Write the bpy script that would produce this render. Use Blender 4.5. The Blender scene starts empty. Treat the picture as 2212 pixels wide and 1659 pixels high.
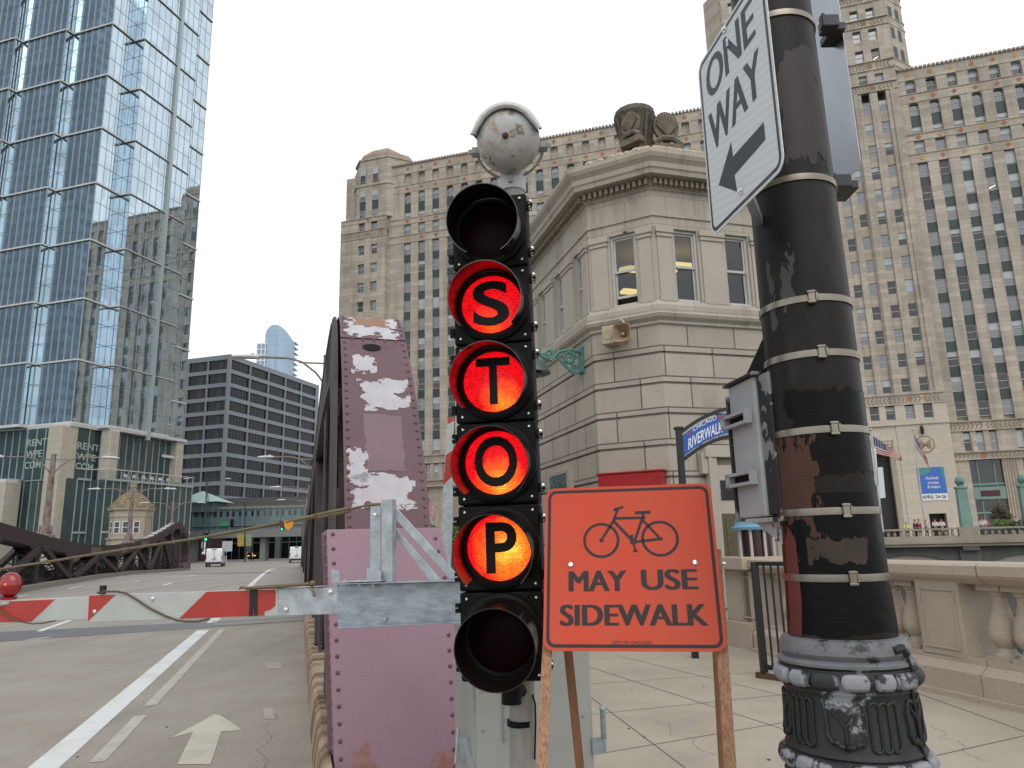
import bpy, math, random
from mathutils import Vector, Matrix, noise
random.seed(7)
R = math.radians
S = bpy.context.scene
COL = S.collection
# ---------------------------------------------------------------- camera
CAM_Z, PITCH, ROLL, FPX = 1.75, R(12.25), R(-1.42), 1582.0
cam = bpy.data.cameras.new('camera')
cam.sensor_width = 36.0
cam.lens = 36.0 * FPX / 2212.0
cam.clip_start = 0.05
cam.clip_end = 6000
co = bpy.data.objects.new('camera', cam)
COL.objects.link(co)
S.camera = co
_cp, _sp = math.cos(PITCH), math.sin(PITCH)
_f = Vector((0, _cp, _sp)); _u0 = Vector((0, -_sp, _cp)); _r0 = Vector((1, 0, 0))
_rt = math.cos(ROLL) * _r0 + math.sin(ROLL) * _u0
_up = -math.sin(ROLL) * _r0 + math.cos(ROLL) * _u0
M = Matrix((_rt, _up, -_f)).transposed().to_4x4()
M.translation = Vector((0, 0, CAM_Z))
co.matrix_world = M
CP = Vector((0, 0, CAM_Z))
# ---------------------------------------------------------------- world, sun, exposure
W = bpy.data.worlds.new('World'); S.world = W; W.use_nodes = True
nt = W.node_tree; nt.nodes.clear()
sky = nt.nodes.new('ShaderNodeTexSky'); sky.sky_type = 'NISHITA'; sky.sun_disc = False
SUN_EL, SUN_AZ = R(48), R(172)
sky.sun_elevation = SUN_EL; sky.sun_rotation = SUN_AZ
sky.air_density = 1.0; sky.dust_density = 2.0; sky.ozone_density = 1.0
hs = nt.nodes.new('ShaderNodeHueSaturation'); hs.inputs['Saturation'].default_value = 0.16
bg = nt.nodes.new('ShaderNodeBackground'); bg.inputs['Strength'].default_value = 0.15
wo = nt.nodes.new('ShaderNodeOutputWorld')
ov = nt.nodes.new('ShaderNodeMix'); ov.data_type = 'RGBA'; ov.inputs[0].default_value = .7      # even overcast veil over the sky
ov.inputs[7].default_value = (9.3, 9.4, 9.6, 1)
nt.links.new(sky.outputs[0], hs.inputs['Color']); nt.links.new(hs.outputs[0], ov.inputs[6]); nt.links.new(ov.outputs[2], bg.inputs[0]); nt.links.new(bg.outputs[0], wo.inputs[0])
sl = bpy.data.lights.new('sun', 'SUN'); sl.energy = .7; sl.angle = R(40); sl.color = (1, .97, .92)
so = bpy.data.objects.new('sun', sl); COL.objects.link(so)
so.location = (0, -20, 60)
sd = Vector((math.sin(SUN_AZ) * math.cos(SUN_EL), math.cos(SUN_AZ) * math.cos(SUN_EL), math.sin(SUN_EL)))
so.rotation_euler = sd.to_track_quat('Z', 'Y').to_euler()
S.view_settings.view_transform = 'Standard'; S.view_settings.look = 'None'
S.view_settings.gamma = 1; S.view_settings.exposure = 0.0
S.view_settings.use_curve_mapping = False
S.cycles.max_bounces = 7; S.cycles.glossy_bounces = 4; S.cycles.diffuse_bounces = 3
S.cycles.caustics_reflective = False; S.cycles.caustics_refractive = False
S.cycles.sample_clamp_indirect = 6.0
# ---------------------------------------------------------------- geometry helpers
def ray(x, y):
    return (x - 1106) / FPX * _rt - (y - 829.5) / FPX * _up + _f
def at(x, y, Y):
    d = ray(x, y); return CP + d * (Y / d.y)
def onz(x, y, z=0):
    d = ray(x, y); return CP + d * ((z - CAM_Z) / d.z)
BA = R(-16.2)
BF = Vector((math.sin(BA), math.cos(BA), 0)); BL = Vector((-math.cos(BA), math.sin(BA), 0))   # along the bridge, to its left
def bl(b, l, z=0.0): return BF * b + BL * l + Vector((0, 0, z))
NA = R(17.2)
NN = Vector((math.sin(NA), math.cos(NA), 0)); EE = Vector((math.cos(NA), -math.sin(NA), 0))   # street grid north and east
def ne(n, e, z=0.0): return NN * n + EE * e + Vector((0, 0, z))
def frame(o, az):
    """x right, y away along azimuth az (deg), z up"""
    a = R(az)
    m = Matrix(((math.cos(a), -math.sin(a), 0), (math.sin(a), math.cos(a), 0), (0, 0, 1))).transposed().to_4x4()
    m.translation = Vector(o); return m
def frame3(o, x, y, z):
    m = Matrix((Vector(x).normalized(), Vector(y).normalized(), Vector(z).normalized())).transposed().to_4x4()
    m.translation = Vector(o); return m
def loc_of(o):
    v = Vector((0, 0, 0))
    while o is not None: v = v + Vector(o.location); o = o.parent
    return v
class MB:
    def __init__(s, T=None): s.v = []; s.f = []; s.m = []; s.s = []; s.T = T; s.uv = None
    def tr(s, p):
        if s.T is None: return Vector(p)
        if callable(s.T): return s.T(Vector(p))
        return s.T @ Vector(p)
    def add(s, vs, fs, mi=0, sm=False):
        k = len(s.v); s.v += [s.tr(p) for p in vs]
        for f in fs: s.f.append([k + i for i in f]); s.m.append(mi); s.s.append(sm)
        return s
    def box(s, c, d, mi=0, rot=None):
        hx, hy, hz = d[0] / 2, d[1] / 2, d[2] / 2; c = Vector(c)
        vs = [Vector((x, y, z)) for x in (-hx, hx) for y in (-hy, hy) for z in (-hz, hz)]
        if rot is not None: vs = [rot @ v for v in vs]
        return s.add([v + c for v in vs], [(0, 1, 3, 2), (4, 6, 7, 5), (0, 4, 5, 1), (2, 3, 7, 6), (0, 2, 6, 4), (1, 5, 7, 3)], mi)
    def b2(s, x0, x1, y0, y1, z0, z1, mi=0):
        return s.box(((x0 + x1) / 2, (y0 + y1) / 2, (z0 + z1) / 2), (abs(x1 - x0), abs(y1 - y0), abs(z1 - z0)), mi)
    def quad(s, a, b, c, d, mi=0): return s.add([a, b, c, d], [(0, 1, 2, 3)], mi)
    def poly(s, pts, mi=0): return s.add(pts, [tuple(range(len(pts)))], mi)
    def prism(s, pts, off, mi=0, cap=True):
        """pts: 3d outline, off: extrusion vector"""
        n = len(pts); off = Vector(off); vs = [Vector(p) for p in pts] + [Vector(p) + off for p in pts]
        fs = [(i, (i + 1) % n, n + (i + 1) % n, n + i) for i in range(n)]
        if cap: fs += [tuple(reversed(range(n))), tuple(range(n, 2 * n))]
        return s.add(vs, fs, mi)
    def loft(s, rings, mi=0, sm=False, closed=True, caps=True):
        n = len(rings[0]); vs = [Vector(p) for r in rings for p in r]; fs = []
        for k in range(len(rings) - 1):
            for i in range(n if closed else n - 1):
                j = (i + 1) % n; fs.append((k * n + i, k * n + j, (k + 1) * n + j, (k + 1) * n + i))
        s.add(vs, fs, mi, sm)
        if caps and closed:
            s.add(rings[0], [tuple(reversed(range(n)))], mi); s.add(rings[-1], [tuple(range(n))], mi)
        return s
    def tube(s, pts, r, n=8, mi=0, sm=True, caps=True, sq=None):
        pts = [Vector(p) for p in pts]; rs = r if isinstance(r, (list, tuple)) else [r] * len(pts)
        rings = []; a = None
        for i, p in enumerate(pts):
            t = (pts[min(i + 1, len(pts) - 1)] - pts[max(i - 1, 0)]).normalized()
            if a is None:
                a = Vector((0, 0, 1)).cross(t)
                if a.length < .05: a = Vector((1, 0, 0)).cross(t)
            a = (a - t * a.dot(t)).normalized(); b = t.cross(a)
            rings.append([p + (a * math.cos(q) + b * math.sin(q)) * rs[i] for q in (2 * math.pi * k / n + (math.pi / 4 if n == 4 else 0) for k in range(n))])
        return s.loft(rings, mi, sm and n > 5, True, caps)
    def lathe(s, prof, o=(0, 0, 0), n=24, mi=0, sm=True, ax=None, a0=0, a1=2 * math.pi, caps=True):
        """prof (r,z) list, ax optional (x,y,z) axes"""
        o = Vector(o); X, Y, Z = ax or (Vector((1, 0, 0)), Vector((0, 1, 0)), Vector((0, 0, 1)))
        full = abs(a1 - a0 - 2 * math.pi) < 1e-6; m = n if full else n + 1
        rings = [[o + (X * math.cos(a) + Y * math.sin(a)) * r + Z * z for a in (a0 + (a1 - a0) * k / n for k in range(m))] for r, z in prof]
        return s.loft(rings, mi, sm, full, caps and full)
    def ball(s, c, r, n=10, mi=0, sc=(1, 1, 1), half=False):
        pr = []; k = max(4, n // 2)
        for i in range(k + 1):
            a = -math.pi / 2 + math.pi * i / k
            pr.append((max(1e-4, r * math.cos(a)), r * math.sin(a)))
        c = Vector(c)
        rings = [[c + Vector((q * math.cos(t) * sc[0], q * math.sin(t) * sc[1], z * sc[2])) for t in (2 * math.pi * j / n for j in range(n))] for q, z in pr]
        return s.loft(rings, mi, True)
    def rivet(s, p, nrm, r, mi=0):
        nrm = Vector(nrm).normalized(); a = nrm.orthogonal().normalized(); b = nrm.cross(a); p = Vector(p)
        rings = [[p + (a * math.cos(t) + b * math.sin(t)) * q + nrm * h for t in (k * math.pi / 4 for k in range(8))] for q, h in ((r, 0), (r * .85, r * .45), (r * .4, r * .75))]
        return s.loft(rings, mi, True)
    def text(s, body, x0, y0, w, h, z=0.0, ext=0.0, mi=0, bold=0.0, heavy=0.0):
        """lettering fitted in the box x0..x0+w, y0..y0+h of the local xy plane, thick ext along z"""
        c = bpy.data.curves.new('t', 'FONT'); c.body = body; c.offset = bold; c.extrude = ext if ext else 0; c.resolution_u = 6
        o = bpy.data.objects.new('t', c); COL.objects.link(o)
        me = bpy.data.meshes.new_from_object(o.evaluated_get(bpy.context.evaluated_depsgraph_get()))
        bpy.data.objects.remove(o); bpy.data.curves.remove(c)
        vs = [v.co.copy() for v in me.vertices]; fs = [tuple(p.vertices) for p in me.polygons]; bpy.data.meshes.remove(me)
        if not vs: return s
        a0, a1 = min(v.x for v in vs), max(v.x for v in vs); b0, b1 = min(v.y for v in vs), max(v.y for v in vs)
        ky = h / (b1 - b0); kx = w / (a1 - a0) if w else ky
        s.add([Vector((x0 + (v.x - a0) * kx, y0 + (v.y - b0) * ky, z + v.z)) for v in vs], fs, mi)
        for q, dx in enumerate((heavy, -heavy) if heavy else ()):      # heavier stroke: the same outline laid again beside itself
            s.add([Vector((x0 + (v.x - a0) * kx + dx, y0 + (v.y - b0) * ky, z + v.z + .00012 * (q + 1))) for v in vs], fs, mi)
        return s
    def build(s, name, mats, parent=None, bevel=0.0, auto=32, kind=None, label=None, uv=None):
        me = bpy.data.meshes.new(name)
        off = loc_of(parent)
        me.from_pydata([tuple(p - off) for p in s.v], [], s.f)
        for m in (mats if isinstance(mats, (list, tuple)) else [mats]): me.materials.append(m)
        me.polygons.foreach_set('material_index', s.m)
        me.polygons.foreach_set('use_smooth', s.s)
        if s.uv is not None:
            l = me.uv_layers.new(name='UVMap')
            for i, c in enumerate(s.uv): l.data[i].uv = c
        me.update()
        if any(s.s): me.set_sharp_from_angle(angle=R(auto))
        o = bpy.data.objects.new(name, me); COL.objects.link(o); o.parent = parent
        if bevel:
            b = o.modifiers.new('bevel', 'BEVEL'); b.width = bevel; b.segments = 2; b.limit_method = 'ANGLE'; b.angle_limit = R(40)
        if kind: o['kind'] = kind
        if label: o['label'] = label
        return o
def thing(name, label, cat, loc=(0, 0, 0), group=None):
    o = bpy.data.objects.new(name, None); COL.objects.link(o); o.location = loc; o.empty_display_size = .1
    o['label'] = label; o['category'] = cat
    if group: o['group'] = group
    return o
def tag(o, label, cat, group=None):
    o['label'] = label; o['category'] = cat
    if group: o['group'] = group
    return o
def origin(o, p):
    """move a top-level mesh's origin to p"""
    p = Vector(p)
    for v in o.data.vertices: v.co -= p
    o.location = p; return o
def dup(root, loc, label=None, rot=None):
    def cp(o, par):
        c = o.copy(); COL.objects.link(c); c.parent = par
        for ch in o.children: cp(ch, c)
        return c
    r = cp(root, None); r.location = loc
    if rot is not None: r.rotation_euler = (0, 0, rot)
    if label: r['label'] = label
    return r
# ---------------------------------------------------------------- materials
MATS = {}
def mat(name, col, rough=.6, metal=0.0, spec=.5, var=.0, col2=None, scale=3.0, bump=0.0, bscale=40.0, stretch=(1, 1, 1), thr=None, coat=0, grain=0.0, detail=6):
    """procedural Principled: base colour broken up by noise towards col2; thr=(lo,hi) gives flaked patches"""
    if name in MATS: return MATS[name]
    m = bpy.data.materials.new(name); m.use_nodes = True; t = m.node_tree; N = t.nodes; L = t.links
    b = N['Principled BSDF']; b.inputs['Roughness'].default_value = rough; b.inputs['Metallic'].default_value = metal
    b.inputs['Specular IOR Level'].default_value = spec
    b.inputs['Base Color'].default_value = (*col, 1)
    if coat: b.inputs['Coat Weight'].default_value = coat
    tc = N.new('ShaderNodeTexCoord'); mp = N.new('ShaderNodeMapping'); mp.inputs['Scale'].default_value = stretch
    L.new(tc.outputs['Object'], mp.inputs[0])
    src = None
    if col2 is not None or var:
        nz = N.new('ShaderNodeTexNoise'); nz.inputs['Scale'].default_value = scale; nz.inputs['Detail'].default_value = detail; nz.inputs['Roughness'].default_value = .62
        L.new(mp.outputs[0], nz.inputs['Vector'])
        rp = N.new('ShaderNodeValToRGB'); lo, hi = thr or (.3, .7)
        rp.color_ramp.elements[0].position = lo; rp.color_ramp.elements[1].position = hi
        c2 = col2 if col2 is not None else tuple(min(1, c * (1 + var)) for c in col)
        c1 = col if col2 is not None else tuple(c * (1 - var) for c in col)
        rp.color_ramp.elements[0].color = (*c1, 1); rp.color_ramp.elements[1].color = (*c2, 1)
        L.new(nz.outputs['Fac'], rp.inputs[0]); src = rp.outputs[0]
    if grain:
        g = N.new('ShaderNodeTexNoise'); g.inputs['Scale'].default_value = bscale; g.inputs['Detail'].default_value = 3
        L.new(mp.outputs[0], g.inputs['Vector'])
        mr = N.new('ShaderNodeMapRange'); mr.inputs['To Min'].default_value = 1 - grain; mr.inputs['To Max'].default_value = 1 + grain
        mr.inputs['From Min'].default_value = .25; mr.inputs['From Max'].default_value = .75
        L.new(g.outputs['Fac'], mr.inputs[0])
        mx = N.new('ShaderNodeMix'); mx.data_type = 'RGBA'; mx.blend_type = 'MULTIPLY'; mx.inputs[0].default_value = 1
        if src is None:
            rgb = N.new('ShaderNodeRGB'); rgb.outputs[0].default_value = (*col, 1); src = rgb.outputs[0]
        L.new(src, mx.inputs[6]); L.new(mr.outputs[0], mx.inputs[7]); src = mx.outputs[2]
    if src is not None: L.new(src, b.inputs['Base Color'])
    if bump:
        bz = N.new('ShaderNodeTexNoise'); bz.inputs['Scale'].default_value = bscale; bz.inputs['Detail'].default_value = 5
        L.new(mp.outputs[0], bz.inputs['Vector'])
        bn = N.new('ShaderNodeBump'); bn.inputs['Strength'].default_value = bump; bn.inputs['Distance'].default_value = .01
        L.new(bz.outputs['Fac'], bn.inputs['Height']); L.new(bn.outputs[0], b.inputs['Normal'])
    MATS[name] = m; return m
def layer(m, col, scale, thr, stretch=(1, 1, 1), off=(0, 0, 0), rough=None):
    """lay worn patches of another colour over a material"""
    t = m.node_tree; N = t.nodes; L = t.links; b = N['Principled BSDF']
    tc = N.new('ShaderNodeTexCoord'); mp = N.new('ShaderNodeMapping'); mp.inputs['Scale'].default_value = stretch; mp.inputs['Location'].default_value = off
    L.new(tc.outputs['Object'], mp.inputs[0])
    nz = N.new('ShaderNodeTexNoise'); nz.inputs['Scale'].default_value = scale; nz.inputs['Detail'].default_value = 9; nz.inputs['Roughness'].default_value = .65
    L.new(mp.outputs[0], nz.inputs['Vector'])
    rp = N.new('ShaderNodeValToRGB'); rp.color_ramp.elements[0].position = thr[0]; rp.color_ramp.elements[1].position = thr[1]
    L.new(nz.outputs['Fac'], rp.inputs[0])
    mx = N.new('ShaderNodeMix'); mx.data_type = 'RGBA'
    inp = b.inputs['Base Color']
    if inp.is_linked: L.new(inp.links[0].from_socket, mx.inputs[6])
    else: mx.inputs[6].default_value = inp.default_value
    mx.inputs[7].default_value = (*col, 1)
    L.new(rp.outputs[0], mx.inputs[0]); L.new(mx.outputs[2], inp)
    return m
def bricks(m, w, h, mortar, mcol, vary=.12, uv=True, off=.5):
    """courses and joints of blocks over a material, from the UVs (metres)"""
    t = m.node_tree; N = t.nodes; L = t.links; b = N['Principled BSDF']
    tc = N.new('ShaderNodeTexCoord'); br = N.new('ShaderNodeTexBrick'); br.offset = off
    L.new(tc.outputs['UV'], br.inputs['Vector'])
    br.inputs['Scale'].default_value = 1; br.inputs['Brick Width'].default_value = w; br.inputs['Row Height'].default_value = h
    br.inputs['Mortar Size'].default_value = mortar; br.inputs['Mortar Smooth'].default_value = .1; br.inputs['Bias'].default_value = 0
    br.inputs['Color1'].default_value = (1 - vary,) * 3 + (1,); br.inputs['Color2'].default_value = (1 + vary * .5,) * 3 + (1,); br.inputs['Mortar'].default_value = (*mcol, 1)
    mx = N.new('ShaderNodeMix'); mx.data_type = 'RGBA'; mx.blend_type = 'MULTIPLY'; mx.inputs[0].default_value = 1
    inp = b.inputs['Base Color']
    if inp.is_linked: L.new(inp.links[0].from_socket, mx.inputs[6])
    else: mx.inputs[6].default_value = inp.default_value
    L.new(br.outputs['Color'], mx.inputs[7]); L.new(mx.outputs[2], inp)
    return m
def emit(name, col, strength):
    m = bpy.data.materials.new(name); m.use_nodes = True; b = m.node_tree.nodes['Principled BSDF']
    b.inputs['Base Color'].default_value = (*col, 1); b.inputs['Emission Color'].default_value = (*col, 1); b.inputs['Emission Strength'].default_value = strength
    return m
concrete = mat('road_concrete', (.272, .245, .205), .85, col2=(.335, .307, .262), scale=.9, bump=.3, bscale=48, grain=.26)
walk_m = mat('sidewalk_concrete', (.335, .295, .232), .85, col2=(.405, .362, .29), scale=1.1, bump=.2, bscale=60, grain=.18)
deck_m = mat('deck_concrete', (.27, .252, .228), .85, col2=(.325, .305, .278), scale=.6, grain=.08, bscale=30)
steel_plate = mat('joint_plate', (.17, .17, .18), .5, .3, var=.12, scale=2)
galv = mat('galvanised_steel', (.32, .36, .39), .5, .45, col2=(.52, .57, .61), scale=14, bump=.03, bscale=60, grain=.1)
galv_dk = mat('galvanised_channel', (.20, .25, .28), .45, .5, col2=(.42, .48, .52), scale=9, stretch=(1, 1, 3), grain=.12, bscale=80)
black_pl = mat('black_housing', (.004, .004, .0045), .5, spec=.16, var=.1)
dark_in = mat('visor_black', (.010, .007, .007), .14, spec=.5, bump=.12, bscale=50)
dark_in.node_tree.nodes['Principled BSDF'].inputs['IOR'].default_value = 1.75
white_pt = mat('white_paint', (.72, .73, .73), .5, var=.05, scale=6)
chrome = mat('bolt_metal', (.75, .75, .76), .25, 1.0)
rustm = mat('rusty_steel', (.13, .065, .035), .85, col2=(.06, .035, .025), scale=9, bump=.3, bscale=60)
brownst = mat('bridge_steel', (.022, .0145, .0145), .6, col2=(.045, .031, .030), scale=2.2, bump=.1, bscale=40, grain=.15)
layer(brownst, (.085, .05, .048), 1.7, (.62, .72))
# tyre wear along the lanes, dark stains and lighter scuffs on the concrete
layer(concrete, (.21, .19, .16), .55, (.50, .80), stretch=(2.4, .35, 1), off=(3, 1, 0))
layer(concrete, (.17, .155, .135), 3.2, (.70, .78), off=(7, 2, 0))
layer(deck_m, (.21, .20, .185), .5, (.48, .78), stretch=(2.2, .3, 1), off=(1, 5, 0))
layer(walk_m, (.27, .245, .205), .8, (.52, .80), off=(2, 2, 0))
layer(walk_m, (.20, .18, .15), 5.5, (.71, .76), off=(9, 4, 0))
# ================================================================ THE SETTING
def zr(b):
    P = [(-60, 0), (20, 0), (30, .08), (40, .22), (50, .28), (60, .22), (75, -.05), (90, -.30), (400, -.30)]
    for (a, u), (c, v) in zip(P, P[1:]):
        if b <= c: return u + (v - u) * (b - a) / (c - a)
    return -.3
water = mat('river_water', (.035, .075, .065), .12, spec=.5, bump=.5, bscale=1.2, col2=(.05, .095, .08), scale=.2)
MB().quad((-3000, -600, -6), (3000, -600, -6), (3000, 5000, -6), (-3000, 5000, -6)).build('river', water, kind='structure')
asph = mat('far_asphalt', (.17, .165, .155), .85, col2=(.22, .215, .20), scale=.3)
MB().prism([ne(84, -1500, -.32), ne(84, 1500, -.32), ne(4000, 1500, -.32), ne(4000, -1500, -.32)], (0, 0, -6)).build('north_bank', asph, kind='structure')
def strip(name, b0, b1, l0, l1, dz, m, step=4, base=None):
    mb = MB(); n = max(1, int((b1 - b0) / step)); L = [l0, l1]
    tops = []
    for i in range(n + 1):
        b = b0 + (b1 - b0) * i / n
        z = zr(b) + dz
        bot = (base if base is not None else z - .3)
        tops.append([bl(b, l0, z), bl(b, l1, z), bl(b, l1, bot), bl(b, l0, bot)])
    mb.loft(tops); return mb.build(name, m, kind='structure')
strip('road', -30, 20.0, -.18, 26, 0, concrete, base=-6)
strip('bridge_deck', 20.0, 88, -.18, 11.3, 0, deck_m)
far_road = mat('north_street', (.27, .255, .23), .85, col2=(.33, .31, .285), scale=.4)
strip('north_street', 88.0, 175, -8, 19, 0, far_road, base=-6)
strip('sidewalk', -30, 14.0, -6.9, -.40, .15, walk_m, base=-6)
strip('bridge_sidewalk', 14.0, 88, -5.2, -1.3, .15, walk_m)
# sloped concrete kerb stained with rust
kerbm = mat('rust_stained_kerb', (.36, .28, .19), .85, col2=(.13, .075, .04), scale=1.5, stretch=(.5, 2.4, .5), thr=(.44, .58), bump=.4, bscale=30, grain=.2)
mb = MB()
rr = []
for i in range(53):
    b = -2 + i * .42; j = .012 * noise.noise(Vector((b * 1.3, 0, 0)))
    q_ = -.50 if b > 6.1 else -.27
    rr.append([bl(b, -.175, .0), bl(b, -.185 + j * .2, .12), bl(b, -.205 + j * .3, .27 + j * .5), bl(b, -.24, .315), bl(b, q_, .32), bl(b, q_, 0)])
mb.loft(rr); mb.build('kerb', kerbm, kind='structure')
strip('bridge_kerb', 20.3, 88, -.42, -.18, .2, mat('kerb_concrete', (.26, .24, .21), .85, var=.15, scale=2))
strip('left_kerb', 14, 89, 11.3, 11.65, .24, MATS['kerb_concrete'])
# scored joints of the sidewalk
jm = mat('walk_joint', (.15, .13, .11), .9)
mb = MB()
def groove(p, q, w=.009, z=.1535):
    p = Vector((p[0], p[1], z)); q = Vector((q[0], q[1], z)); d = (q - p).normalized(); s_ = Vector((-d.y, d.x, 0)) * w / 2
    mb.quad(p - s_, q - s_, q + s_, p + s_)
for (x0, y0, x1, y1) in ((1272, 1503, 1480, 1659), (1270, 1440, 1700, 1578), (1330, 1416, 1700, 1505), (1268, 1633, 1700, 1560), (1268, 1545, 1700, 1500), (1268, 1478, 1680, 1450), (1960, 1490, 2212, 1580), (1990, 1640, 2212, 1590)):
    groove(onz(x0, y0, .15), onz(x1, y1, .15))
mb.build('sidewalk_joint', jm, kind='structure')
# road paint
paint_w = mat('road_paint', (.66, .68, .68), .7, col2=(.47, .46, .43), scale=1.3, thr=(.5, .8), grain=.15, bscale=120)
paint_o = mat('worn_road_paint', (.47, .44, .39), .75, col2=(.36, .325, .275), scale=3, thr=(.42, .7), grain=.2, bscale=120)
paint_y = mat('arrow_paint', (.53, .50, .41), .75, col2=(.44, .41, .34), scale=3, thr=(.45, .7), grain=.15, bscale=120)
mb = MB()
mb.quad(bl(5, 2.12, .004), bl(5, 1.86, .004), bl(18.55, 1.86, .004), bl(18.55, 2.12, .004))
for b in range(20, 76, 4):
    mb.quad(bl(b + .3 * (b == 20), 2.11, zr(b) + .006), bl(b + .3 * (b == 20), 1.88, zr(b) + .006), bl(b + 4, 1.88, zr(b + 4) + .006), bl(b + 4, 2.11, zr(b + 4) + .006))
mb.build('lane_line', paint_w, kind='structure')
mb = MB()
for b0, b1 in ((7.55, 9.4), (9.95, 18.5)): mb.quad(bl(b0, 1.66, .004), bl(b0, 1.53, .004), bl(b1, 1.53, .004), bl(b1, 1.66, .004))
mb.build('old_lane_line', paint_o, kind='structure')
mb = MB()
mb.poly([onz(x, y, .004) for x, y in ((383, 1651), (455, 1650), (478, 1580), (523, 1577), (497, 1558), (472, 1543), (461, 1543), (440, 1556), (368, 1594), (417, 1581))])
mb.build('lane_arrow', paint_y, kind='structure')
mb = MB()
for x0, y0, x1, y1 in ((84, 1364, 157, 1340), (60, 1382, 108, 1376.5), (147, 1277, 177, 1271.5), (245, 1256, 268, 1252), (352, 1270, 369, 1265), (406, 1252, 419, 1249), (10, 1297, 60, 1288), (290, 1262, 300, 1260), (585, 1231, 592, 1229), (555, 1228, 560, 1226.5), (498, 1227, 503, 1226)):
    p = onz(x0, y0, .1 if y0 < 1300 else .006); q = onz(x1, y1, .1 if y0 < 1300 else .006)
    for v in (p, q): v.z = zr(v.dot(BF)) + .007
    s_ = BL * .07
    mb.quad(p - s_, q - s_, q + s_, p + s_)
mb.build('lane_dash', paint_w, kind='structure')
mb = MB()
for x0, y0, x1, y1 in ((572, 1430, 606, 1444), (568, 1530, 590, 1553)):
    a, b_, c, d = onz(x0, y0, .004), onz(x1, y0, .004), onz(x1 + 4, y1, .004), onz(x0 + 4, y1, .004); mb.quad(a, b_, c, d)
mb.build('road_patch', mat('road_patch', (.37, .335, .285), .85, var=.06, scale=2, grain=.1, bscale=90), kind='structure')
# expansion joint: dark plates on the left, toothed grating by the kerb
a, b_, c, d = onz(0, 1386, .005), onz(654, 1341, .005), onz(654, 1327.5, .005), onz(0, 1361.5, .005)
e1 = (a - b_) * 1.2; e2 = (d - c) * 1.2
mb = MB(); mb.quad(a + e1 * .5, b_, c, d + e2 * .5, 0)
mb.build('joint_plate', steel_plate, kind='structure')
mb = MB()
for k in range(64):
    t = k / 64 * .33
    p = b_ + (a - b_) * t; q = c + (d - c) * t; w = (a - b_).normalized() * .022
    u = (q - p); h = Vector((0, 0, .006))
    mb.quad(p + u * .06 + h, p + u * .06 + w + h, p + u * .47 + w + h, p + u * .47 + h)
    mb.quad(p + u * .54 + h, p + u * .54 + w + h, p + u * .95 + w + h, p + u * .95 + h)
mb.build('joint_grating', mat('grating_tooth', (.32, .31, .29), .7, .2, var=.1), kind='structure')
a, b_, c, d = [onz(x, y, .2) for x, y in ((262, 1243), (590, 1240.5), (575, 1236.5), (300, 1237.5))]
for v in (a, b_, c, d): v.z = zr(v.dot(BF)) + .006
MB().quad(a, b_, c, d).build('far_joint_plate', steel_plate, kind='structure')
# hairline cracks in the slabs
mb = MB(); rnd = random.Random(11)
for x0, y0, x1, y1, z in ((150, 1560, 330, 1500, .004), (330, 1620, 640, 1585, .004), (470, 1420, 650, 1445, .004), (20, 1440, 250, 1425, .004), (1420, 1560, 1560, 1640, .1535), (1990, 1560, 2120, 1640, .1535), (560, 1659, 590, 1540, .004)):
    p, q = onz(x0, y0, z), onz(x1, y1, z); pts = []
    for k in range(31):
        t = k / 30; pts.append(p + (q - p) * t + Vector((rnd.uniform(-.02, .02) + .05 * math.sin(k * .5 + x0), rnd.uniform(-.02, .02) + .06 * math.sin(k * .33 + y0), 0)))
    for a, b_ in zip(pts, pts[1:]):
        d = (b_ - a).normalized(); s_ = Vector((-d.y, d.x, 0)) * .0016; mb.quad(a - s_, b_ - s_, b_ + s_, a + s_)
mb.build('pavement_crack', jm, kind='structure')
# small bits of litter and leaves on the pavement
mb = MB()
for x, y in ((1330, 1455), (1365, 1490), (1358, 1573), (1392, 1592), (1520, 1482), (1562, 1457), (1720, 1560), (1660, 1640), (640, 1412), (168, 1634), (625, 1475), (360, 1570), (102, 1458)):
    p = onz(x, y, .156 if x > 700 else .007); r_ = .012; mb.add([p + Vector((r_ * random.uniform(.6, 1.6) * math.cos(t), r_ * 1.5 * math.sin(t), 0)) for t in (0, 1.1, 2.2, 3.3, 4.4, 5.4)], [(0, 1, 2, 3, 4, 5)])
mb.build('litter', mat('leaf_litter', (.10, .08, .06), .9), kind='stuff')
# ================================================================ THE BRIDGE
def zt(b):
    """height of the top chord along the bridge (dips in the middle)"""
    P = [(7.6, 3.75), (8.0, 4.2), (8.6, 4.5), (9.6, 4.58), (12, 4.68), (15, 4.68), (18.5, 4.35), (22, 4.05), (27, 3.7), (34, 3.15), (40, 2.7), (45, 2.4), (50, 2.25), (56, 2.24), (62, 2.55), (68, 3.0), (74, 3.75), (78, 4.3), (80.5, 4.62), (82, 4.68), (84.5, 4.45), (87.5, 3.9), (89, 3.1)]
    for (a, u), (c, v) in zip(P, P[1:]):
        if b <= c: return u + (v - u) * (b - a) / (c - a) if b > a else u
    return P[-1][1]
pinkold = mat('faded_mauve_paint', (.115, .064, .076), .6, col2=(.145, .082, .096), scale=2.2, bump=.08, bscale=60, grain=.08)
pinknew = mat('mauve_paint', (.30, .185, .235), .5, col2=(.265, .158, .20), scale=1.6, thr=(.35, .75), bump=.06, bscale=50, grain=.06)
layer(pinknew, (.20, .085, .06), 2.4, (.70, .76), stretch=(1, 1, .6), off=(3, 1, 0))
patchy = mat('repainted_mauve', (.185, .108, .132), .5, var=.06, scale=3, grain=.06, bscale=70)
primer = mat('scraped_white_primer', (.50, .50, .53), .6, col2=(.42, .40, .43), scale=8, grain=.08, bscale=90)
TL0, TL1 = -.36, -1.06           # inner and outer face of the right truss
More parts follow.
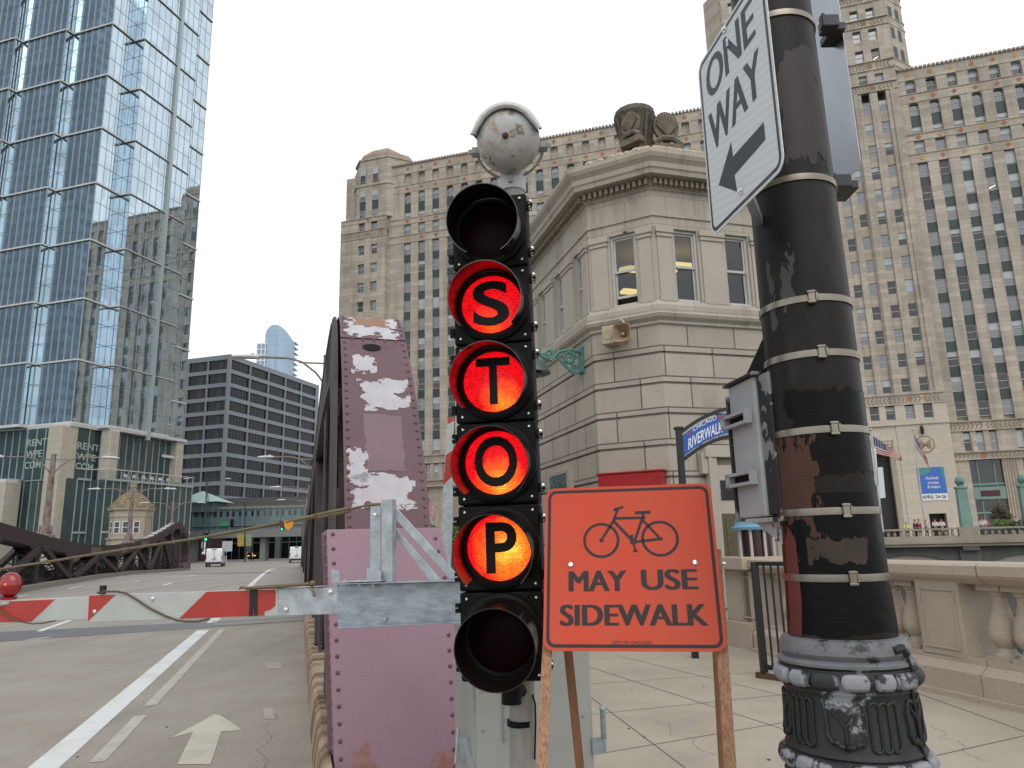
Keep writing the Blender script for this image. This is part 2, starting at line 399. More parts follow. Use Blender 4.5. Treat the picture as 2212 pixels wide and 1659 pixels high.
tr_ = thing('bridge_truss', 'tall mauve and brown riveted steel bridge truss rising behind the striped barrier gate', 'bridge truss', bl(7, -.7, .15))
# end post front plate: leaning plate that curls backwards at its top
prof = [(7.05, 1.4), (7.15, 1.9), (7.32, 2.6), (7.5, 3.2), (7.66, 3.62), (7.8, 3.88), (8.05, 4.17), (8.4, 4.38), (8.9, 4.5), (9.6, 4.55)]
def post_l(z):
    """left and right edge of the flaring post at height z"""
    t = min(1, max(0, (z - 1.9) / 2.0)); return -.415 + .055 * t, -1.225 + .155 * t - .02 * math.sin(t * math.pi)
mb = MB()
rings = []
for b, z in prof:
    a_, c_ = post_l(z); rings.append([bl(b, a_, z), bl(b, c_, z), bl(b + .03, c_, z - .01), bl(b + .03, a_, z - .01)])
mb.loft(rings)
for side in (0, 1):        # the two rivet rows
    for (b0, z0), (b1, z1) in zip(prof, prof[1:]):
        n = max(1, int(math.hypot(b1 - b0, z1 - z0) / .088)); nm = -BF * (z1 - z0) + Vector((0, 0, b1 - b0))
        for k in range(n):
            t = (k + .5) / n; z = z0 + (z1 - z0) * t; l_ = post_l(z)[side] + (-.042 if side == 0 else .042); mb.rivet(bl(b0 + (b1 - b0) * t, l_, z), nm, .019)
for k in range(1, 6): mb.rivet(bl(7.765, TL0 + (TL1 - TL0) * k / 6, 3.93), -BF + Vector((0, 0, .4)), .019)
post = mb.build('end_post', pinkold, tr_)
def on_post(u, z, d=.004):
    """point on the front of the end post; u 0..1 from its left to its right edge"""
    for (b0, z0), (b1, z1) in zip(prof, prof[1:]):
        if z <= z1: break
    b = b0 + (b1 - b0) * (z - z0) / (z1 - z0); n = (-BF * (z1 - z0) + Vector((0, 0, b1 - b0))).normalized()
    a_, c_ = post_l(z); return bl(b, a_ + (c_ - a_) * u, z) + n * d
def blot(name, m, u0, u1, z0, z1, rag=.3, seed=1, d=.004, n=26, parts=1):
    """ragged-edged patch of paint wrapped on the post"""
    mb = MB(); NU, NZ = 100, max(8, int((z1 - z0) / .006)); rnd = random.Random(seed); off = Vector((seed * 3.1, seed * 1.7, 0))
    for i in range(NU):
        for j in range(NZ):
            u = (i + .5) / NU; w = (j + .5) / NZ
            e = min(u, 1 - u, w * 1.0, (1 - w)) * 2
            nn = noise.fractal(Vector((u * 3.0, w * 11 * (z1 - z0), 0)) + off, .75, 2.1, 7)
            if e + nn * rag < .16 * (1 if rag else 0): continue
            U = lambda q: u0 + (u1 - u0) * q
            Z = lambda q: z0 + (z1 - z0) * q
            mb.quad(on_post(U(i / NU), Z(j / NZ), d), on_post(U((i + 1) / NU), Z(j / NZ), d), on_post(U((i + 1) / NU), Z((j + 1) / NZ), d), on_post(U(i / NU), Z((j + 1) / NZ), d))
    return mb.build(name, m, post)
blot('paint_patch', patchy, .22, .80, 2.42, 3.12, .10, 3, .003)
blot('scraped_patch', primer, .20, .92, 3.10, 3.48, .55, 5, .0045)
blot('scraped_patch', primer, .06, .86, 2.08, 2.46, .55, 9, .0045)
blot('scraped_patch', primer, .03, .30, 2.36, 2.72, .6, 11, .0045)
blot('scraped_patch', primer, .12, .50, 3.52, 3.76, .5, 14, .0045)
blot('scraped_patch', primer, .05, .95, 3.98, 4.45, .62, 21, .0045)
blot('rust_patch', mat('brown_rust', (.26, .15, .09), .8, var=.2, scale=8), .18, .8, 4.14, 4.42, .6, 31, .006)
mb = MB(); c = on_post(.46, 3.86, .006); ax = on_post(.56, 3.86, .006) - c; ay = (on_post(.46, 3.9, .006) - c).normalized()
mb.poly([c + ax.normalized() * .1 * math.cos(t) + ay * .055 * math.sin(t) for t in (k * math.pi / 10 for k in range(20))])
mb.build('drain_hole', mat('hole_dark', (.004, .004, .004), .9), post)
mb = MB(); mb.prism([on_post(0, 3.975, .002), on_post(1, 3.975, .002), on_post(1, 3.987, .002), on_post(0, 3.987, .002)], -BF * .006); mb.build('plate_seam', MATS['hole_dark'], post)
# top chord of the right truss, seen steeply, with its web behind
def zn(b):
    """top chord of the near truss"""
    P = [(8.4, 4.34), (8.9, 4.46), (9.6, 4.52), (11.2, 4.58), (13.5, 4.58), (15.5, 4.48), (18.5, 4.22), (22.5, 3.95), (27, 3.7), (34, 3.25), (42, 2.75), (50, 2.3)]
    if b >= 50: return zt(b)
    for (a, u), (c, v) in zip(P, P[1:]):
        if b <= c: return u + (v - u) * (b - a) / (c - a) if b > a else u
def chord(mb, l0, l1, b0, b1, depth=.75, step=1.5, out=.1, zt=zt):
    rings = []; n = int((b1 - b0) / step)
    for i in range(n + 1):
        b = b0 + (b1 - b0) * i / n; z = zt(b)
        rings.append([bl(b, l0 + out, z), bl(b, l1 - out, z), bl(b, l1 - out, z - .08), bl(b, l1, z - .08), bl(b, l1, z - depth), bl(b, l1 - out, z - depth - .06), bl(b, l0 + out, z - depth - .06), bl(b, l0, z - depth), bl(b, l0, z - .08), bl(b, l0 + out, z - .08)])
    mb.loft(rings)
mb = MB(); chord(mb, -.30, TL1, 9.0, 88.6, .75, .45, .012, zn)
mb.build('top_chord', brownst, tr_)
def web(l0, l1, b0, b1, parent, zt=zt):
    """verticals with curved gussets, diagonals and lattice of one truss between the deck and the chord"""
    n = 0
    b = b0
    while b <= b1:
        z0 = zr(b) + .15; z1 = zt(b) - .7
        mb = MB()
        w = .32
        g = min(.9, (z1 - z0) * .45)
        for l_ in (l0, l1):
            s_ = 1 if l_ == l0 else -1
            pts = [(b - w, z0), (b + w, z0), (b + w * .75, z0 + .3)]
            for k in range(7):
                t = k / 6; pts.append((b + w * .75 + (1 - math.cos(t * math.pi / 2)) * .9, z1 - g + g * math.sin(t * math.pi / 2)))
            pts.append((b + w * .75 + .9, z1 + .1)); pts.append((b - w * .75 - .9, z1 + .1))
            for k in range(7):
                t = 1 - k / 6; pts.append((b - w * .75 - (1 - math.cos(t * math.pi / 2)) * .9, z1 - g + g * math.sin(t * math.pi / 2)))
            pts.append((b - w * .75, z0 + .3))
            mb.prism([bl(q, l_, z) for q, z in pts], BL * (-.03 * s_))
        mb.prism([bl(b - .04, l0 - .05, z0), bl(b + .04, l0 - .05, z0), bl(b + .04, l0 - .05, z1), bl(b - .04, l0 - .05, z1)], BL * (l1 - l0 + .1))
        mb.build('post', brownst, parent)
        if b + 6.4 <= b1 + .1:
            mb = MB(); z2 = zr(b + 5.4) + .15
            up = (n % 2 == 0)
            p, q = (bl(b + .5, l0 - .08, z0 + .1), bl(b + 5.0, l0 - .08, zt(b + 5) - .75)) if up else (bl(b + .5, l0 - .08, z1), bl(b + 5.0, l0 - .08, z2 + .1))
            for dl in (0, l1 - l0 + .16):
                mb.tube([p + BL * dl, q + BL * dl], .17, 4)
            for k in range(9):
                u = k / 9; a_ = p + (q - p) * u; c_ = p + (q - p) * (u + 1 / 9) + BL * (l1 - l0 + .16)
                mb.tube([a_, c_], .035, 4)
            mb.build('diagonal', brownst, parent)
        b += 5.4; n += 1
    mb = MB()
    k = b0
    while k < b1 + 4:      # railing lattice low between the posts
        for dz in (.35, 1.05):
            mb.box(bl(k + 1, (l0 + l1) / 2, zr(k) + dz), (.05, 2.1, .07), rot=Matrix.Rotation(-BA, 3, 'Z'))
        mb.tube([bl(k, (l0 + l1) / 2, zr(k) + .2), bl(k + 2, (l0 + l1) / 2, zr(k) + 1.05)], .03, 4)
        mb.tube([bl(k, (l0 + l1) / 2, zr(k) + 1.05), bl(k + 2, (l0 + l1) / 2, zr(k) + .2)], .03, 4)
        k += 2
    mb.build('railing', brownst, parent)
web(-.33, TL1, 11.5, 84, tr_, zt=zn)
# solid inner side plates at the near end: stacked angles with rivet rows
mb = MB()
for l_, bk in ((-.30, 0), (TL1, 0)):
    s_ = 1.6 if l_ > -.5 else -1
    pts = [(7.1, .15), (7.1, 1.6)] + [(b, z - .005) for b, z in prof[1:]] + [(11.2, 4.57), (10.2, 3.9), (9.4, 3.9), (8.85, 3.55), (8.5, 3.0), (8.3, 2.2), (8.2, 1.0), (8.3, .15)]
    mb.prism([bl(b, l_, z) for b, z in pts], BL * (-.02 * s_))
for b, z0, z1 in ((7.3, .2, 2.3), (7.6, .2, 3.2), (8.15, .2, 2.6)):
    mb.box(bl(b, TL0 + .03, (z0 + z1) / 2), (.06, .05, z1 - z0), rot=Matrix.Rotation(-BA, 3, 'Z'))
mb.build('side_plate', brownst, tr_)
mb = MB()
for b0_, b1_, z0, z1 in ((7.14, 7.14, .3, 1.7), (7.22, 7.22, .3, 1.9), (7.42, 7.42, .3, 2.6), (7.5, 7.75, .3, 3.0), (8.0, 8.05, .3, 2.6), (7.36, 7.75, 2.5, 3.5)):
    n = int((z1 - z0) / .085)
    for k in range(n): mb.rivet(bl(b0_ + (b1_ - b0_) * k / n, TL0 + .002, z0 + (z1 - z0) * k / n), BL, .022)
mb.build('rivets', brownst, tr_)
# newly painted box at the foot
bx0, bx1, bz0, bz1 = -.205, -1.17, .08, 1.885
def lb(z): return 5.9 - .226 * (bz1 - z)                       # the cover leans back
def ll(z): return bx0 - .08 * (bz1 - z) / 1.55
def fp(u, z, d=0.0):
    """point on the front of the foot cover: u metres right of its left edge"""
    return bl(lb(z) - d, ll(z) - u, z)
mb = MB(); wd = lambda z: -bx1 + ll(z) - .03 * (bz1 - z) / 1.6
pts = [bl(lb(bz1), ll(bz1), bz1), bl(lb(bz1), bx1 + .09, bz1), bl(lb(1.4), bx1 - .01, 1.4), bl(lb(bz0), bx1 + .04, bz0), bl(lb(bz0), ll(bz0), bz0)]
mb.prism(list(reversed(pts)), BF * 1.25)
for k in range(17): z = .12 + k * .108; mb.rivet(fp(.045, z), -BF, .016, 1)
for k in range(5): mb.rivet(bl(lb(1.80 - k * .1), bx1 + .125 - k * .02, 1.80 - k * .1), -BF, .016, 1)
for k in range(12): mb.rivet(bl(lb(1.3 - k * .108), bx1 + .055, 1.3 - k * .108), -BF, .016, 1)
fb = mb.build('foot_cover', [pinknew, mat('rivet_mauve', (.12, .06, .08), .55)], tr_, bevel=.006)
mb = MB()
for k in range(20):
    z = .36 + k * .078
    for q in (.08, .2, .36, .6, .85): mb.rivet(bl(lb(z) + q + (k % 2) * .04, ll(z) + .001, z), BL, .016)
mb.prism([bl(lb(z) + q, ll(z) + .001, z) for z, q in ((.33, .26), (1.85, .26), (1.85, .31), (.33, .31))], BL * .03)
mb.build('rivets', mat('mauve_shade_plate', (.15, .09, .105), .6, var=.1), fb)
# rust eaten lower edge
rust_f = mat('flaked_rust', (.25, .10, .075), .85, col2=(.33, .2, .19), scale=14, bump=.5, bscale=40)
for cx, w, h in ((.22, .20, .18), (.84, .22, .10)):
    pts = []
    for k in range(60):
        t = k / 60 * 2 * math.pi; q = 1 + .45 * noise.fractal(Vector((cx * 9, math.cos(t) * 2.6, math.sin(t) * 2.6)), .8, 2, 4)
        z_ = .26 + h * q * math.sin(t) * .7; pts.append(fp(.9 * cx + w / 2 * q * math.cos(t) * .8, z_, .002))
    mb = MB(); mb.poly(pts); mb.build('rust_patch', rust_f, fb)
# ---- left truss of the bridge
lt = thing('bridge_truss', 'low brown steel bridge truss with dipping top chord on the far side of the road', 'bridge truss', bl(50, 11.9, 0))
mb = MB(); chord(mb, 11.6, 12.3, 9.6, 87.8, .66)
mb.build('top_chord', brownst, lt)
web(11.62, 12.28, 12.6, 83, lt)
mb = MB()
rings = []
for b, z in [(87.6, 3.95), (88.4, 3.5), (89.0, 2.9), (89.5, 1.5), (89.7, -.2)]:
    rings.append([bl(b, 11.6, z), bl(b, 12.3, z), bl(b - .6, 12.3, z - .1), bl(b - .6, 11.6, z - .1)])
mb.loft(rings); mb.build('end_post', brownst, lt)
mb = MB(); mb.box(bl(89.6, 11.9, .6), (1.0, 1.2, 1.9), rot=Matrix.Rotation(-BA, 3, 'Z')); mb.build('foot_cover', mat('grey_mauve', (.10, .07, .075), .6, var=.1), lt, bevel=.02)
for b, w in ((50, 1.2), (57.5, .9), (64.5, 1.5)):
    z = zt(b) - .36
    mb = MB(); mb.prism([bl(b - w, 11.595, z - .2), bl(b + w, 11.595, z - .2), bl(b + w, 11.595, z + .22), bl(b - w, 11.595, z + .22)], BL * .004); mb.build('paint_patch', mat('dusty_mauve', (.14, .09, .095), .6, var=.12), lt)
for b in range(66, 80, 2):
    mb = MB(); mb.prism([bl(b, 11.75, zt(b) + .004), bl(b, 12.2, zt(b) + .004), bl(b + 1.4, 12.2, zt(b + 1.4) + .004), bl(b + 1.4, 11.75, zt(b + 1.4) + .004)], Vector((0, 0, .003))); mb.build('scraped_patch', primer, lt)
# ================================================================ THE BIG STONE BLOCK ACROSS THE RIVER
def facade_mat(name, col, col2, az, w, h, mortar=.012, mcol=(.8, .8, .8), vary=.1, scale=.25, streak=None, rough=.8):
    """stone courses on a vertical wall whose plan direction is az, from object coordinates"""
    m = mat(name, col, rough, col2=col2, scale=scale, grain=.06, bscale=3)
    t = m.node_tree; N = t.nodes; L = t.links; b = N['Principled BSDF']
    tc = N.new('ShaderNodeTexCoord'); m1 = N.new('ShaderNodeMapping'); m1.inputs['Rotation'].default_value = (0, 0, -az); m2 = N.new('ShaderNodeMapping'); m2.inputs['Rotation'].default_value = (R(-90), 0, 0)
    L.new(tc.outputs['Object'], m1.inputs[0]); L.new(m1.outputs[0], m2.inputs[0])
    br = N.new('ShaderNodeTexBrick'); L.new(m2.outputs[0], br.inputs['Vector'])
    br.inputs['Scale'].default_value = 1; br.inputs['Brick Width'].default_value = w; br.inputs['Row Height'].default_value = h; br.inputs['Mortar Size'].default_value = mortar
    br.inputs['Color1'].default_value = (1 - vary,) * 3 + (1,); br.inputs['Color2'].default_value = (1 + vary * .6,) * 3 + (1,); br.inputs['Mortar'].default_value = (*mcol, 1)
    mx = N.new('ShaderNodeMix'); mx.data_type = 'RGBA'; mx.blend_type = 'MULTIPLY'; mx.inputs[0].default_value = 1
    inp = b.inputs['Base Color']; L.new(inp.links[0].from_socket, mx.inputs[6]); L.new(br.outputs['Color'], mx.inputs[7]); L.new(mx.outputs[2], inp)
    if streak:
        m3 = N.new('ShaderNodeMapping'); m3.inputs['Scale'].default_value = (.9, .12, 1); L.new(m2.outputs[0], m3.inputs[0])
        nz = N.new('ShaderNodeTexNoise'); nz.inputs['Scale'].default_value = .8; nz.inputs['Detail'].default_value = 8; L.new(m3.outputs[0], nz.inputs['Vector'])
        rp = N.new('ShaderNodeValToRGB'); rp.color_ramp.elements[0].position = .46; rp.color_ramp.elements[1].position = .72
        L.new(nz.outputs['Fac'], rp.inputs[0]); m4 = N.new('ShaderNodeMix'); m4.data_type = 'RGBA'
        sc = N.new('ShaderNodeMath'); sc.operation = 'MULTIPLY'; sc.inputs[1].default_value = .45; L.new(rp.outputs[0], sc.inputs[0])
        L.new(sc.outputs[0], m4.inputs[0]); L.new(inp.links[0].from_socket, m4.inputs[6]); m4.inputs[7].default_value = (*streak, 1); L.new(m4.outputs[2], inp)
    return m
lime = facade_mat('limestone', (.41, .355, .29), (.47, .415, .345), NA, 2.4, .75, .03, (.72, .70, .66), .18, .12, (.17, .14, .115))
lime2 = facade_mat('pale_limestone', (.47, .42, .345), (.52, .465, .385), NA, 1.8, .7, .02, (.8, .78, .74), .07, .12)
green_sp = mat('dark_green_spandrel', (.030, .052, .052), .55, var=.25, scale=.6)
wglass = mat('window_glass', (.05, .062, .075), .06, spec=.8, var=.5, scale=.35)
wglass.node_tree.nodes['Principled BSDF'].inputs['IOR'].default_value = 1.85
wdark = mat('dark_window_glass', (.022, .026, .030), .08, spec=.7)
wframe = mat('pale_sash', (.46, .46, .43), .6)
wblind = mat('window_blind', (.38, .42, .44), .35, spec=.6, var=.12, scale=.4)
wlamp = emit('office_tube', (1, .82, .55), 2.2)
WM = [wglass, wframe, wblind, wlamp, wdark]
terra = mat('terracotta', (.36, .13, .06), .7, var=.25, scale=.5)
MT = ne(120, 0); mT = Matrix((EE, NN, Vector((0, 0, 1)))).transposed().to_4x4(); mT.translation = MT
mart = thing('stone_building', 'huge tan limestone office block with rows of windows spreading across the far river bank', 'building', ne(120, 16, 1))
mT_loc = mT.copy()
def win(mb, x0, x1, z0, z1, y, blind=0.0, lamp=False, dark=False, arch=False, rails=1):
    g = 4 if dark else 0
    mb.quad((x0, y, z0), (x1, y, z0), (x1, y, z1), (x0, y, z1), g)
    if blind > .02: mb.b2(x0 + .05, x1 - .05, y - .03, y - .01, z1 - (z1 - z0) * blind, z1 - .04, 2)
    if lamp: mb.add([(x0 + .3, y - .02, z0 + .35), (x1 - .25, y - .02, z0 + .75), (x1 - .25, y - .02, z0 + .83), (x0 + .3, y - .02, z0 + .45)], [(0, 1, 2, 3)], 3)
    f = .085
    for a, b in ((x0, x0 + f), (x1 - f, x1)): mb.b2(a, b, y - .07, y - .035, z0, z1, 1)
    for c in [z0, z1 - f] + [z0 + (z1 - z0) * (k + 1) / (rails + 1) - f / 2 for k in range(rails)]: mb.b2(x0 + f, x1 - f, y - .06, y - .034, c, c + f, 1)
SHOWN = []      # (nearness, builder)
REST = MB(mT)
wprotos = {}
def mart_window(x, w, z0, z1, y, dist, seed):
    rnd = random.Random(seed)
    v = rnd.random(); bl_ = 0 if v < .6 else (.34 if v < .78 else (.5 if v < .95 else .9)); lamp = rnd.random() < .09 and bl_ < .6; dark = rnd.random() < (.7 if z0 < 30 else .25)  # dark glass more often low down, standing in for duller reflections
    SHOWN.append((dist, x, w, z0, z1, y, bl_, lamp, dark))
PERIOD = 3.82
wall = MB(mT)
def row(z0, z1, xs, w, x_start, x_end, y=0.0, th=.55, mb=None):
    """wall piers between the windows of one storey"""
    mb = mb or wall; c = x_start
    for x in xs:
        if x - w / 2 > c: mb.b2(c, x - w / 2, y, y + th, z0, z1)
        c = x + w / 2
    if x_end > c: mb.b2(c, x_end, y, y + th, z0, z1)
def chamfer(mb, x, w, z1, y, k=.33):
    for s_ in (-1, 1): mb.prism([(x + s_ * w / 2, y + .05, z1 - k), (x + s_ * w / 2, y + .05, z1), (x + s_ * (w / 2 - k), y + .05, z1)], (0, .45, 0))
orn = MB(mT)
def diamond(x, z, y, r=.42): orn.prism([(x - r, y, z), (x, y, z - r), (x + r, y, z), (x, y, z + r)], (0, -.035, 0), random.choice((0, 0, 1)))
def band(z0, z1, x0, x1, y, xs=None, proud=.12, dia=True, chev=None):
    wall.b2(x0, x1, y, y + .55, z0 + .12, z1 - .12)
    wall.b2(x0, x1, y - proud, y + .55, z1 - .12, z1); wall.b2(x0, x1, y - proud * .6, y + .55, z0, z0 + .12)
    if dia and xs:
        for i, x in enumerate(xs): diamond(x, (z0 + z1) / 2, y - .001)
    if chev:
        x = x0 + .3; k = 0
        while x < x1 - .6:
            s_ = 1 if (int((x - x0) / 4.5) % 2) else -1
            for d in (0,):
                h = (z1 - z0) * .3; zc = (z0 + z1) / 2
                orn.prism([(x, y - .001, zc), (x + .18, y - .001, zc), (x + .18 + s_ * .3, y - .001, zc + h), (x + s_ * .3, y - .001, zc + h)], (0, -.05, 0), 2)
                orn.prism([(x, y - .001, zc), (x + .18, y - .001, zc), (x + .18 + s_ * .3, y - .001, zc - h), (x + s_ * .3, y - .001, zc - h)], (0, -.05, 0), 2)
            x += .55
def main_part(x0, x1, xs, dist):
    w = 1.42
    band(73.1, 75.0, x0, x1, 0, xs, chev=False)
    row(70.7, 73.1, xs, w, x0, x1)
    band(69.05, 70.7, x0, x1, 0, xs)
    row(63.65, 69.05, xs, w, x0, x1)
    band(62.4, 63.65, x0, x1, 0, xs)
    row(60.2, 62.4, xs, w, x0, x1)
    band(58.6, 60.2, x0, x1, 0, xs)
    row(17.4, 58.6, xs, w, x0, x1)
    for i, x in enumerate(xs):
        chamfer(wall, x, w, 73.1, 0); chamfer(wall, x, w, 69.05, 0)
        s = i * 37 + int(x0)
        rnd = random.Random(s)
        for z0, z1, y in ((70.7, 73.1, .6), (67.0, 69.05, .5), (63.65, 65.0, .5), (60.2, 62.4, .45)):
            SHOWN.append((dist + abs(x - 38) + (75 - z0) * .5, x, w, z0, z1, y, (.5 if z0 == 63.65 else (0 if rnd.random() < .5 else .45)), False, z0 == 70.7))
        sp.b2(x - w / 2, x + w / 2, .38, .5, 65.0, 67.0)
        for k in range(11):
            zt_ = 58.5 - PERIOD * k
            mart_window(x, w, zt_ - 2.22, zt_, .42, dist + abs(x - 38) + k * .0 + (zt_ - 20) * .1, s + k)
            if k < 10: sp.b2(x - w / 2, x + w / 2, .30, .5, zt_ - PERIOD, zt_ - 2.22)
    z = 75.0                               # scalloped roof edge
    c = x0
    while c < x1: roofs.box((c, -.05, 75.12), (.42, .5, .34)); c += .62
    roofs.b2(x0, x1, .1, 12, 74.7, 75.1)
    roofs.b2(x0, x1, -.1, .3, 74.9, 75.0)
class _SP:
    def b2(s, *a): wall.b2(*a, 1)
    def prism(s, pts, off): wall.prism(pts, off, 1)
sp = _SP(); roofs = MB(mT)
XW = [-57.5 + 2.958 * k for k in range(21)]
XE = [31.25 + 2.958 * k for k in range(16)]
main_part(-62, 3.6, XW, 60)
main_part(29.3, 78, XE, 0)
# lower storeys
for (x0, x1, xs) in ((-62, 3.6, XW), (29.3, 78, XE)):
    band(15.95, 17.4, x0, x1, -.1, None, .25, False, True)
    xs3 = [];  c = x0 + 1.6
    while c < x1 - 1: xs3 += [c + .5, c + 2.15, c + 3.8]; c += 6.66
    row(12.95, 15.95, xs3, .95, x0, x1, -.05)
    for x in xs3: mart_window(x, .95, 13.05, 15.7, .3, (0 if x0 > 0 else 60) + abs(x - 38), int(x * 7))
    band(11.8, 12.95, x0, x1, -.15, [x for i, x in enumerate(xs3) if i % 3 == 1], .3, True, True)
    c = x0
    bx = [];  q = x0 + 3.95
    while q < x1 - 2: bx.append(q); q += 6.66
    row(1, 11.8, bx, 4.1, x0, x1, 0)
    for x in bx:
        entr = MB(mT)
        entr.quad((x - 2.05, .5, 1), (x + 2.05, .5, 1), (x + 2.05, .5, 11.8), (x - 2.05, .5, 11.8), 0)
        for s_ in (-1.05, 1.05): entr.b2(x + s_ - .07, x + s_ + .07, .36, .48, 1, 11.8, 1)
        for z in (8.2, 4.2): entr.b2(x - 2.05, x + 2.05, .34, .48, z, z + .25, 1)
        entr.b2(x - 2.0, x + 2.0, .1, .45, 6.2, 7.9, 1); entr.b2(x - 1.2, x + 1.2, .05, .1, 6.6, 7.4, 2)
        for s_ in range(-1, 2): entr.b2(x + s_ * 1.05 - .4, x + s_ * 1.05 + .4, .44, .46, 4.5, 6.0, 0)
        if x > -40: entr.build('shop_window', [wdark, mat('verdigris_frame', (.16, .26, .23), .6, var=.15), mat('maroon_sign', (.06, .008, .012), .5)], mart)
        for k in range(5): orn.b2(x + 2.2 + k * .36, x + 2.36 + k * .36, -.06, 0, 1, 11.6, 2)
# ---- central tower
TX0, TX1 = 3.6, 29.2
TW = [5.3, 7.6, 11.0, 13.2, 16.4, 19.6, 21.75, 24.35, 26.75]
tb = MB(mT)
def trow(z0, z1, xs=TW, w=1.25, x0=TX0, x1=TX1, y=-.9):
    row(z0, z1, xs, w, x0, x1, y, 1.2, wall)
levels = [(88.4, 86.9, 84.9), ]
wall_z = 22.0
tops = [24.35 + PERIOD * k for k in range(13)]
trow(22.0, 71.7)
for k, zt_ in enumerate(tops):
    for i, x in enumerate(TW):
        mart_window(x, 1.25, zt_ - 2.15, zt_, -.45, abs(x - 30) + 3, k * 11 + i)
        if k < 12: wall.b2(x - .62, x + .62, -.62, -.3, zt_, zt_ + PERIOD - 2.15)
for x in (4.0, 9.3, 14.8, 18.0, 22.9, 28.3): wall.b2(x - .3, x + .3, -1.1, -.9, 22, 71.7)
def tband(z0, z1, x0=TX0, x1=TX1, y=-.9):
    band(z0, z1, x0, x1, y, [x for x in (6.4, 12.1, 20.7, 25.5)], .25, True, True)
tband(71.7, 73.2)
def upper(z0, z1, wz0, wz1, k):
    trow(z0, z1)
    for i, x in enumerate(TW): mart_window(x, 1.25, wz0, wz1, -.4, abs(x - 30) + 6, 900 + k * 13 + i)
    for i, x in enumerate(TW):
        wall.b2(x - .62, x + .62, -.85, -.3, wz1, z1)
        wall.b2(x - .62, x + .62, -.85, -.3, z0, wz0)
upper(73.2, 75.6, 73.2, 74.9, 1); tband(75.6, 77.2); upper(77.2, 80.3, 77.4, 79.5, 2); upper(80.3, 83.6, 81.1, 83.2, 3); tband(83.6, 85.1); upper(85.1, 88.2, 85.1, 87.1, 4); tband(88.2, 89.8); upper(89.8, 96, 90, 94, 5); tband(96, 97.5)
# bevelled corner and east side above the roof
for (z0, z1) in ((22, 75),): pass
wall.prism([(29.2, -.9, 75), (32.2, 2.4, 75), (32.2, 26, 75), (29.2, 26, 75)], (0, 0, 22.5))
wall.prism([(3.6, -.9, 75), (.6, 2.4, 75), (.6, 26, 75), (3.6, 26, 75)], (0, 0, 22.5))
d_ = Vector((3.0, 3.3, 0)).normalized()
for z0, z1 in ((73.2, 74.9), (77.4, 79.5), (81.1, 83.2), (85.1, 87.1)):
    for q in (1.0, 2.9):
        p = Vector((29.2, -.9, 0)) + d_ * q; nrm = Vector((d_.y, -d_.x, 0))
        if z0 > 75:
            sp.prism([p - d_ * .5 + nrm * .02 + Vector((0, 0, z0)), p + d_ * .5 + nrm * .02 + Vector((0, 0, z0)), p + d_ * .5 + nrm * .02 + Vector((0, 0, z1)), p - d_ * .5 + nrm * .02 + Vector((0, 0, z1))], nrm * -.01)
for z in (77.1, 85.0, 89.7): wall.prism([(29.1, -1.1, z - 1.4), (32.4, 2.5, z - 1.4), (32.4, 26, z - 1.4), (29.1, 26, z - 1.4)], (0, 0, .14)); wall.prism([(29.1, -1.1, z), (32.4, 2.5, z), (32.4, 26, z), (29.1, 26, z)], (0, 0, .14))
roofs.b2(3.6, 29.2, .3, 26, 96, 97.4)
# crown with its stepped cap, above the picture
wall.b2(6, 27, 1.5, 22, 97.4, 104)
# tower base: band of chevrons, small windows, entrance niche, banner wall
pale = MB(mT)
def prow(z0, z1, xs, w, y=-1.0, x0=TX0, x1=TX1): row(z0, z1, xs, w, x0, x1, y, 1.2, pale)
wall.b2(TX0, TX1, -1.15, .3, 21.85, 22.1)
band(20.3, 21.9, TX0, TX1, -1.0, [24.5, 26.6], .2, True, True)
prow(18.1, 20.3, TW, 1.25)
for i, x in enumerate(TW): mart_window(x, 1.25, 18.2, 20.15, -.5, abs(x - 30), 500 + i)
pale.b2(TX0, TX1, -1.2, .3, 17.3, 18.1)
pale.b2(TX0, 9.5, -1.0, .3, 1, 17.3); pale.b2(22.2, 24.9, -1.0, .3, 1, 17.3); pale.b2(27.1, TX1, -1.0, .3, 1, 17.3); pale.b2(24.9, 27.1, -1.0, .3, 4.4, 17.3)
pale.b2(9.5, 22.2, -.9, .3, 15.6, 17.3)
for k in range(5): pale.b2(21.6 - k * .14, 22.2, -.9 + k * .12, .3 + k * .1, 1, 15.6 - k * .45 + .01 * k); pale.b2(9.5, 10.1 + k * .14, -.9 + k * .12, .3 + k * .1, 1, 15.6 - k * .45 + .01 * k); pale.b2(10.0, 21.7, -.9 + k * .12, .3 + k * .1, 15.15 - k * .45, 15.6 - k * .45)
en = MB(mT); en.b2(10, 22, 1.2, 1.4, 1, 15); en.b2(24.9, 27.1, .9, 1.0, 1, 4.4); en.build('entrance', mat('dark_doorway', (.012, .011, .010), .5), mart)
# emblem
em = MB(mT)
em.prism([(25.7 + 1.35 * math.cos(t), -1.0, 14.3 + 1.35 * math.sin(t)) for t in (R(22.5 + 45 * k) for k in range(8))], (0, -.05, 0), 0)
em.prism([(25.7 + 1.1 * math.cos(t), -1.05, 14.3 + 1.1 * math.sin(t)) for t in (R(22.5 + 45 * k) for k in range(8))], (0, -.02, 0), 1)
TT = lambda p: mT @ Vector((p.x, -1.075 - p.z, p.y))
em.T = TT; em.text('M', 24.95, 13.6, 1.5, 1.3, 0, .015, 0, .015); em.text('M', 25.25, 13.9, .9, .7, .02, .015, 0, .01)
em.build('emblem', [mat('bronze_gold', (.28, .20, .12), .5), lime2], mart)
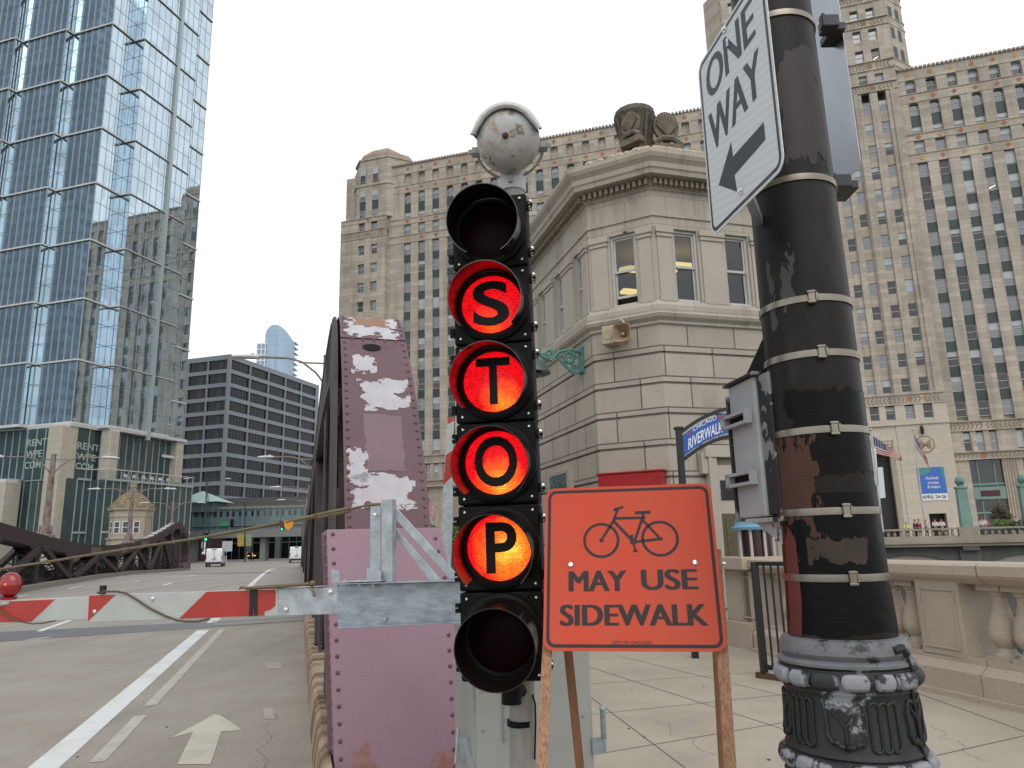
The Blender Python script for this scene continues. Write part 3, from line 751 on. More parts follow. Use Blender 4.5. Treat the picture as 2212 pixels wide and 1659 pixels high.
# ---- west corner pavilion with an eight-sided crown
P0, P1 = -71.3, -61.5
PWX = [-66.75, -64.0]
def prw(z0, z1, xs, w=1.35, y=-1.2): row(z0, z1, xs, w, P0, P1, y, 1.4, wall)
prw(16, 60.3, PWX); band(60.3, 61.9, P0, P1, -1.2, [-65.4], .15, True, True)
for k in range(11):
    zt_ = 58.9 - PERIOD * k
    for i, x in enumerate(PWX):
        mart_window(x, 1.35, zt_ - 2.0, zt_, -.75, 62 + (59 - zt_) * .4, 700 + k * 3 + i)
        wall.b2(x - .68, x + .68, -1.15, -.4, zt_, zt_ + PERIOD - 2.0 if k else 60.3)
prw(61.9, 63.6, PWX)
for x in PWX: SHOWN.append((70, x, 1.35, 61.9, 63.4, -.75, 0, False, False))
band(63.6, 64.6, P0, P1, -1.2, [-65.4], .15)
Q0 = -70.3
def oct_(z0, z1, x0, x1, y, w=0):
    wall.prism([(x0, y + 2.4, z0), (x0 + 2.2, y, z0), (x1, y, z0), (x1 + 3.2, y + 3.2, z0), (x1 + 3.2, 8, z0), (x0, 8, z0)], (0, 0, z1 - z0))
oct_(64.6, 71.4, Q0, P1, -.9); oct_(71.4, 71.9, Q0 - .15, P1 + .1, -1.05); oct_(71.9, 75.6, Q0 + .2, P1, -.8); oct_(75.6, 77.2, Q0 + .5, P1, -.6); oct_(77.2, 77.6, Q0 + .3, P1 + .1, -.8)
for x in PWX:
    for z0, z1, dk in ((64.7, 66.2, 0), (68.2, 70.3, 0), (72.3, 75.4, 1)):
        m_ = MB(mT); win(m_, x - .65, x + .65, z0, z1, -.97, .5 if z0 > 68 else 0, False, dk); m_.build('window', WM, mart)
    sp.b2(x - .65, x + .65, -.96, -.8, 66.2, 68.2)
for q in (1.6,):
    a = Vector((P1, -.9, 0)); d2 = Vector((3.2, 3.2, 0)).normalized(); p = a + d2 * 2.1; nrm = Vector((d2.y, -d2.x, 0))
    for z0, z1 in ((72.3, 75.2),):
        sp.prism([p - d2 * .6 + nrm * .13 + Vector((0, 0, z0)), p + d2 * .6 + nrm * .13 + Vector((0, 0, z0)), p + d2 * .6 + nrm * .13 + Vector((0, 0, z1)), p - d2 * .6 + nrm * .13 + Vector((0, 0, z1))], nrm * -.01)
rings = []
for z, k in ((77.6, 0), (78.6, .25), (80.3, 1.7)):
    x0, x1, y = Q0 + .6 + k, P1 + 1.0 - k * .6, -.5 + k
    rings.append([(x0, y + 2.4, z), (x0 + 2.2, y, z), (x1 - 1, y, z), (x1 + 2.2 - k, y + 3.2, z), (x1 + 2.2 - k, 8, z), (x0, 8, z)])
roofs.loft([[Vector(p) for p in r] for r in rings])
# body behind and the west side
wall.b2(P0, 3.6, .55, 40, 1, 74.6); wall.b2(29.3, 78, .7, 60, 1, 74.6); wall.b2(3.6, 29.3, 1.5, 60, 1, 74.6); wall.b2(P0, P1, .2, 40, 1, 64); wall.b2(3.6, 29.2, .4, 26, 75, 97)
wall.b2(P0, P1, -1.2, .3, 1, 16)
wb = wall.build('wall', [lime, green_sp], mart)
pale.build('base_wall', lime2, mart)
roofs.build('roof', mat('terracotta_roof', (.30, .23, .17), .8, var=.2, scale=.4), mart)
orn.build('ornament', [terra, mat('ochre_tile', (.45, .24, .08), .7), mat('carved_stone', (.25, .20, .15), .85)], mart)
SHOWN.sort(key=lambda q: q[0])
for i, (d, x, w, z0, z1, y, b_, lp, dk) in enumerate(SHOWN):
    if i < 100:
        key = (w, round(z1 - z0, 2), round(y, 2), b_, lp, dk)
        if key not in wprotos:
            m_ = MB(Matrix(mT.to_3x3()).to_4x4()); win(m_, -w / 2, w / 2, 0, z1 - z0, y, b_, lp, dk)
            o = m_.build('window', WM); o.parent = mart; wprotos[key] = o
        else:
            o = wprotos[key].copy(); COL.objects.link(o)
        o.location = mT @ Vector((x, 0, z0)) - mart.location
    else:
        win(REST, x - w / 2, x + w / 2, z0, z1, y, b_, lp, dk)
REST.build('windows', WM, mart, kind='stuff')
# ---- plaza, river wall and its arches
plz = mat('plaza_paving', (.33, .30, .26), .85, var=.08, scale=.4)
MB(mT).b2(-44, 110, -39.3, 0, -2, 1.3).build('plaza', plz, kind='structure')
rw = thing('river_wall', 'stone river wall with balusters and dark arches under the plaza across the water', 'river wall', ne(80, 18, 0))
stone_w = mat('river_wall_stone', (.36, .31, .25), .85, col2=(.25, .21, .165), scale=.35, grain=.1, bscale=4)
mb = MB(mT)
mb.b2(-44, 110, -40.3, -39.3, .98, 1.3); mb.b2(-44, 110, -40.6, -39.3, .72, .98); mb.b2(-44, 110, -40.4, -39.3, .45, .72)
mb.build('cornice', stone_w, rw)
mb = MB(mT); mb.b2(-44, 110, -40.25, -39.75, 1.98, 2.15); mb.b2(-44, 110, -40.2, -39.8, 1.3, 1.42)
pier = [];  c = -42
while c < 110: mb.b2(c - .8, c + .8, -40.3, -39.7, 1.3, 2.2); pier.append(c); c += 10.3
mb.build('parapet', stone_w, rw)
mb = MB(mT); c = -42
while c < 70:
    if min(abs(c - p) for p in pier) > 1.0 and c > 5:
        mb.lathe([(.11, 1.42), (.09, 1.46), (.15, 1.58), (.13, 1.68), (.07, 1.85), (.11, 1.98)], (c, -40, 0), 8)
    c += .55
mb.build('balusters', stone_w, rw, kind='stuff')
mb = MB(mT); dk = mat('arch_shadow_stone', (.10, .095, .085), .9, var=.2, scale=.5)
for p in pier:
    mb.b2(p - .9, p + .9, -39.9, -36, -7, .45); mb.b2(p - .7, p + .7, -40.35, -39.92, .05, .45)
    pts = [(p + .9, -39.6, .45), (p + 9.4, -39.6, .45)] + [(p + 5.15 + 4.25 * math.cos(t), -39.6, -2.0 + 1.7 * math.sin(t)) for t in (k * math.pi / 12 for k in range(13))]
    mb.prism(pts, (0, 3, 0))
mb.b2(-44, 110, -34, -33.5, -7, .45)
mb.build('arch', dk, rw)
# ================================================================ GLASS TOWER AND THE OTHER BUILDINGS ON THE LEFT
GT = Matrix((EE, NN, Vector((0, 0, 1)))).transposed().to_4x4()
def curtain(name, col, rough=.03, wob=.0):
    m = bpy.data.materials.new(name); m.use_nodes = True; t = m.node_tree; N = t.nodes; L = t.links; b = N['Principled BSDF']
    b.inputs['Metallic'].default_value = .92; b.inputs['Roughness'].default_value = rough
    tc = N.new('ShaderNodeTexCoord'); m1 = N.new('ShaderNodeMapping'); m1.inputs['Rotation'].default_value = (0, 0, -NA); L.new(tc.outputs['Object'], m1.inputs[0])
    sn = N.new('ShaderNodeVectorMath'); sn.operation = 'SNAP'; sn.inputs[1].default_value = (1.25, 1.25, 3.0); L.new(m1.outputs[0], sn.inputs[0])
    wn = N.new('ShaderNodeTexWhiteNoise'); L.new(sn.outputs[0], wn.inputs['Vector'])
    rp = N.new('ShaderNodeValToRGB'); rp.color_ramp.elements[0].color = (*[c * .86 for c in col], 1); rp.color_ramp.elements[1].color = (*[min(1, c * 1.08) for c in col], 1)
    L.new(wn.outputs['Value'], rp.inputs[0]); L.new(rp.outputs[0], b.inputs['Base Color'])
    nz = N.new('ShaderNodeTexNoise'); nz.inputs['Scale'].default_value = .35; nz.inputs['Detail'].default_value = 1; L.new(m1.outputs[0], nz.inputs['Vector'])
    bn = N.new('ShaderNodeBump'); bn.inputs['Strength'].default_value = .12; bn.inputs['Distance'].default_value = .05; L.new(nz.outputs['Fac'], bn.inputs['Height']); L.new(bn.outputs[0], b.inputs['Normal'])
    return m
tglass = curtain('blue_curtain_glass', (.53, .64, .72))
tgreen = mat('green_lobby_glass', (.045, .075, .078), .06, spec=.9, var=.25, scale=.3)
tmull = mat('pale_mullion', (.40, .46, .46), .45, .2)
tband_m = mat('white_band', (.60, .60, .60), .5)
tline = mat('floor_line', (.16, .21, .26), .4)
cream = facade_mat('cream_stone', (.45, .41, .335), (.49, .445, .37), NA, 1.3, .95, .02, (.7, .68, .64), .05, .2)
tow = thing('glass_tower', 'tall blue glass apartment tower with pale mullions and cream stone columns at its foot', 'tower', ne(90, -100, -.3))
PL = [(-125, 72.9), (-114.6, 72.9), (-114.4, 74.05), (-105.2, 74.05), (-105.0, 76.15), (-95.95, 76.15), (-95.8, 77.4), (-88, 77.4), (-88, 81.85), (-86.1, 81.85), (-86.1, 93.3), (-86.9, 93.3), (-86.9, 97.4), (-125, 97.4)]
PL = [(-125, 73.9), (-114.6, 73.9), (-114.4, 75.0), (-105.2, 75.0), (-105.0, 76.15), (-95.95, 76.15), (-95.8, 77.4)] + PL[7:]
ZB, ZT = 19.5, 175.0
mb = MB(GT); mb.loft([[(x, y, z) for x, y in PL] for z in (ZB, ZT)]); mb.build('curtain_wall', tglass, tow)
def edges(off=0.0):
    for (x0, y0), (x1, y1) in zip(PL, PL[1:]): yield Vector((x0, y0, 0)), Vector((x1, y1, 0))
mm = MB(GT); lines = MB(GT)
ed = list(edges())
for i, (p, q) in enumerate(ed[:-1]):
    d = (q - p); L_ = d.length; d.normalize(); nrm = Vector((d.y, -d.x, 0)); n = max(1, round(L_ / 1.27))
    left = i < 7
    a = math.degrees(math.atan2(d.y, d.x))
    rot = Matrix.Rotation(math.atan2(d.y, d.x), 3, 'Z')
    for k in range(n + 1):
        w, pr = (.075, .11) if left else (.045, .05)
        big = (k == 0 and i in (6, 4, 2)) or False
        c = p + d * (L_ * k / n) + nrm * pr / 2
        mm.box((c.x, c.y, (ZB + 115) / 2), (w, pr, 115 - ZB), rot=rot)
    for k in range(0, 32):
        z = ZB + 3.02 * k; c = (p + q) / 2 + nrm * .012
        lines.box((c.x, c.y, z), (L_, .03, .07), rot=rot)
for k in range(3): pass
mm.b2(-86.2, -85.75, 88.9, 89.5, 18.4, 115); mm.build('mullion', tmull, tow); lines.build('floor_line', tline, tow)
for k in range(11):
    z = 19.5 + 9.05 * k
    mb = MB(GT)
    for i, (p, q) in enumerate(ed[:-1]):
        dz = 0 if i < 11 else -3.0
        if i in (9,) and k: th = .12
        else: th = .24 if k else .4
        d = q - p; L_ = d.length; d.normalize(); nrm = Vector((d.y, -d.x, 0)); c = (p + q) / 2 + nrm * .14
        mb.box((c.x, c.y, z + dz + (.003 * (i % 2))), (L_ + .20, .22, th + .004 * (i % 3)), rot=Matrix.Rotation(math.atan2(d.y, d.x), 3, 'Z'))
    mb.build('spandrel_band', tband_m, tow)
# foot of the tower
mb = MB(GT)
mb.loft([[(-125, 73.9, z), (-105, 75.0, z), (-105, 76.0, z), (-95.8, 77.2, z), (-87.8, 77.2, z), (-87.8, 82.0, z), (-85.9, 82.0, z), (-85.9, 97.5, z), (-125, 97.5, z)] for z in (19.05, 19.5)])
mb.build('soffit', tband_m, tow)
mb = MB(GT)
mb.loft([[(-125, 75.8, z), (-104.5, 75.8, z), (-104.5, 77.2, z), (-95.4, 77.2, z), (-95.4, 77.25, z), (-88.05, 77.25, z), (-88.05, 83.0, z), (-87.3, 83.0, z), (-87.3, 96.8, z), (-125, 96.8, z)] for z in (11.9, 19.05)])
mb.loft([[(-125, 75.4, z), (-95.6, 75.4, z), (-95.6, 77.5, z), (-87.9, 77.5, z), (-87.9, 81.5, z), (-85.2, 81.5, z), (-85.2, 98.5, z), (-125, 98.5, z)] for z in (-.3, 11.9)])
mb.build('lobby_glass', tgreen, tow)
for x, y, z1, w in ((-89.2, 77.35, 19.05, 2.5), (-86.6, 82.9, 19.05, 1.7), (-86.9, 96.4, 19.05, 1.5), (-96.8, 75.6, 11.6, 3.6)):
    mb = MB(GT); mb.box((x, y, (z1 - .3) / 2), (w, w if w < 3 else 2.4, z1 + .3)); mb.build('column', cream, tow, bevel=.12)
mb = MB(GT)
def pod_m(x0, y0, x1, y1, z0, z1, n, pr=.14):
    for k in range(n + 1):
        t = k / n; mb.box((x0 + (x1 - x0) * t, y0 + (y1 - y0) * t, (z0 + z1) / 2), (.11, .11 + 0, z1 - z0))
pod_m(-87.85, 79.2, -87.85, 81.4, -.3, 11.9, 2); pod_m(-85.15, 81.4, -85.15, 98.5, -.3, 13.2, 13); pod_m(-87.9, 81.45, -85.2, 81.45, -.3, 13.2, 2)
pod_m(-95.4, 77.45, -90, 77.45, -.3, 11.9, 4); pod_m(-105, 75.35, -95.6, 75.35, -.3, 11.9, 7)
pod_m(-87.25, 84, -87.25, 95.6, 11.9, 19, 9); pod_m(-95.4, 77.22, -90.5, 77.22, 11.9, 19, 3); pod_m(-88.02, 78.6, -88.02, 82.6, 11.9, 19, 2); pod_m(-104.5, 77.1, -95.4, 77.1, 11.9, 19, 7)
for z in (11.9, 4.6):
    mb.b2(-85.14, -85.0, 81.4, 98.6, z - .15, z + .15); mb.b2(-87.84, -87.7, 79.2, 81.4, z - .15, z + .15); mb.b2(-95.4, -90, 77.3, 77.44, z - .15, z + .15); mb.b2(-95.7, -95.5, 75.3, 77.4, z - .15, z + .15)
mb.b2(-105, -95.5, 75.2, 75.34, 4.4, 4.7)
mb.build('mullion', tmull, tow)
mb = MB(GT); mb.b2(-125, -95.3, 74.6, 76.5, 11.6, 11.95); mb.build('ledge', tband_m, tow)
mb = MB(GT)
for x0, y0, x1, y1 in ((-87.9, 78.9, -87.9, 81.4), (-87.9, 81.4, -85.0, 81.4), (-85.0, 81.4, -85.0, 98.5)):
    mb.b2(min(x0, x1) - .04, max(x0, x1) + .04, min(y0, y1) - .04, max(y0, y1) + .04, 13.3, 13.42)
mb.build('balcony_rail', tband_m, tow)
for k in range(7):
    mb = MB(GT); y = 85.5 + k * 1.7; mb.b2(-86.3, -85.7, y, y + .7, 12.5, 12.6); mb.b2(-86.3, -86.22, y, y + .7, 12.6, 13.0)
    for q in (0, .64): mb.b2(-86.28, -86.2, y + q, y + q + .06, 12, 12.5); mb.b2(-85.8, -85.72, y + q, y + q + .06, 12, 12.5)
    mb.build('terrace_chair', tband_m, tow)
txt = mat('etched_letter', (.36, .46, .43), .5)
mb = MB(lambda p: GT @ Vector((-87.96 + p.z, p.x, p.y)))
for s_, z in (('RENT', 16.05), ('WPE', 14.55), ('COM', 13.2)): mb.text(s_, 78.75, z, {'RENT': 3.7, 'WPE': 3.2, 'COM': 2.9}[s_], .95, 0, .02, 0, .012)
mb.build('lettering', txt, tow); mb = MB(lambda p: GT @ Vector((p.x, 77.16 - p.z, p.y)))
for s_, z in (('RENT', 16.6), ('WPE', 15.0), ('COM', 13.45)): mb.text(s_, -95.3, z, {'RENT': 3.6, 'WPE': 2.9, 'COM': 2.9}[s_], 1.0, 0, .02, 0, .012)
mb.build('lettering', txt, tow)
# ---- grey office block
OX, OY = -138.3, 171.8
grey_p = mat('grey_cladding', (.235, .265, .30), .55, var=.08, scale=.15)
office = thing('office_building', 'grey office block with wide dark strip windows standing beyond the elevated station', 'building', ne(190, -155, -.3))
mb = MB(GT)
rows = [52.9 - 4.03 * k for k in range(12)]
xs = [(OX - .9 - 6.9 * (k + 1) + .5, OX - .9 - 6.9 * k) for k in range(5)]
ys = [(OY + .8 + 9.0 * k, OY + .8 + 9.0 * k + 8.4) for k in range(5)]
for z in rows: 
    mb.b2(OX - 36, OX, OY, OY + .6, z - 1.15, z); mb.b2(OX - .6, OX, OY + .6, OY + 47, z - 1.15, z)
mb.b2(OX - 36, OX, OY, OY + .6, 55.75, 57.2); mb.b2(OX - .6, OX, OY + .6, OY + 47, 55.75, 57.2)
for z in rows:
    z1 = z + 2.88 if z < 50 else 55.75
    c = OX
    for a, b in xs: mb.b2(b, c, OY, OY + .6, z, z1); c = a
    mb.b2(OX - 36, c, OY, OY + .6, z, z1)
    c = OY + .6
    for a, b in ys: mb.b2(OX - .6, OX, c, a, z, z1); c = b
    mb.b2(OX - .6, OX, c, OY + 47, z, z1)
mb.b2(OX - 36, OX - .62, OY + .62, OY + 47, 55.8, 56.6)
mb.b2(OX - 34, OX - 3, OY + 3, OY + 45, 0, 55)
mb.build('wall', grey_p, office)
og = mat('office_glass', (.010, .012, .016), .06, spec=.28, var=.5, scale=.12)
ogl = mat('office_line', (.03, .034, .038), .5)
def ofw(kind):
    m_ = MB(Matrix(GT.to_3x3()).to_4x4())
    if kind == 'l':
        w = 6.4; m_.quad((-w, 0, 0), (0, 0, 0), (0, 0, 2.88), (-w, 0, 2.88))
        for k in range(1, 2): m_.b2(-w * k / 2 - .03, -w * k / 4 + .03, -.06, -.01, 0, 2.88, 1)
    else:
        w = 8.4; m_.quad((0, 0, 0), (0, w, 0), (0, w, 2.88), (0, 0, 2.88))
        for k in range(1, 6): m_.b2(.01, .06, w * k / 6 - .018, w * k / 6 + .018, 0, 2.88, 1)
    return m_.build('window', [og, ogl])
pl_, pr_ = ofw('l'), ofw('r'); first = {'l': pl_, 'r': pr_}
for z in rows:
    for kind, lst in (('l', xs[:4]), ('r', ys)):
        for a, b in lst:
            o = first[kind]
            if o.parent is not None: o = o.copy(); COL.objects.link(o)
            o.parent = office; o.location = (GT @ (Vector((b, OY + .45, z)) if kind == 'l' else Vector((OX - .45, a, z)))) - office.location
for k in range(6): mb = MB(GT); mb.b2(OX + .02, OX + .4, OY + 4 + 8 * k, OY + 5 + 8 * k, -.3, 6); mb.build('pier', grey_p, office)
# ---- round glass tower far off
ft = thing('round_tower', 'pale rounded glass tower rising far away behind the grey office block', 'tower', (-142, 455, -.3))
gl_far = mat('hazy_blue_glass', (.30, .42, .53), .25, .35, var=.1, scale=.05)  # distance haze is mixed into the colours of this tower
wf = mat('hazy_white_grid', (.66, .70, .73), .6)
mb = MB()
R0 = 9.6; cx, cy = -151.0, 462
def top(t): return 142.5 - 6.0 * (1 - math.sin(max(0, t))) 
pts = [(cx + R0 * math.cos(a), cy - R0 * math.sin(a)) for a in (R(-20 + 220 * k / 24) for k in range(25))]
prof_t = [143.0 - 8 * abs((x - cx + 1) / R0) ** 2.2 for x, y in pts]
for (p, q, h0, h1) in zip(pts, pts[1:], prof_t, prof_t[1:]): mb.quad((p[0], p[1], 0), (q[0], q[1], 0), (q[0], q[1], h1), (p[0], p[1], h0))
mb.add([(p[0], p[1], h) for p, h in zip(pts, prof_t)] + [(cx, cy + 12, 134)], [(i, i + 1, 25) for i in range(24)])
mb.build('drum', gl_far, ft)
mb = MB()
for k in range(40):
    z = 140 - 3.3 * k
    for p, q, h in zip(pts, pts[1:], prof_t):
        if z < h - 1: mb.quad((p[0] * 1.0 + (p[0] - cx) * .004, p[1] - .05, z), (q[0] + (q[0] - cx) * .004, q[1] - .05, z), (q[0] + (q[0] - cx) * .004, q[1] - .05, z + .5), (p[0] + (p[0] - cx) * .004, p[1] - .05, z + .5))
mb.build('floor_band', mat('hazy_band', (.42, .52, .60), .5), ft)
mb = MB(); mb.b2(-163.5, -150, 455, 475, 0, 131.5); mb.build('wing', mat('hazy_wing_glass', (.22, .33, .45), .2, .3), ft)
mb = MB()
for k in range(34): mb.b2(-163.7, -149.9, 454.7, 455.2, 131.5 - 3.7 * k - .75, 131.5 - 3.7 * k)
for k in range(6): mb.b2(-163.7 + 2.62 * k - .35 + .35, -163.7 + 2.62 * k + .7, 454.65, 455.1, 0, 131.2)
mb.build('wing_grid', wf, ft)
mb = MB()
for k in range(36): mb.b2(cx + 8, cx + 10.6, cy - 2, cy + 6, 133 - 3.5 * k, 133.4 - 3.5 * k)
mb.build('balcony', wf, ft)
# ---- tiled bridge house on the far bank
bh2 = thing('bridge_house', 'small eight-sided cream bridge house with a tiled cone roof across the bridge', 'bridge house', (-45.3, 90, -.3))
cx, cy = -46.9, 90.6
def ngon(r, z, n=8, a0=22.5, k_=.88): return [Vector((cx + k_ * r * math.cos(R(a0 + 360 / n * k)), cy + k_ * r * math.sin(R(a0 + 360 / n * k)), z)) for k in range(n)]
cr2 = mat('cream_bridge_house', (.42, .365, .285), .85, col2=(.33, .28, .215), scale=.7, grain=.05, bscale=5)
mb = MB(); mb.loft([ngon(2.75, -.5), ngon(2.75, 3.25), ngon(2.95, 3.3), ngon(2.95, 3.5), ngon(2.6, 3.55), ngon(2.6, 5.9), ngon(2.7, 5.95), ngon(2.7, 6.6), ngon(2.95, 6.75), ngon(3.05, 7.1), ngon(2.9, 7.12)])
for z in (.3, 1.05, 1.8, 2.55): mb.loft([ngon(2.8, z), ngon(2.8, z + .66)])
mb.build('wall', cr2, bh2)
mb = MB(); prof2 = [(2.85, 7.12), (2.55, 7.45), (1.9, 8.15), (1.2, 8.7), (.55, 9.05)]
for (r0, z0), (r1, z1) in zip(prof2, prof2[1:]):
    for j in range(3):
        t0, t1 = j / 3, (j + 1) / 3
        mb.loft([ngon(r0 + (r1 - r0) * t0 + .07, z0 + (z1 - z0) * t0, 24), ngon(r0 + (r1 - r0) * t1 + .02, z0 + (z1 - z0) * t1 + .05, 24)])
mb.build('roof', mat('mossy_tile', (.26, .21, .125), .9, col2=(.12, .095, .06), scale=3.5, thr=(.4, .6), bump=.5, bscale=12), bh2)
mb = MB(); mb.lathe([(.45, 9.0), (.4, 9.3), (.3, 9.4), (.42, 9.7), (.36, 9.95), (.5, 10.0), (.5, 10.12), (.1, 10.15)], (cx, cy, 0), 10); mb.build('finial', cr2, bh2)
for ang in (-90 - 45, -90 - 12, -90 + 12, -90 + 45):
    a = R(ang); face = round((ang + 90) / 45) * 45 - 90; fr = R(face); n2 = Vector((math.cos(fr), math.sin(fr), 0)); tg = Vector((-n2.y, n2.x, 0))
    c = Vector((cx, cy, 4.7)) + n2 * (2.6 * .88 * math.cos(R(22.5)) + .01) + tg * ((ang + 90 - (face + 90)) / 12 * .5)
    mb = MB(frame3(c, tg, Vector((0, 0, 1)), n2)); mb.b2(-.36, .36, -.72, .72, 0, .03, 1); mb.b2(-.27, .27, -.64, -.04, .03, .04, 0); mb.b2(-.27, .27, .04, .64, .03, .04, 0)
    mb.build('window', [wdark, white_pt], bh2)
# ---- elevated railway station with green roof
st = thing('elevated_station', 'green elevated railway station with a hipped roof and long enclosed walkway over the street', 'railway station', (-50, 137, 0))
stg = mat('station_glass', (.115, .185, .195), .2, spec=.6, var=.25, scale=.4)
stf = mat('station_frame', (.19, .205, .19), .6, var=.1)
mb = MB(); mb.b2(-61, -36, 135.0, 139, 5.3, 9.0); mb.b2(-60.6, -54.6, 134.2, 140, 8.6, 10.3); mb.build('glazed_wall', stg, st)
mb = MB(); mb.b2(-62, -36, 134.7, 139.2, 9.0, 9.5); mb.b2(-62, -36, 134.7, 139.2, 3.9, 5.3); mb.b2(-60.8, -54.4, 134.0, 140, 10.2, 10.4)
for k in range(12): mb.b2(-60.9 + 2.25 * k, -60.65 + 2.25 * k, 134.8, 135, 5.3, 9)
mb.b2(-62, -36, 134.6, 139.3, 6.0, 6.15)
for k in range(4): mb.b2(-60.8 + 2.0 * k, -60.5 + 2.0 * k, 134.05, 134.25, 8.6, 10.3)
mb.build('frame', stf, st)
for k in range(11):
    for d in (.45, 1.65): mb = MB(); mb.b2(-60.9 + 2.25 * k + d, -60.9 + 2.25 * k + d + .42, 134.93, 135, 7.7, 8.6); mb.build('window', wdark, st)
mb = MB(); a = [Vector(p) for p in ((-61.9, 133.2, 10.4), (-53.4, 133.2, 10.4), (-53.4, 141, 10.4), (-61.9, 141, 10.4))]; t_ = Vector((-58.0, 137, 12.6))
mb.add(a + [t_], [(0, 1, 4), (1, 2, 4), (2, 3, 4), (3, 0, 4), (3, 2, 1, 0)]); mb.build('roof', mat('copper_green_roof', (.36, .52, .48), .6, var=.08, scale=.5), st)
for x in (-59, -46, -37.5): mb = MB(); mb.b2(x - .5, x + .5, 136, 138, -.3, 3.9); mb.build('pillar', stf, st)
# shop front row beneath
sh = thing('shop_front', 'dark glass shop front row with grey piers beneath the elevated walkway', 'shop front', (-50, 165, 0))
gp_m = mat('grey_pier', (.17, .175, .17), .7, var=.1)
for k in range(9): mb = MB(); mb.b2(-78 + 6.3 * k, -76.9 + 6.3 * k, 164, 166, -.3, 7.58); mb.build('pier', gp_m, sh)
mb = MB(); mb.b2(-80, -24, 164.2, 166, 7.6, 13); mb.build('fascia', gp_m, sh)
mb = MB(); mb.b2(-80, -24, 165, 165.5, -.3, 7.6); mb.build('glass', og, sh)
mb = MB()
for k in range(8):
    for q in (.0, .33, .66, 1.0): mb.b2(-76.9 + 6.3 * k + 5.1 * q, -76.8 + 6.3 * k + 5.1 * q, 164.8, 164.97, -.3, 7.6)
    mb.b2(-76.8 + 6.3 * k, -71.8 + 6.3 * k, 164.7, 164.98, 3.1, 3.25)
mb.build('glazing_bar', stf, sh)
# brick building between tower and station
bb = thing('brick_building', 'low dark brick building between the glass tower and the green station roof', 'building', (-68, 150, -.3))
mb = MB(); mb.b2(-76, -62.2, 148, 160, -.3, 10.8); mb.b2(-76.2, -62, 147.8, 160.2, 10.8, 11.2); mb.build('wall', mat('dark_brick', (.10, .06, .05), .85, var=.15, scale=1), bb)
for k in range(3): mb = MB(); mb.b2(-66.5 + 1.45 * k, -65.5 + 1.45 * k, 147.9, 148.1, 2, 7.4); mb.build('window', wdark, bb)
# ---- buildings on the near bank, seen only as reflections in the glass
def slab(name, label, e0, e1, n0, n1, h, m, fl=4.0):
    t = thing(name, label, 'building', ne((n0 + n1) / 2, (e0 + e1) / 2, 0))
    mb = MB(GT); mb.b2(e0, e1, n0, n1, -1, h)
    mb.build('wall', m, t)
    mb = MB(GT); z = 6
    while z < h - 2: mb.b2(e0 - .05, e1 + .05, n0 - .05, n1 + .05, z, z + fl * .45); z += fl
    mb.build('window_band', mat('south_glass', (.11, .17, .25), .3, spec=.3), t)
slab('office_tower', 'dark blue office tower on the near bank mirrored in the glass tower', -262, -189, -60, -6, 230, mat('blue_grey_facade', (.15, .225, .32), .5, var=.4, scale=.05))
# ================================================================ NEAR BRIDGE HOUSE, BALUSTRADE, RIVERWALK SIGN
BT = Matrix((-BL, BF, Vector((0, 0, 1)))).transposed().to_4x4()        # x to the right of the bridge, y along it
HP = [(5.47, 18.2), (5.47, 13.0), (6.44, 12.03), (9.5, 12.03), (10.5, 13.0), (10.5, 18.2)]     # plan, x right / y along
def offs(poly, d):
    n = len(poly); out = []
    c = Vector((sum(p[0] for p in poly) / n, sum(p[1] for p in poly) / n))
    for i in range(n):
        p0, p1, p2 = Vector(poly[i - 1]), Vector(poly[i]), Vector(poly[(i + 1) % n])
        d1 = (p1 - p0).normalized(); d2 = (p2 - p1).normalized(); n1 = Vector((d1.y, -d1.x)); n2 = Vector((d2.y, -d2.x))
        if n1.dot(p1 - c) < 0: n1 = -n1
        if n2.dot(p1 - c) < 0: n2 = -n2
        m = (n1 + n2); m = m / m.length; k = d / max(.2, m.dot(n1)); out.append((p1.x + m.x * k, p1.y + m.y * k))
    return out
def rings_uv(mb, poly, prof, close=True):
    """stack offset outlines; stores UVs in metres (perimeter, height)"""
    if mb.uv is None: mb.uv = []
    n = len(poly); per = [0]
    for i in range(n): per.append(per[-1] + (Vector(poly[(i + 1) % n]) - Vector(poly[i])).length)
    for (d0, z0), (d1, z1) in zip(prof, prof[1:]):
        a, b = offs(poly, d0), offs(poly, d1)
        for i in range(n):
            j = (i + 1) % n
            mb.add([(a[i][0], a[i][1], z0), (a[j][0], a[j][1], z0), (b[j][0], b[j][1], z1), (b[i][0], b[i][1], z1)], [(0, 1, 2, 3)])
            mb.uv += [(per[i], z0), (per[i + 1], z0), (per[i + 1], z1), (per[i], z1)]
    d, z = prof[-1]; a = offs(poly, d); mb.add([(p[0], p[1], z) for p in a], [tuple(range(n))]); mb.uv += [(0, z)] * n
    d, z = prof[0]; a = offs(poly, d); mb.add([(p[0], p[1], z) for p in a], [tuple(range(n))]); mb.uv += [(0, z)] * n
    return mb
def stone(name, c1, c2, **k): return mat(name, c1, .8, col2=c2, scale=1.3, grain=.14, bscale=55, bump=.08, **k)
hst = bricks(stone('ashlar_stone', (.345, .305, .255), (.41, .367, .31)), 1.02, .592, .014, (.30, .27, .24), .10)  # joint colour darkened to carry the shade of the grooves too
hst2 = bricks(stone('dressed_stone', (.375, .332, .276), (.43, .385, .325)), .86, .60, .006, (.6, .56, .5), .07)
layer(hst2, (.21, .175, .14), 1.1, (.54, .76), stretch=(1.6, 1.6, .35))
layer(hst, (.235, .20, .16), .9, (.54, .76), stretch=(1.6, 1.6, .3))
bh = thing('bridge_house', 'large pale stone bridge house with a cut corner and sash windows', 'bridge house', bl(14, -7.5, .15))
mb = MB(BT)
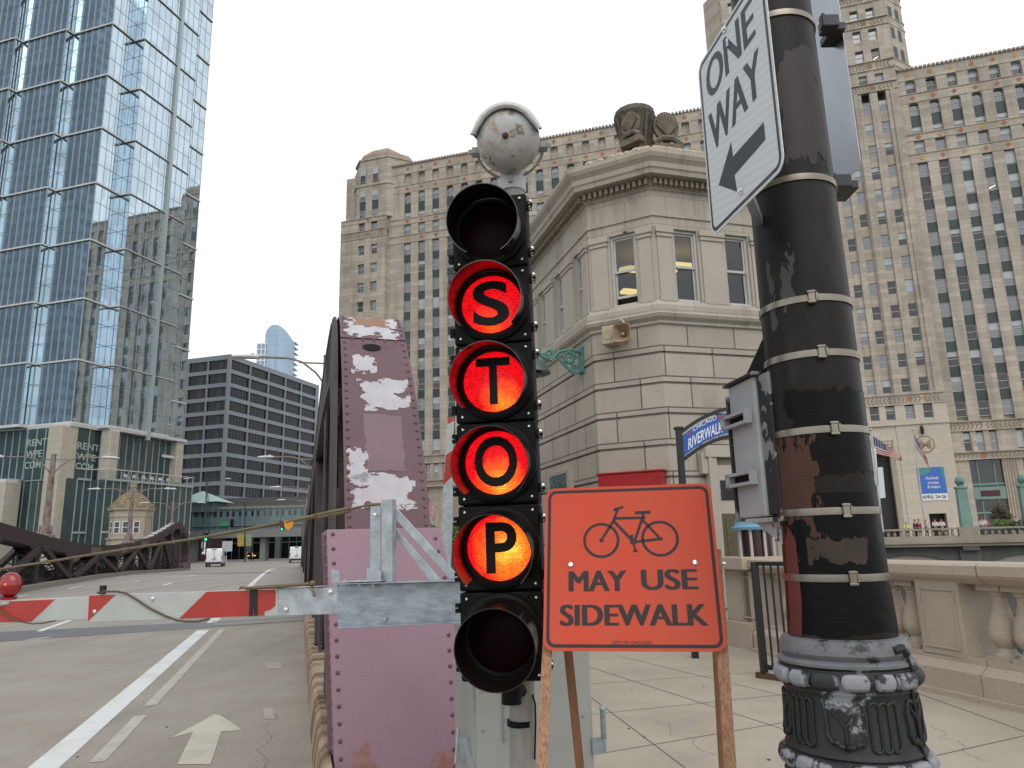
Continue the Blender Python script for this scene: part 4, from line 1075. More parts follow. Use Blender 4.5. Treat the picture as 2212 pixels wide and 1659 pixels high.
prof = [(.14, .1), (.14, .55), (.06, .60), (0, .62)]
z = .50
lines_ = [.50 + .0, 1.09, 1.68, 2.27, 2.86, 3.44, 4.03, 4.615, 5.20]
prof = [(.14, .1), (.14, .50), (0, .53)]
for k in range(1, 9): prof += [(0, lines_[k] - .030), (-.06, lines_[k] - .024), (-.06, lines_[k] + .018), (0, lines_[k] + .022)]
prof += [(0, 5.74)]
rings_uv(mb, HP, prof); mb.build('wall', hst, bh)
mb = MB(BT); rings_uv(mb, HP, [(.0, 5.74), (.05, 5.76), (.05, 5.81), (.13, 5.87), (.16, 5.93), (.13, 5.96), (.13, 6.10), (.06, 6.16), (.03, 6.22), (-.2, 6.22)]); mb.build('string_course', hst2, bh)
mb = MB(BT); rings_uv(mb, HP, [(-.22, 7.72), (.0, 7.72), (.0, 7.95), (.03, 7.96), (.03, 8.02), (0, 8.03), (0, 8.50), (.04, 8.52), (.04, 8.55), (-.2, 8.56)]); mb.build('frieze', hst2, bh)
mb = MB(BT); rings_uv(mb, HP, [(.05, 8.55), (.07, 8.56), (.07, 8.70), (.30, 8.72), (.32, 8.80), (.35, 8.83), (.36, 8.93), (.42, 9.0), (.46, 9.08), (.46, 9.16), (.2, 9.20), (-.4, 9.2)]); mb.build('cornice', hst2, bh)
mb = MB(BT)
inner = offs(HP, .07)
for i in range(len(HP)):
    p, q = Vector(inner[i]), Vector(inner[(i + 1) % len(HP)]); L_ = (q - p).length; n = int(L_ / .115); d = (q - p).normalized(); nn = Vector((d.y, -d.x))
    if nn.dot(p - Vector((8, 15))) < 0: nn = -nn
    for k in range(n):
        c = p + d * ((k + .5) * L_ / n) + nn * .055
        mb.box((c.x, c.y, 8.63), (.062, .11, .12), rot=Matrix.Rotation(math.atan2(d.y, d.x), 3, 'Z'))
mb.build('dentils', hst2, bh, kind='stuff')
# window storey: piers and sashes face by face
clear = bpy.data.materials.new('clear_glass'); clear.use_nodes = True
t_ = clear.node_tree; t_.nodes.clear(); o_ = t_.nodes.new('ShaderNodeOutputMaterial'); mxs = t_.nodes.new('ShaderNodeMixShader'); tp_ = t_.nodes.new('ShaderNodeBsdfTransparent'); gl_ = t_.nodes.new('ShaderNodeBsdfGlossy'); fr_ = t_.nodes.new('ShaderNodeFresnel')
tp_.inputs[0].default_value = (.62, .68, .68, 1); gl_.inputs['Roughness'].default_value = .03; gl_.inputs[0].default_value = (.8, .85, .88, 1); fr_.inputs[0].default_value = 1.75
t_.links.new(fr_.outputs[0], mxs.inputs[0]); t_.links.new(tp_.outputs[0], mxs.inputs[1]); t_.links.new(gl_.outputs[0], mxs.inputs[2]); t_.links.new(mxs.outputs[0], o_.inputs[0])
sash_m = mat('grey_white_sash', (.52, .53, .50), .55, col2=(.42, .42, .40), scale=5)
piers = MB(); piers_uv = None
pil = MB()
def face(p, q, wins, open_=()):
    """p,q plan points (outward normal on the right-hand side), wins: (start,end) distances along the face"""
    p, q = Vector(p), Vector(q); d = (q - p).normalized(); L_ = (q - p).length; nn = Vector((d.y, -d.x))
    if nn.dot(p - Vector((8, 15))) < 0: nn = -nn
    o = BT @ Vector((p.x, p.y, 0)); X = (BT.to_3x3() @ Vector((d.x, d.y, 0))); Yv = -(BT.to_3x3() @ Vector((nn.x, nn.y, 0)))
    F = frame3(o, X, Yv, Vector((0, 0, 1)))
    piers.T = F; pil.T = F; c = 0.0
    for a, b in list(wins) + [(L_, L_)]:
        if a > c:
            piers.b2(c + (.0 if c == 0 else .0), a, 0, .22, 6.2, 7.74)
            if a - c > .34:
                pil.b2(c + .06, a - .06, -.035, 0, 6.24, 7.52); pil.b2(c + .04, a - .04, -.06, 0, 7.52, 7.60); pil.b2(c + .02, a - .02, -.085, 0, 7.60, 7.72); pil.b2(c + .04, a - .04, -.05, 0, 6.2, 6.30)
        c = b
    for i, (a, b) in enumerate(wins):
        m_ = MB(F); f = .045
        m_.b2(a, a + f, .06, .17, 6.22, 7.72); m_.b2(b - f, b, .06, .17, 6.22, 7.72); m_.b2(a + f, b - f, .06, .17, 7.67, 7.72); m_.b2(a + f, b - f, .03, .17, 6.22, 6.27)
        w_ = m_.build('window', sash_m, bh)
        up = .16 if i in open_ else 0
        for (z0, z1, y) in ((6.95, 7.67, .10), (6.27 + up, 6.98 + up, .135)):
            m_ = MB(F); g = .035
            m_.b2(a + f, a + f + g, y, y + .03, z0, z1); m_.b2(b - f - g, b - f, y, y + .03, z0, z1); m_.b2(a + f + g, b - f - g, y, y + .03, z0, z0 + .05); m_.b2(a + f + g, b - f - g, y, y + .03, z1 - .04, z1)
            m_.build('sash', sash_m, w_)
            m_ = MB(F); m_.quad((a + f + g, y + .015, z0 + .05), (b - f - g, y + .015, z0 + .05), (b - f - g, y + .015, z1 - .04), (a + f + g, y + .015, z1 - .04)); m_.build('pane', clear, w_)
face(HP[1], HP[0], [(.42, .86), (1.60, 2.12), (2.80, 3.32), (4.0, 4.5)])
face(HP[1], HP[2], [(.46, 1.0)], (0,))
face(HP[2], HP[3], [(.42, .95), (1.56, 2.10), (2.45, 2.9)])
piers.T = BT; piers.b2(10.2, 10.5, 13.0, 18, 6.2, 7.74); piers.b2(5.6, 10.4, 18.0, 18.2, 6.2, 7.74); piers.prism([(9.5, 12.03, 6.2), (10.5, 13, 6.2), (10.3, 13.1, 6.2), (9.3, 12.25, 6.2)], (0, 0, 1.54))
hst3 = stone('window_pier_stone', (.385, .342, .288), (.43, .388, .33))
piers.build('pier', hst3, bh); pil.build('pilaster', hst3, bh, bevel=.008)
mb = MB(BT); mb.b2(6.3, 10.2, 13.2, 17.9, 6.0, 6.1); mb.b2(6.9, 9.9, 14.6, 14.75, 6.1, 7.7); mb.b2(6.0, 10.2, 12.4, 17.9, 7.73, 7.75)
mb.build('room', mat('room_wall', (.10, .095, .085), .8), bh)
mb = MB(BT); mb.b2(6.35, 7.6, 13.25, 13.5, 7.34, 7.40); mb.build('ceiling_lamp', emit('ceiling_tube', (1, .72, .28), 1.3), bh); mb = MB(BT); mb.b2(6.3, 7.5, 13.2, 13.4, 6.80, 6.86); mb.build('desk_lamp', MATS.get('x') or bpy.data.materials['ceiling_tube'], bh); mb = MB(BT); mb.b2(7.3, 8.3, 12.9, 13.1, 7.36, 7.42); mb.build('ceiling_lamp', bpy.data.materials['ceiling_tube'], bh)
# roof with tiles, antefixes and urn
mb = MB(BT)
c_ = (7.95, 14.6)
def rp(d, z, s_): return [Vector((p[0] + (c_[0] - p[0]) * s_, p[1] + (c_[1] - p[1]) * s_, z)) for p in offs(HP, d)]
for k in range(9):
    s0, s1 = k / 9 * .82, (k + 1) / 9 * .82
    mb.loft([rp(.12, 9.2 + 1.45 * (k / 9) + .06, s0), rp(.12, 9.2 + 1.45 * ((k + 1) / 9) + .02, s1)])
tile_m = mat('weathered_tile', (.33, .265, .17), .9, col2=(.17, .14, .10), scale=3, bump=.4, bscale=25)
e_ = offs(HP, .18)
for i in range(len(HP)):
    p, q = Vector(e_[i]), Vector(e_[(i + 1) % len(HP)]); L_ = (q - p).length; n = max(1, int(L_ / .5)); d = (q - p) / L_
    for k in range(n):
        c = p + d * ((k + .5) * L_ / n)
        for j in range(5):
            s_ = j * .16; mb.ball((c.x + (c_[0] - c.x) * s_, c.y + (c_[1] - c.y) * s_, 9.30 + 1.45 * s_ / .82), .10, 6, 1, sc=(1, 1, .8))
mb.build('roof', [tile_m, mat('tile_crest', (.42, .35, .25), .85, var=.25, scale=6)], bh)
urn = MB(BT); UX, UY = 7.42, 14.4
urn.lathe([(.55, 10.1), (.6, 10.25), (.42, 10.35), (.34, 10.5), (.26, 10.62), (.30, 10.9), (.36, 11.2), (.42, 11.5), (.50, 11.66), (.48, 11.78), (.42, 11.82), (.1, 11.84)], (UX, UY, 0), 16)
for k in range(14):
    a = 2 * math.pi * k / 14
    urn.tube([(UX + .30 * math.cos(a), UY + .30 * math.sin(a), 10.7), (UX + .36 * math.cos(a), UY + .36 * math.sin(a), 11.2), (UX + .47 * math.cos(a), UY + .47 * math.sin(a), 11.6)], [.04, .06, .04], 5)
urn.build('urn', mat('dark_weathered_stone', (.06, .055, .047), .9, col2=(.15, .13, .10), scale=4, bump=.5, bscale=20), bh)
for px_, py_, az_, k_ in ((7.98, 13.9, 8, 1.0), (7.05, 13.95, 60, .8)):
    pm = MB(); F = BT @ frame((px_, py_, 0), az_) @ Matrix.Translation((0, 0, 11.05)) @ Matrix.Scale(.62 * k_, 4) @ Matrix.Translation((0, 0, -11.05)); pm.T = F
    pm.prism([(.0 + .5 * math.cos(t), 0, 11.35 + .62 * math.sin(t)) for t in (k * math.pi / 10 for k in range(20))], (0, .14, 0))
    for k in range(-4, 5):
        a = math.pi / 2 + k * .33; pm.tube([(0, -.04, 10.95), (.22 * math.cos(a), -.07, 11.15 + .3 * math.sin(a) * .6), (.42 * math.cos(a), -.04, 11.33 + .5 * math.sin(a))], [.02, .055, .06], 5)
    pm.tube([(-.55, 0, 10.62), (-.2, -.02, 10.85), (.2, -.02, 10.85), (.55, 0, 10.62)], .12, 6); pm.b2(-.55, .55, -.1, .3, 10.3, 10.6)
    pm.build('palmette', mat('carved_tan_stone', (.22, .185, .14), .9, col2=(.10, .085, .065), scale=5, bump=.3, bscale=25), bh)
# door, transom grille, teal window, frames of face three
F3 = frame3(BT @ Vector((6.44, 12.03, 0)), -BL, BF, Vector((0, 0, 1)))
mb = MB(F3)
mb.b2(.86, 1.62, -.10, 0, .53, 3.06); d0 = mb.build('door_surround', hst3, bh)
mb = MB(F3); mb.b2(.72, .80, -.16, -.0, .53, 3.4); mb.b2(.80, .9, -.14, 0, .53, 3.2); mb.b2(.66, 1.9, -.17, 0, 3.2, 3.42); mb.b2(.60, .74, -.12, 0, 2.9, 3.3); mb.build('door_trim', hst3, bh, bevel=.01)
mb = MB(F3); mb.b2(.93, 1.50, -.115, -.10, .56, 2.18, 0); mb.b2(.99, 1.44, -.125, -.115, .64, 2.1, 0)
door = mb.build('door', mat('drab_green_door', (.105, .085, .04), .55, col2=(.075, .06, .03), scale=3), bh, bevel=.006)
mb = MB(F3)
rnd = random.Random(3)
for r_ in range(3):
    for k in range(4):
        x = 1.02 + k * .095 + rnd.uniform(-.01, .01); z = 2.0 - r_ * .14
        pts = [Vector((x + rnd.uniform(-.03, .05), -.128, z + rnd.uniform(-.05, .05))) for _ in range(4)]; mb.tube(pts, .004, 4)
mb.build('scratches', mat('chalk_scratch', (.24, .22, .16), .8), door)
mb = MB(F3); mb.b2(.95, 1.5, -.11, -.10, 2.42, 2.78, 0)
for k in range(3): mb.tube([(.97 + k * .26, -.115, 2.44), (.97 + k * .26, -.115, 2.76)], .012, 4, 1)
for k in (0, 1):
    for a in range(4): mb.tube([(1.1 + k * .26 - .11 * math.cos(a * math.pi / 4), -.115, 2.6 - .14 * math.sin(a * math.pi / 4)), (1.1 + k * .26 + .11 * math.cos(a * math.pi / 4), -.115, 2.6 + .14 * math.sin(a * math.pi / 4))], .007, 4, 1)
mb.build('transom_grille', [mat('dark_grille_back', (.012, .010, .009), .6), mat('dark_grille', (.05, .04, .035), .6)], bh)
FL = frame3(BT @ Vector((5.47, 13.0, 0)), BF, -BL, Vector((0, 0, 1)))
mb = MB(FL); mb.b2(1.39, 2.95, -.05, .0, 2.2, 3.33); tw = mb.build('window', hst3, bh)
mb = MB(FL); mb.b2(1.60, 2.78, -.07, -.05, 2.2, 3.24); mb.build('frame', mat('bronze_trim', (.33, .30, .25), .6), tw)
mb = MB(FL); mb.quad((1.66, -.075, 2.2), (2.72, -.075, 2.2), (2.72, -.075, 3.18), (1.66, -.075, 3.18)); mb.build('pane', mat('teal_pane', (.02, .075, .075), .15, col2=(.10, .17, .16), scale=6, stretch=(1, 1, 3), thr=(.5, .56), spec=.8), tw)
# ---- things fixed on the bridge house
CD = Vector((1, -1, 0)).normalized(); FC = frame3(BT @ Vector((5.47, 13.0, 0)), BT.to_3x3() @ CD, BT.to_3x3() @ Vector((1, 1, 0)).normalized(), Vector((0, 0, 1)))
redm = mat('red_cabinet_paint', (.32, .006, .010), .4, var=.12, scale=4)
rb = thing('hose_cabinet', 'red metal cabinet with a dark window on the stone corner above the orange sign', 'cabinet', FC @ Vector((.65, 0, 2.0)))
mb = MB(FC); mb.b2(.06, 1.30, -.24, -.005, 2.0, 2.95); mb.b2(.03, 1.33, -.26, -.005, 2.95, 2.985); mb.build('body', redm, rb, bevel=.01)
mb = MB(FC); mb.b2(.24, 1.12, -.25, -.241, 2.15, 2.70); mb.build('window', mat('cabinet_dark', (.01, .008, .008), .3), rb)
sk = thing('speaker', 'square rusty cream loudspeaker box on the stone wall beside the horn speaker', 'loudspeaker', FC @ Vector((.4, -.1, 5.6)))
crm = mat('rusty_cream_metal', (.42, .35, .24), .6, col2=(.28, .13, .06), scale=5, thr=(.62, .7))
mb = MB(FC); mb.b2(.30, .56, -.28, -.005, 5.44, 5.80); mb.build('box', crm, sk, bevel=.015)
mb = MB(FC); mb.T = FC @ frame3((.43, -.285, 5.62), (1, 0, 0), (0, 0, 1), (0, -1, 0))
mb.lathe([(.10, 0), (.10, .008), (.085, .009), (.07, .004), (.03, .006), (.002, .006)], n=18); mb.build('grille', mat('cream_disc', (.36, .30, .21), .6), sk)
hn = thing('horn_speaker', 'tan square mouthed horn loudspeaker on the stone wall', 'loudspeaker', FC @ Vector((.72, -.1, 5.6)))
mb = MB(FC @ frame3((.72, -.02, 5.58), (1, 0, 0), (0, 0, 1), (.05, -1, .02)))
def sqr(r, z, n=16, p=4): return [Vector((r * (abs(math.cos(t)) ** (2 / p)) * (1 if math.cos(t) >= 0 else -1), r * (abs(math.sin(t)) ** (2 / p)) * (1 if math.sin(t) >= 0 else -1), z)) for t in (2 * math.pi * k / n for k in range(n))]
mb.loft([sqr(.05, .0), sqr(.06, .12), sqr(.10, .22), sqr(.16, .33), sqr(.185, .36), sqr(.175, .365), sqr(.15, .335), sqr(.09, .24), sqr(.03, .17)])
mb.build('horn', mat('tan_horn', (.34, .26, .17), .6, col2=(.25, .15, .08), scale=6), hn)
mb = MB(FC @ frame3((.72, -.02, 5.58), (1, 0, 0), (0, 0, 1), (.05, -1, .02))); mb.lathe([(.03, .16), (.035, .26), (.028, .275), (.001, .278)], n=10); mb.build('driver', mat('driver_grey', (.30, .29, .26), .5), hn)
mb = MB(FC); mb.tube([(.62, -.005, 5.72), (.62, -.1, 5.86), (.66, -.16, 5.92), (.72, -.14, 5.84), (.72, -.12, 5.72)], .022, 6); mb.build('bracket', galv, hn)
# verdigris bracket lamp on the side wall
vg = mat('verdigris', (.055, .15, .135), .7, col2=(.12, .26, .23), scale=7, bump=.3, bscale=30)
bx = Vector((0, 0, 0))
la = thing('bracket_lamp', 'verdigris scrolled bracket lamp on the stone wall half hidden by the stop signal', 'wall lamp', FL @ Vector((.55, 0, 4.9)))
FLU = FL @ Matrix.Translation((0, 0, .33))
mb = MB(FLU)
mb.b2(.50, .74, -.04, -.005, 4.78, 5.32)
def spiral(cx, cz, r0, r1, a0, a1, n=20): return [(0.62, cx + (r0 + (r1 - r0) * k / n) * math.cos(a0 + (a1 - a0) * k / n), cz + (r0 + (r1 - r0) * k / n) * math.sin(a0 + (a1 - a0) * k / n)) for k in range(n + 1)]
mb.tube(spiral(-.28, 5.08, .15, .02, 0, 3 * math.pi), .035, 6); mb.tube(spiral(-.72, 5.16, .11, .02, -math.pi, 2 * math.pi), .032, 6); mb.tube(spiral(-.2, 4.86, .09, .02, 0, 3 * math.pi), .028, 6)
mb.tube([(.62, -.02, 5.22), (.62, -.28, 5.26), (.62, -.5, 5.2), (.62, -.68, 5.02), (.62, -.85, 5.08), (.62, -1.0, 5.24), (.62, -1.12, 5.22)], .04, 6)
mb.tube([(.62, -.02, 4.82), (.62, -.2, 4.76), (.62, -.4, 4.95), (.62, -.55, 5.12)], .035, 6)
for k in range(10): mb.ball((.62, -.28 + .11 * math.cos(k * .63), 5.08 + .11 * math.sin(k * .63)), .03, 6, sc=(1.6, 1, 1))
mb.build('bracket', vg, la)
mb = MB(FLU); mb.lathe([(.03, 5.24), (.07, 5.16), (.09, 5.05), (.2, 5.0), (.32, 4.9), (.38, 4.78), (.40, 4.72), (.36, 4.72), (.2, 4.76)], (.62, -1.12, 0), 20)
mb.lathe([(.02, 5.42), (.06, 5.36), (.035, 5.28), (.06, 5.22)], (.62, -1.12, 0), 10); mb.build('lamp_shade', mat('grey_verdigris', (.10, .135, .13), .5, col2=(.06, .10, .095), scale=5), la)
mb = MB(FLU); mb.lathe([(.2, 4.76), (.22, 4.70), (.12, 4.62), (.02, 4.58)], (.62, -1.12, 0), 12); mb.build('lens', mat('lamp_lens', (.08, .09, .09), .15), la)
# ---- riverwalk arch sign
RY = 10.6
rwk = thing('riverwalk_sign', 'arched blue riverwalk sign with white lettering on black posts before the stone house', 'sign', (at(1472, 1300, RY).x, RY, .15))
def rpt(x, y, d=0): p = at(x, y, RY + d); return p
def arc(y0, yc, n=14, x0=1466, x1=1740): return [(x0 + (x1 - x0) * k / n, y0 + (yc - y0) * (1 - ((k / n - .5) * 2) ** 2)) for k in range(n + 1)]
top_o, bot_o = arc(938, 880), arc(1002, 940)
top_i, bot_i = arc(945, 889, 14, 1469, 1737), arc(993, 932, 14, 1469, 1737)
mb = MB(); n = len(top_i)
for i in range(n - 1): mb.prism([rpt(*top_i[i]), rpt(*top_i[i + 1]), rpt(*bot_i[i + 1]), rpt(*bot_i[i])], (0, .03, 0))
mb.build('panel', mat('riverwalk_blue', (.010, .085, .37), .4), rwk)
blk = mat('black_iron', (.012, .013, .015), .45, spec=.4)
mb = MB(); mb.tube([rpt(*p, .015) for p in top_o], .035, 4); mb.tube([rpt(*p, .015) for p in bot_o], .035, 4)
mb.build('frame', blk, rwk)
for x in (1466, 1742):
    mb = MB(); p = rpt(x, 930, .015); mb.box((p.x, p.y, (3.32 + .15) / 2), (.085, .085, 3.32 - .15)); mb.box((p.x, p.y, 3.33), (.12, .12, .035)); mb.build('post', blk, rwk)
XC = 1603
def warp(u, v):       # u px from centre, v px up from the bottom arc middle
    x = XC + u; k = (x - 1466) / 276; yb = 1000 + (938 - 1000) * (1 - ((k - .5) * 2) ** 2); return rpt(x, yb - v, -.004)
def curved(s_, u0, v0, w, h, bold, name, m):
    mb = MB(lambda p: warp(p.x, p.y) + Vector((0, -p.z, 0))); mb.text(s_, u0, v0, w, h, 0, .004, 0, bold); mb.build(name, m, rwk)
wl = mat('sign_white', (.70, .74, .80), .5)
curved('RIVERWALK', -116, 10, 74, 24, .012, 'lettering', wl); curved('CHICAGO', -106, 42, 50, 10.5, 0, 'lettering', wl)
mb = MB(lambda p: warp(p.x, p.y) + Vector((0, -p.z, 0)))
for u in (-117, -111, -51, -45):
    mb.add([(u + r_ * math.cos(t), 45 + r_ * math.sin(t), .002) for t, r_ in ((math.pi / 2 + k * math.pi / 6, 3.2 if k % 2 == 0 else 1.5) for k in range(12))], [tuple(range(12))])
mb.build('star', mat('star_red', (.45, .02, .05), .5), rwk)
# ---- balustrade
bal_st = stone('balustrade_stone', (.375, .31, .25), (.44, .375, .305)); layer(bal_st, (.24, .20, .165), 1.2, (.58, .8), stretch=(1, 1, .5))
bal = thing('balustrade', 'tan stone balustrade with turned balusters running along the sidewalk edge behind the lamp post', 'balustrade', bl(6, -6.65, .15))
F = BT
def cap_prof(y): return [(6.38, y, 1.30), (6.36, y, 1.33), (6.36, y, 1.42), (6.40, y, 1.445), (6.9, y, 1.445), (6.94, y, 1.42), (6.94, y, 1.33), (6.9, y, 1.30), (6.84, y, 1.24), (6.46, y, 1.24)]
mb = MB(F)
for y0, y1 in ((-1, 2.27), (2.285, 5.84), (5.855, 9.7)): mb.loft([cap_prof(y0), cap_prof(y1)])
mb.build('rail', bal_st, bal)
mb = MB(F)
for y0, y1 in ((-1, 2.4), (2.41, 5.95), (5.96, 9.7)):
    mb.loft([[(6.34, y, .12), (6.34, y, .40), (6.44, y, .47), (6.44, y, .52), (6.86, y, .52), (6.86, y, .47), (6.96, y, .40), (6.96, y, .12)] for y in (y0, y1)])
mb.b2(6.28, 6.36, -1, 9.7, .10, .20)
mb.build('plinth', bal_st, bal)
for y0, y1 in ((6.17, 6.72), (2.2, 2.75), (9.55, 10.1)):
    mb = MB(F); mb.b2(6.44, 6.86, y0, y1, .5, 1.26)
    x = 6.44
    mb.b2(6.425, 6.44, y0 + .05, y1 - .05, .58, .60); mb.b2(6.425, 6.44, y0 + .05, y1 - .05, 1.16, 1.18); mb.b2(6.425, 6.44, y0 + .05, y0 + .07, .6, 1.16); mb.b2(6.425, 6.44, y1 - .07, y1 - .05, .6, 1.16)
    mb.build('pedestal', bal_st, bal, bevel=.006)
bp = [(.125, .52), (.125, .58), (.105, .585), (.09, .60), (.075, .64), (.10, .665), (.135, .72), (.14, .78), (.125, .86), (.09, .97), (.07, 1.06), (.068, 1.12), (.09, 1.14), (.09, 1.16), (.12, 1.18)]
proto = None
ys_ = [5.90 - .275 * k for k in range(11)] + [6.98 + .275 * k for k in range(9)]
for y in ys_:
    if proto is None:
        mb = MB(Matrix(F.to_3x3()).to_4x4()); mb.lathe(bp, n=20); mb.b2(-.13, .13, -.13, .13, 1.18, 1.25); mb.b2(-.13, .13, -.13, .13, .5, .56)
        o = proto = mb.build('baluster', bal_st); o.parent = bal
    else: o = proto.copy(); COL.objects.link(o)
    o.location = F @ Vector((6.65, y, 0)) - bal.location
# newel at the stair
nw = thing('stair_pier', 'square stone pier with a flat cap beside the black gate at the stairhead', 'stone pier', bl(10.2, -6.6, .15))
mb = MB(F); mb.b2(6.33, 6.93, 9.75, 10.6, .12, .52); mb.b2(6.44, 6.84, 9.85, 10.5, .52, 1.28); mb.build('shaft', bal_st, nw, bevel=.01)
mb = MB(F); mb.b2(6.27, 6.97, 9.72, 10.65, 1.28, 1.46); mb.build('cap', bal_st, nw, bevel=.015)
# black gate
gt = thing('iron_gate', 'black iron gate with square bars leaning by the stone stair pier', 'gate', at(1640, 1395, 8.9) * 1.0)
GY = 9.0
mb = MB()
p, q = at(1637, 1300, GY), at(1745, 1300, GY - .5)
d = (q - p); d.z = 0; L_ = d.length; d.normalize()
def gp(u, z): return p + d * u + Vector((0, 0, z - p.z))
mb.tube([gp(0, .22), gp(0, 1.46)], .052, 4); mb.tube([gp(0, 1.44), gp(L_, 1.44)], .03, 4); mb.tube([gp(0, .28), gp(L_, .28)], .035, 4)
mb.build('frame', blk, gt)
for k in range(6):
    mb = MB(); u = .12 + k * .095; mb.tube([gp(u, .28), gp(u, 1.42)], .014, 4); mb.build('bar', blk, gt)
mb = MB(); mb.tube([gp(-.1, .18), gp(.35, .17)], .045, 4); mb.build('foot', rustm, gt)
# blue roofed booth beyond
bo = thing('ticket_booth', 'small booth with a light blue rounded roof glimpsed between the signal box and the gate', 'booth', (4.55, 12.0, .15))
o0 = at(1636, 1200, 11.6)
mb = MB(); mb.lathe([(.34, 1.86), (.36, 1.90), (.30, 1.93), (.27, 2.04), (.25, 2.11), (.05, 2.14)], (o0.x, o0.y, 0), 18); mb.build('roof', mat('pale_blue_roof', (.17, .36, .50), .45), bo)
mb = MB()
for k in range(8): a = k * math.pi / 4 + .2; mb.tube([(o0.x + .26 * math.cos(a), o0.y + .26 * math.sin(a), .2), (o0.x + .26 * math.cos(a), o0.y + .26 * math.sin(a), 1.88)], .022, 6)
mb.build('post', mat('off_white_post', (.50, .48, .44), .6), bo)
mb = MB(); mb.lathe([(.22, .15), (.22, 1.86)], (o0.x, o0.y, 0), 12); mb.build('glass', mat('maroon_glass', (.035, .010, .014), .2), bo)
# ================================================================ STOP SIGNAL, BELL AND BARRIER GATE
def onplane(x, y, p, n):
    d = ray(x, y); n = Vector(n); return CP + d * ((Vector(p) - CP).dot(n) / d.dot(n))
SG = frame((-.048, 3.15, 0), 8.0) @ Matrix.Rotation(R(-.7), 4, 'Y')
sig = thing('traffic_signal', 'tall black six lamp signal spelling STOP in glowing red on a grey pole', 'traffic signal', (-.02, 3.35, .15))
LZ = [1.2 + .178 + .356 * k for k in range(6)]
def lens_mat(name, hx, hz, hot, base, size=.55):
    m = bpy.data.materials.new(name); m.use_nodes = True; t = m.node_tree; N = t.nodes; L = t.links; b = N['Principled BSDF']
    b.inputs['Roughness'].default_value = .3; b.inputs['Specular IOR Level'].default_value = .15; b.inputs['Base Color'].default_value = (.06, .001, .002, 1)
    tc = N.new('ShaderNodeTexCoord')
    sp_ = N.new('ShaderNodeVectorMath'); sp_.operation = 'SUBTRACT'; sp_.inputs[1].default_value = (hx, .5, hz); L.new(tc.outputs['Generated'], sp_.inputs[0])
    sc_ = N.new('ShaderNodeVectorMath'); sc_.operation = 'MULTIPLY'; sc_.inputs[1].default_value = (1, 0, 1); L.new(sp_.outputs[0], sc_.inputs[0])
    ln = N.new('ShaderNodeVectorMath'); ln.operation = 'LENGTH'; L.new(sc_.outputs[0], ln.inputs[0])
    nz = N.new('ShaderNodeTexNoise'); nz.inputs['Scale'].default_value = 5; L.new(tc.outputs['Generated'], nz.inputs['Vector'])
    ad = N.new('ShaderNodeMath'); ad.operation = 'MULTIPLY_ADD'; L.new(nz.outputs['Fac'], ad.inputs[0]); ad.inputs[1].default_value = .28; L.new(ln.outputs['Value'], ad.inputs[2])
    rp = N.new('ShaderNodeValToRGB'); e = rp.color_ramp.elements
    e[0].position = .10; e[0].color = (1, .62 * hot, .06 * hot, 1); e[1].position = .14 + size; e[1].color = (.70, .004, .008, 1)
    x_ = e.new(.14 + size * .45); x_.color = (1, .16 * hot, .012, 1)
    L.new(ad.outputs[0], rp.inputs[0])
    # small prism cells pressed in the lens
    mp = N.new('ShaderNodeMapping'); mp.inputs['Rotation'].default_value = (R(90), 0, 0); L.new(tc.outputs['Generated'], mp.inputs[0])
    br = N.new('ShaderNodeTexBrick'); br.inputs['Scale'].default_value = 1; br.inputs['Brick Width'].default_value = .045; br.inputs['Row Height'].default_value = .026; br.inputs['Mortar Size'].default_value = .0042
    br.inputs['Color1'].default_value = (1, 1, 1, 1); br.inputs['Color2'].default_value = (.50, .50, .50, 1); br.inputs['Mortar'].default_value = (.26, .26, .26, 1)
    L.new(mp.outputs[0], br.inputs['Vector'])
    mx = N.new('ShaderNodeMix'); mx.data_type = 'RGBA'; mx.blend_type = 'MULTIPLY'; mx.inputs[0].default_value = 1
    L.new(rp.outputs[0], mx.inputs[6]); L.new(br.outputs['Color'], mx.inputs[7]); L.new(mx.outputs[2], b.inputs['Emission Color'])
    b.inputs['Emission Strength'].default_value = base
    return m
dim = mat('unlit_red_lens', (.007, .0005, .0007), .4, spec=.06)
LM = {4: ('S', lens_mat('lit_lens_s', .5, .12, .18, 2.2, .42)), 3: ('T', lens_mat('lit_lens_t', .66, .16, .5, 2.3, .42)), 2: ('O', lens_mat('lit_lens_o', .58, .16, .68, 2.5, .48)), 1: ('P', lens_mat('lit_lens_p', .66, .46, 1.0, 2.8, .6))}
letm = mat('letter_black', (.004, .004, .004), .5, spec=.2)
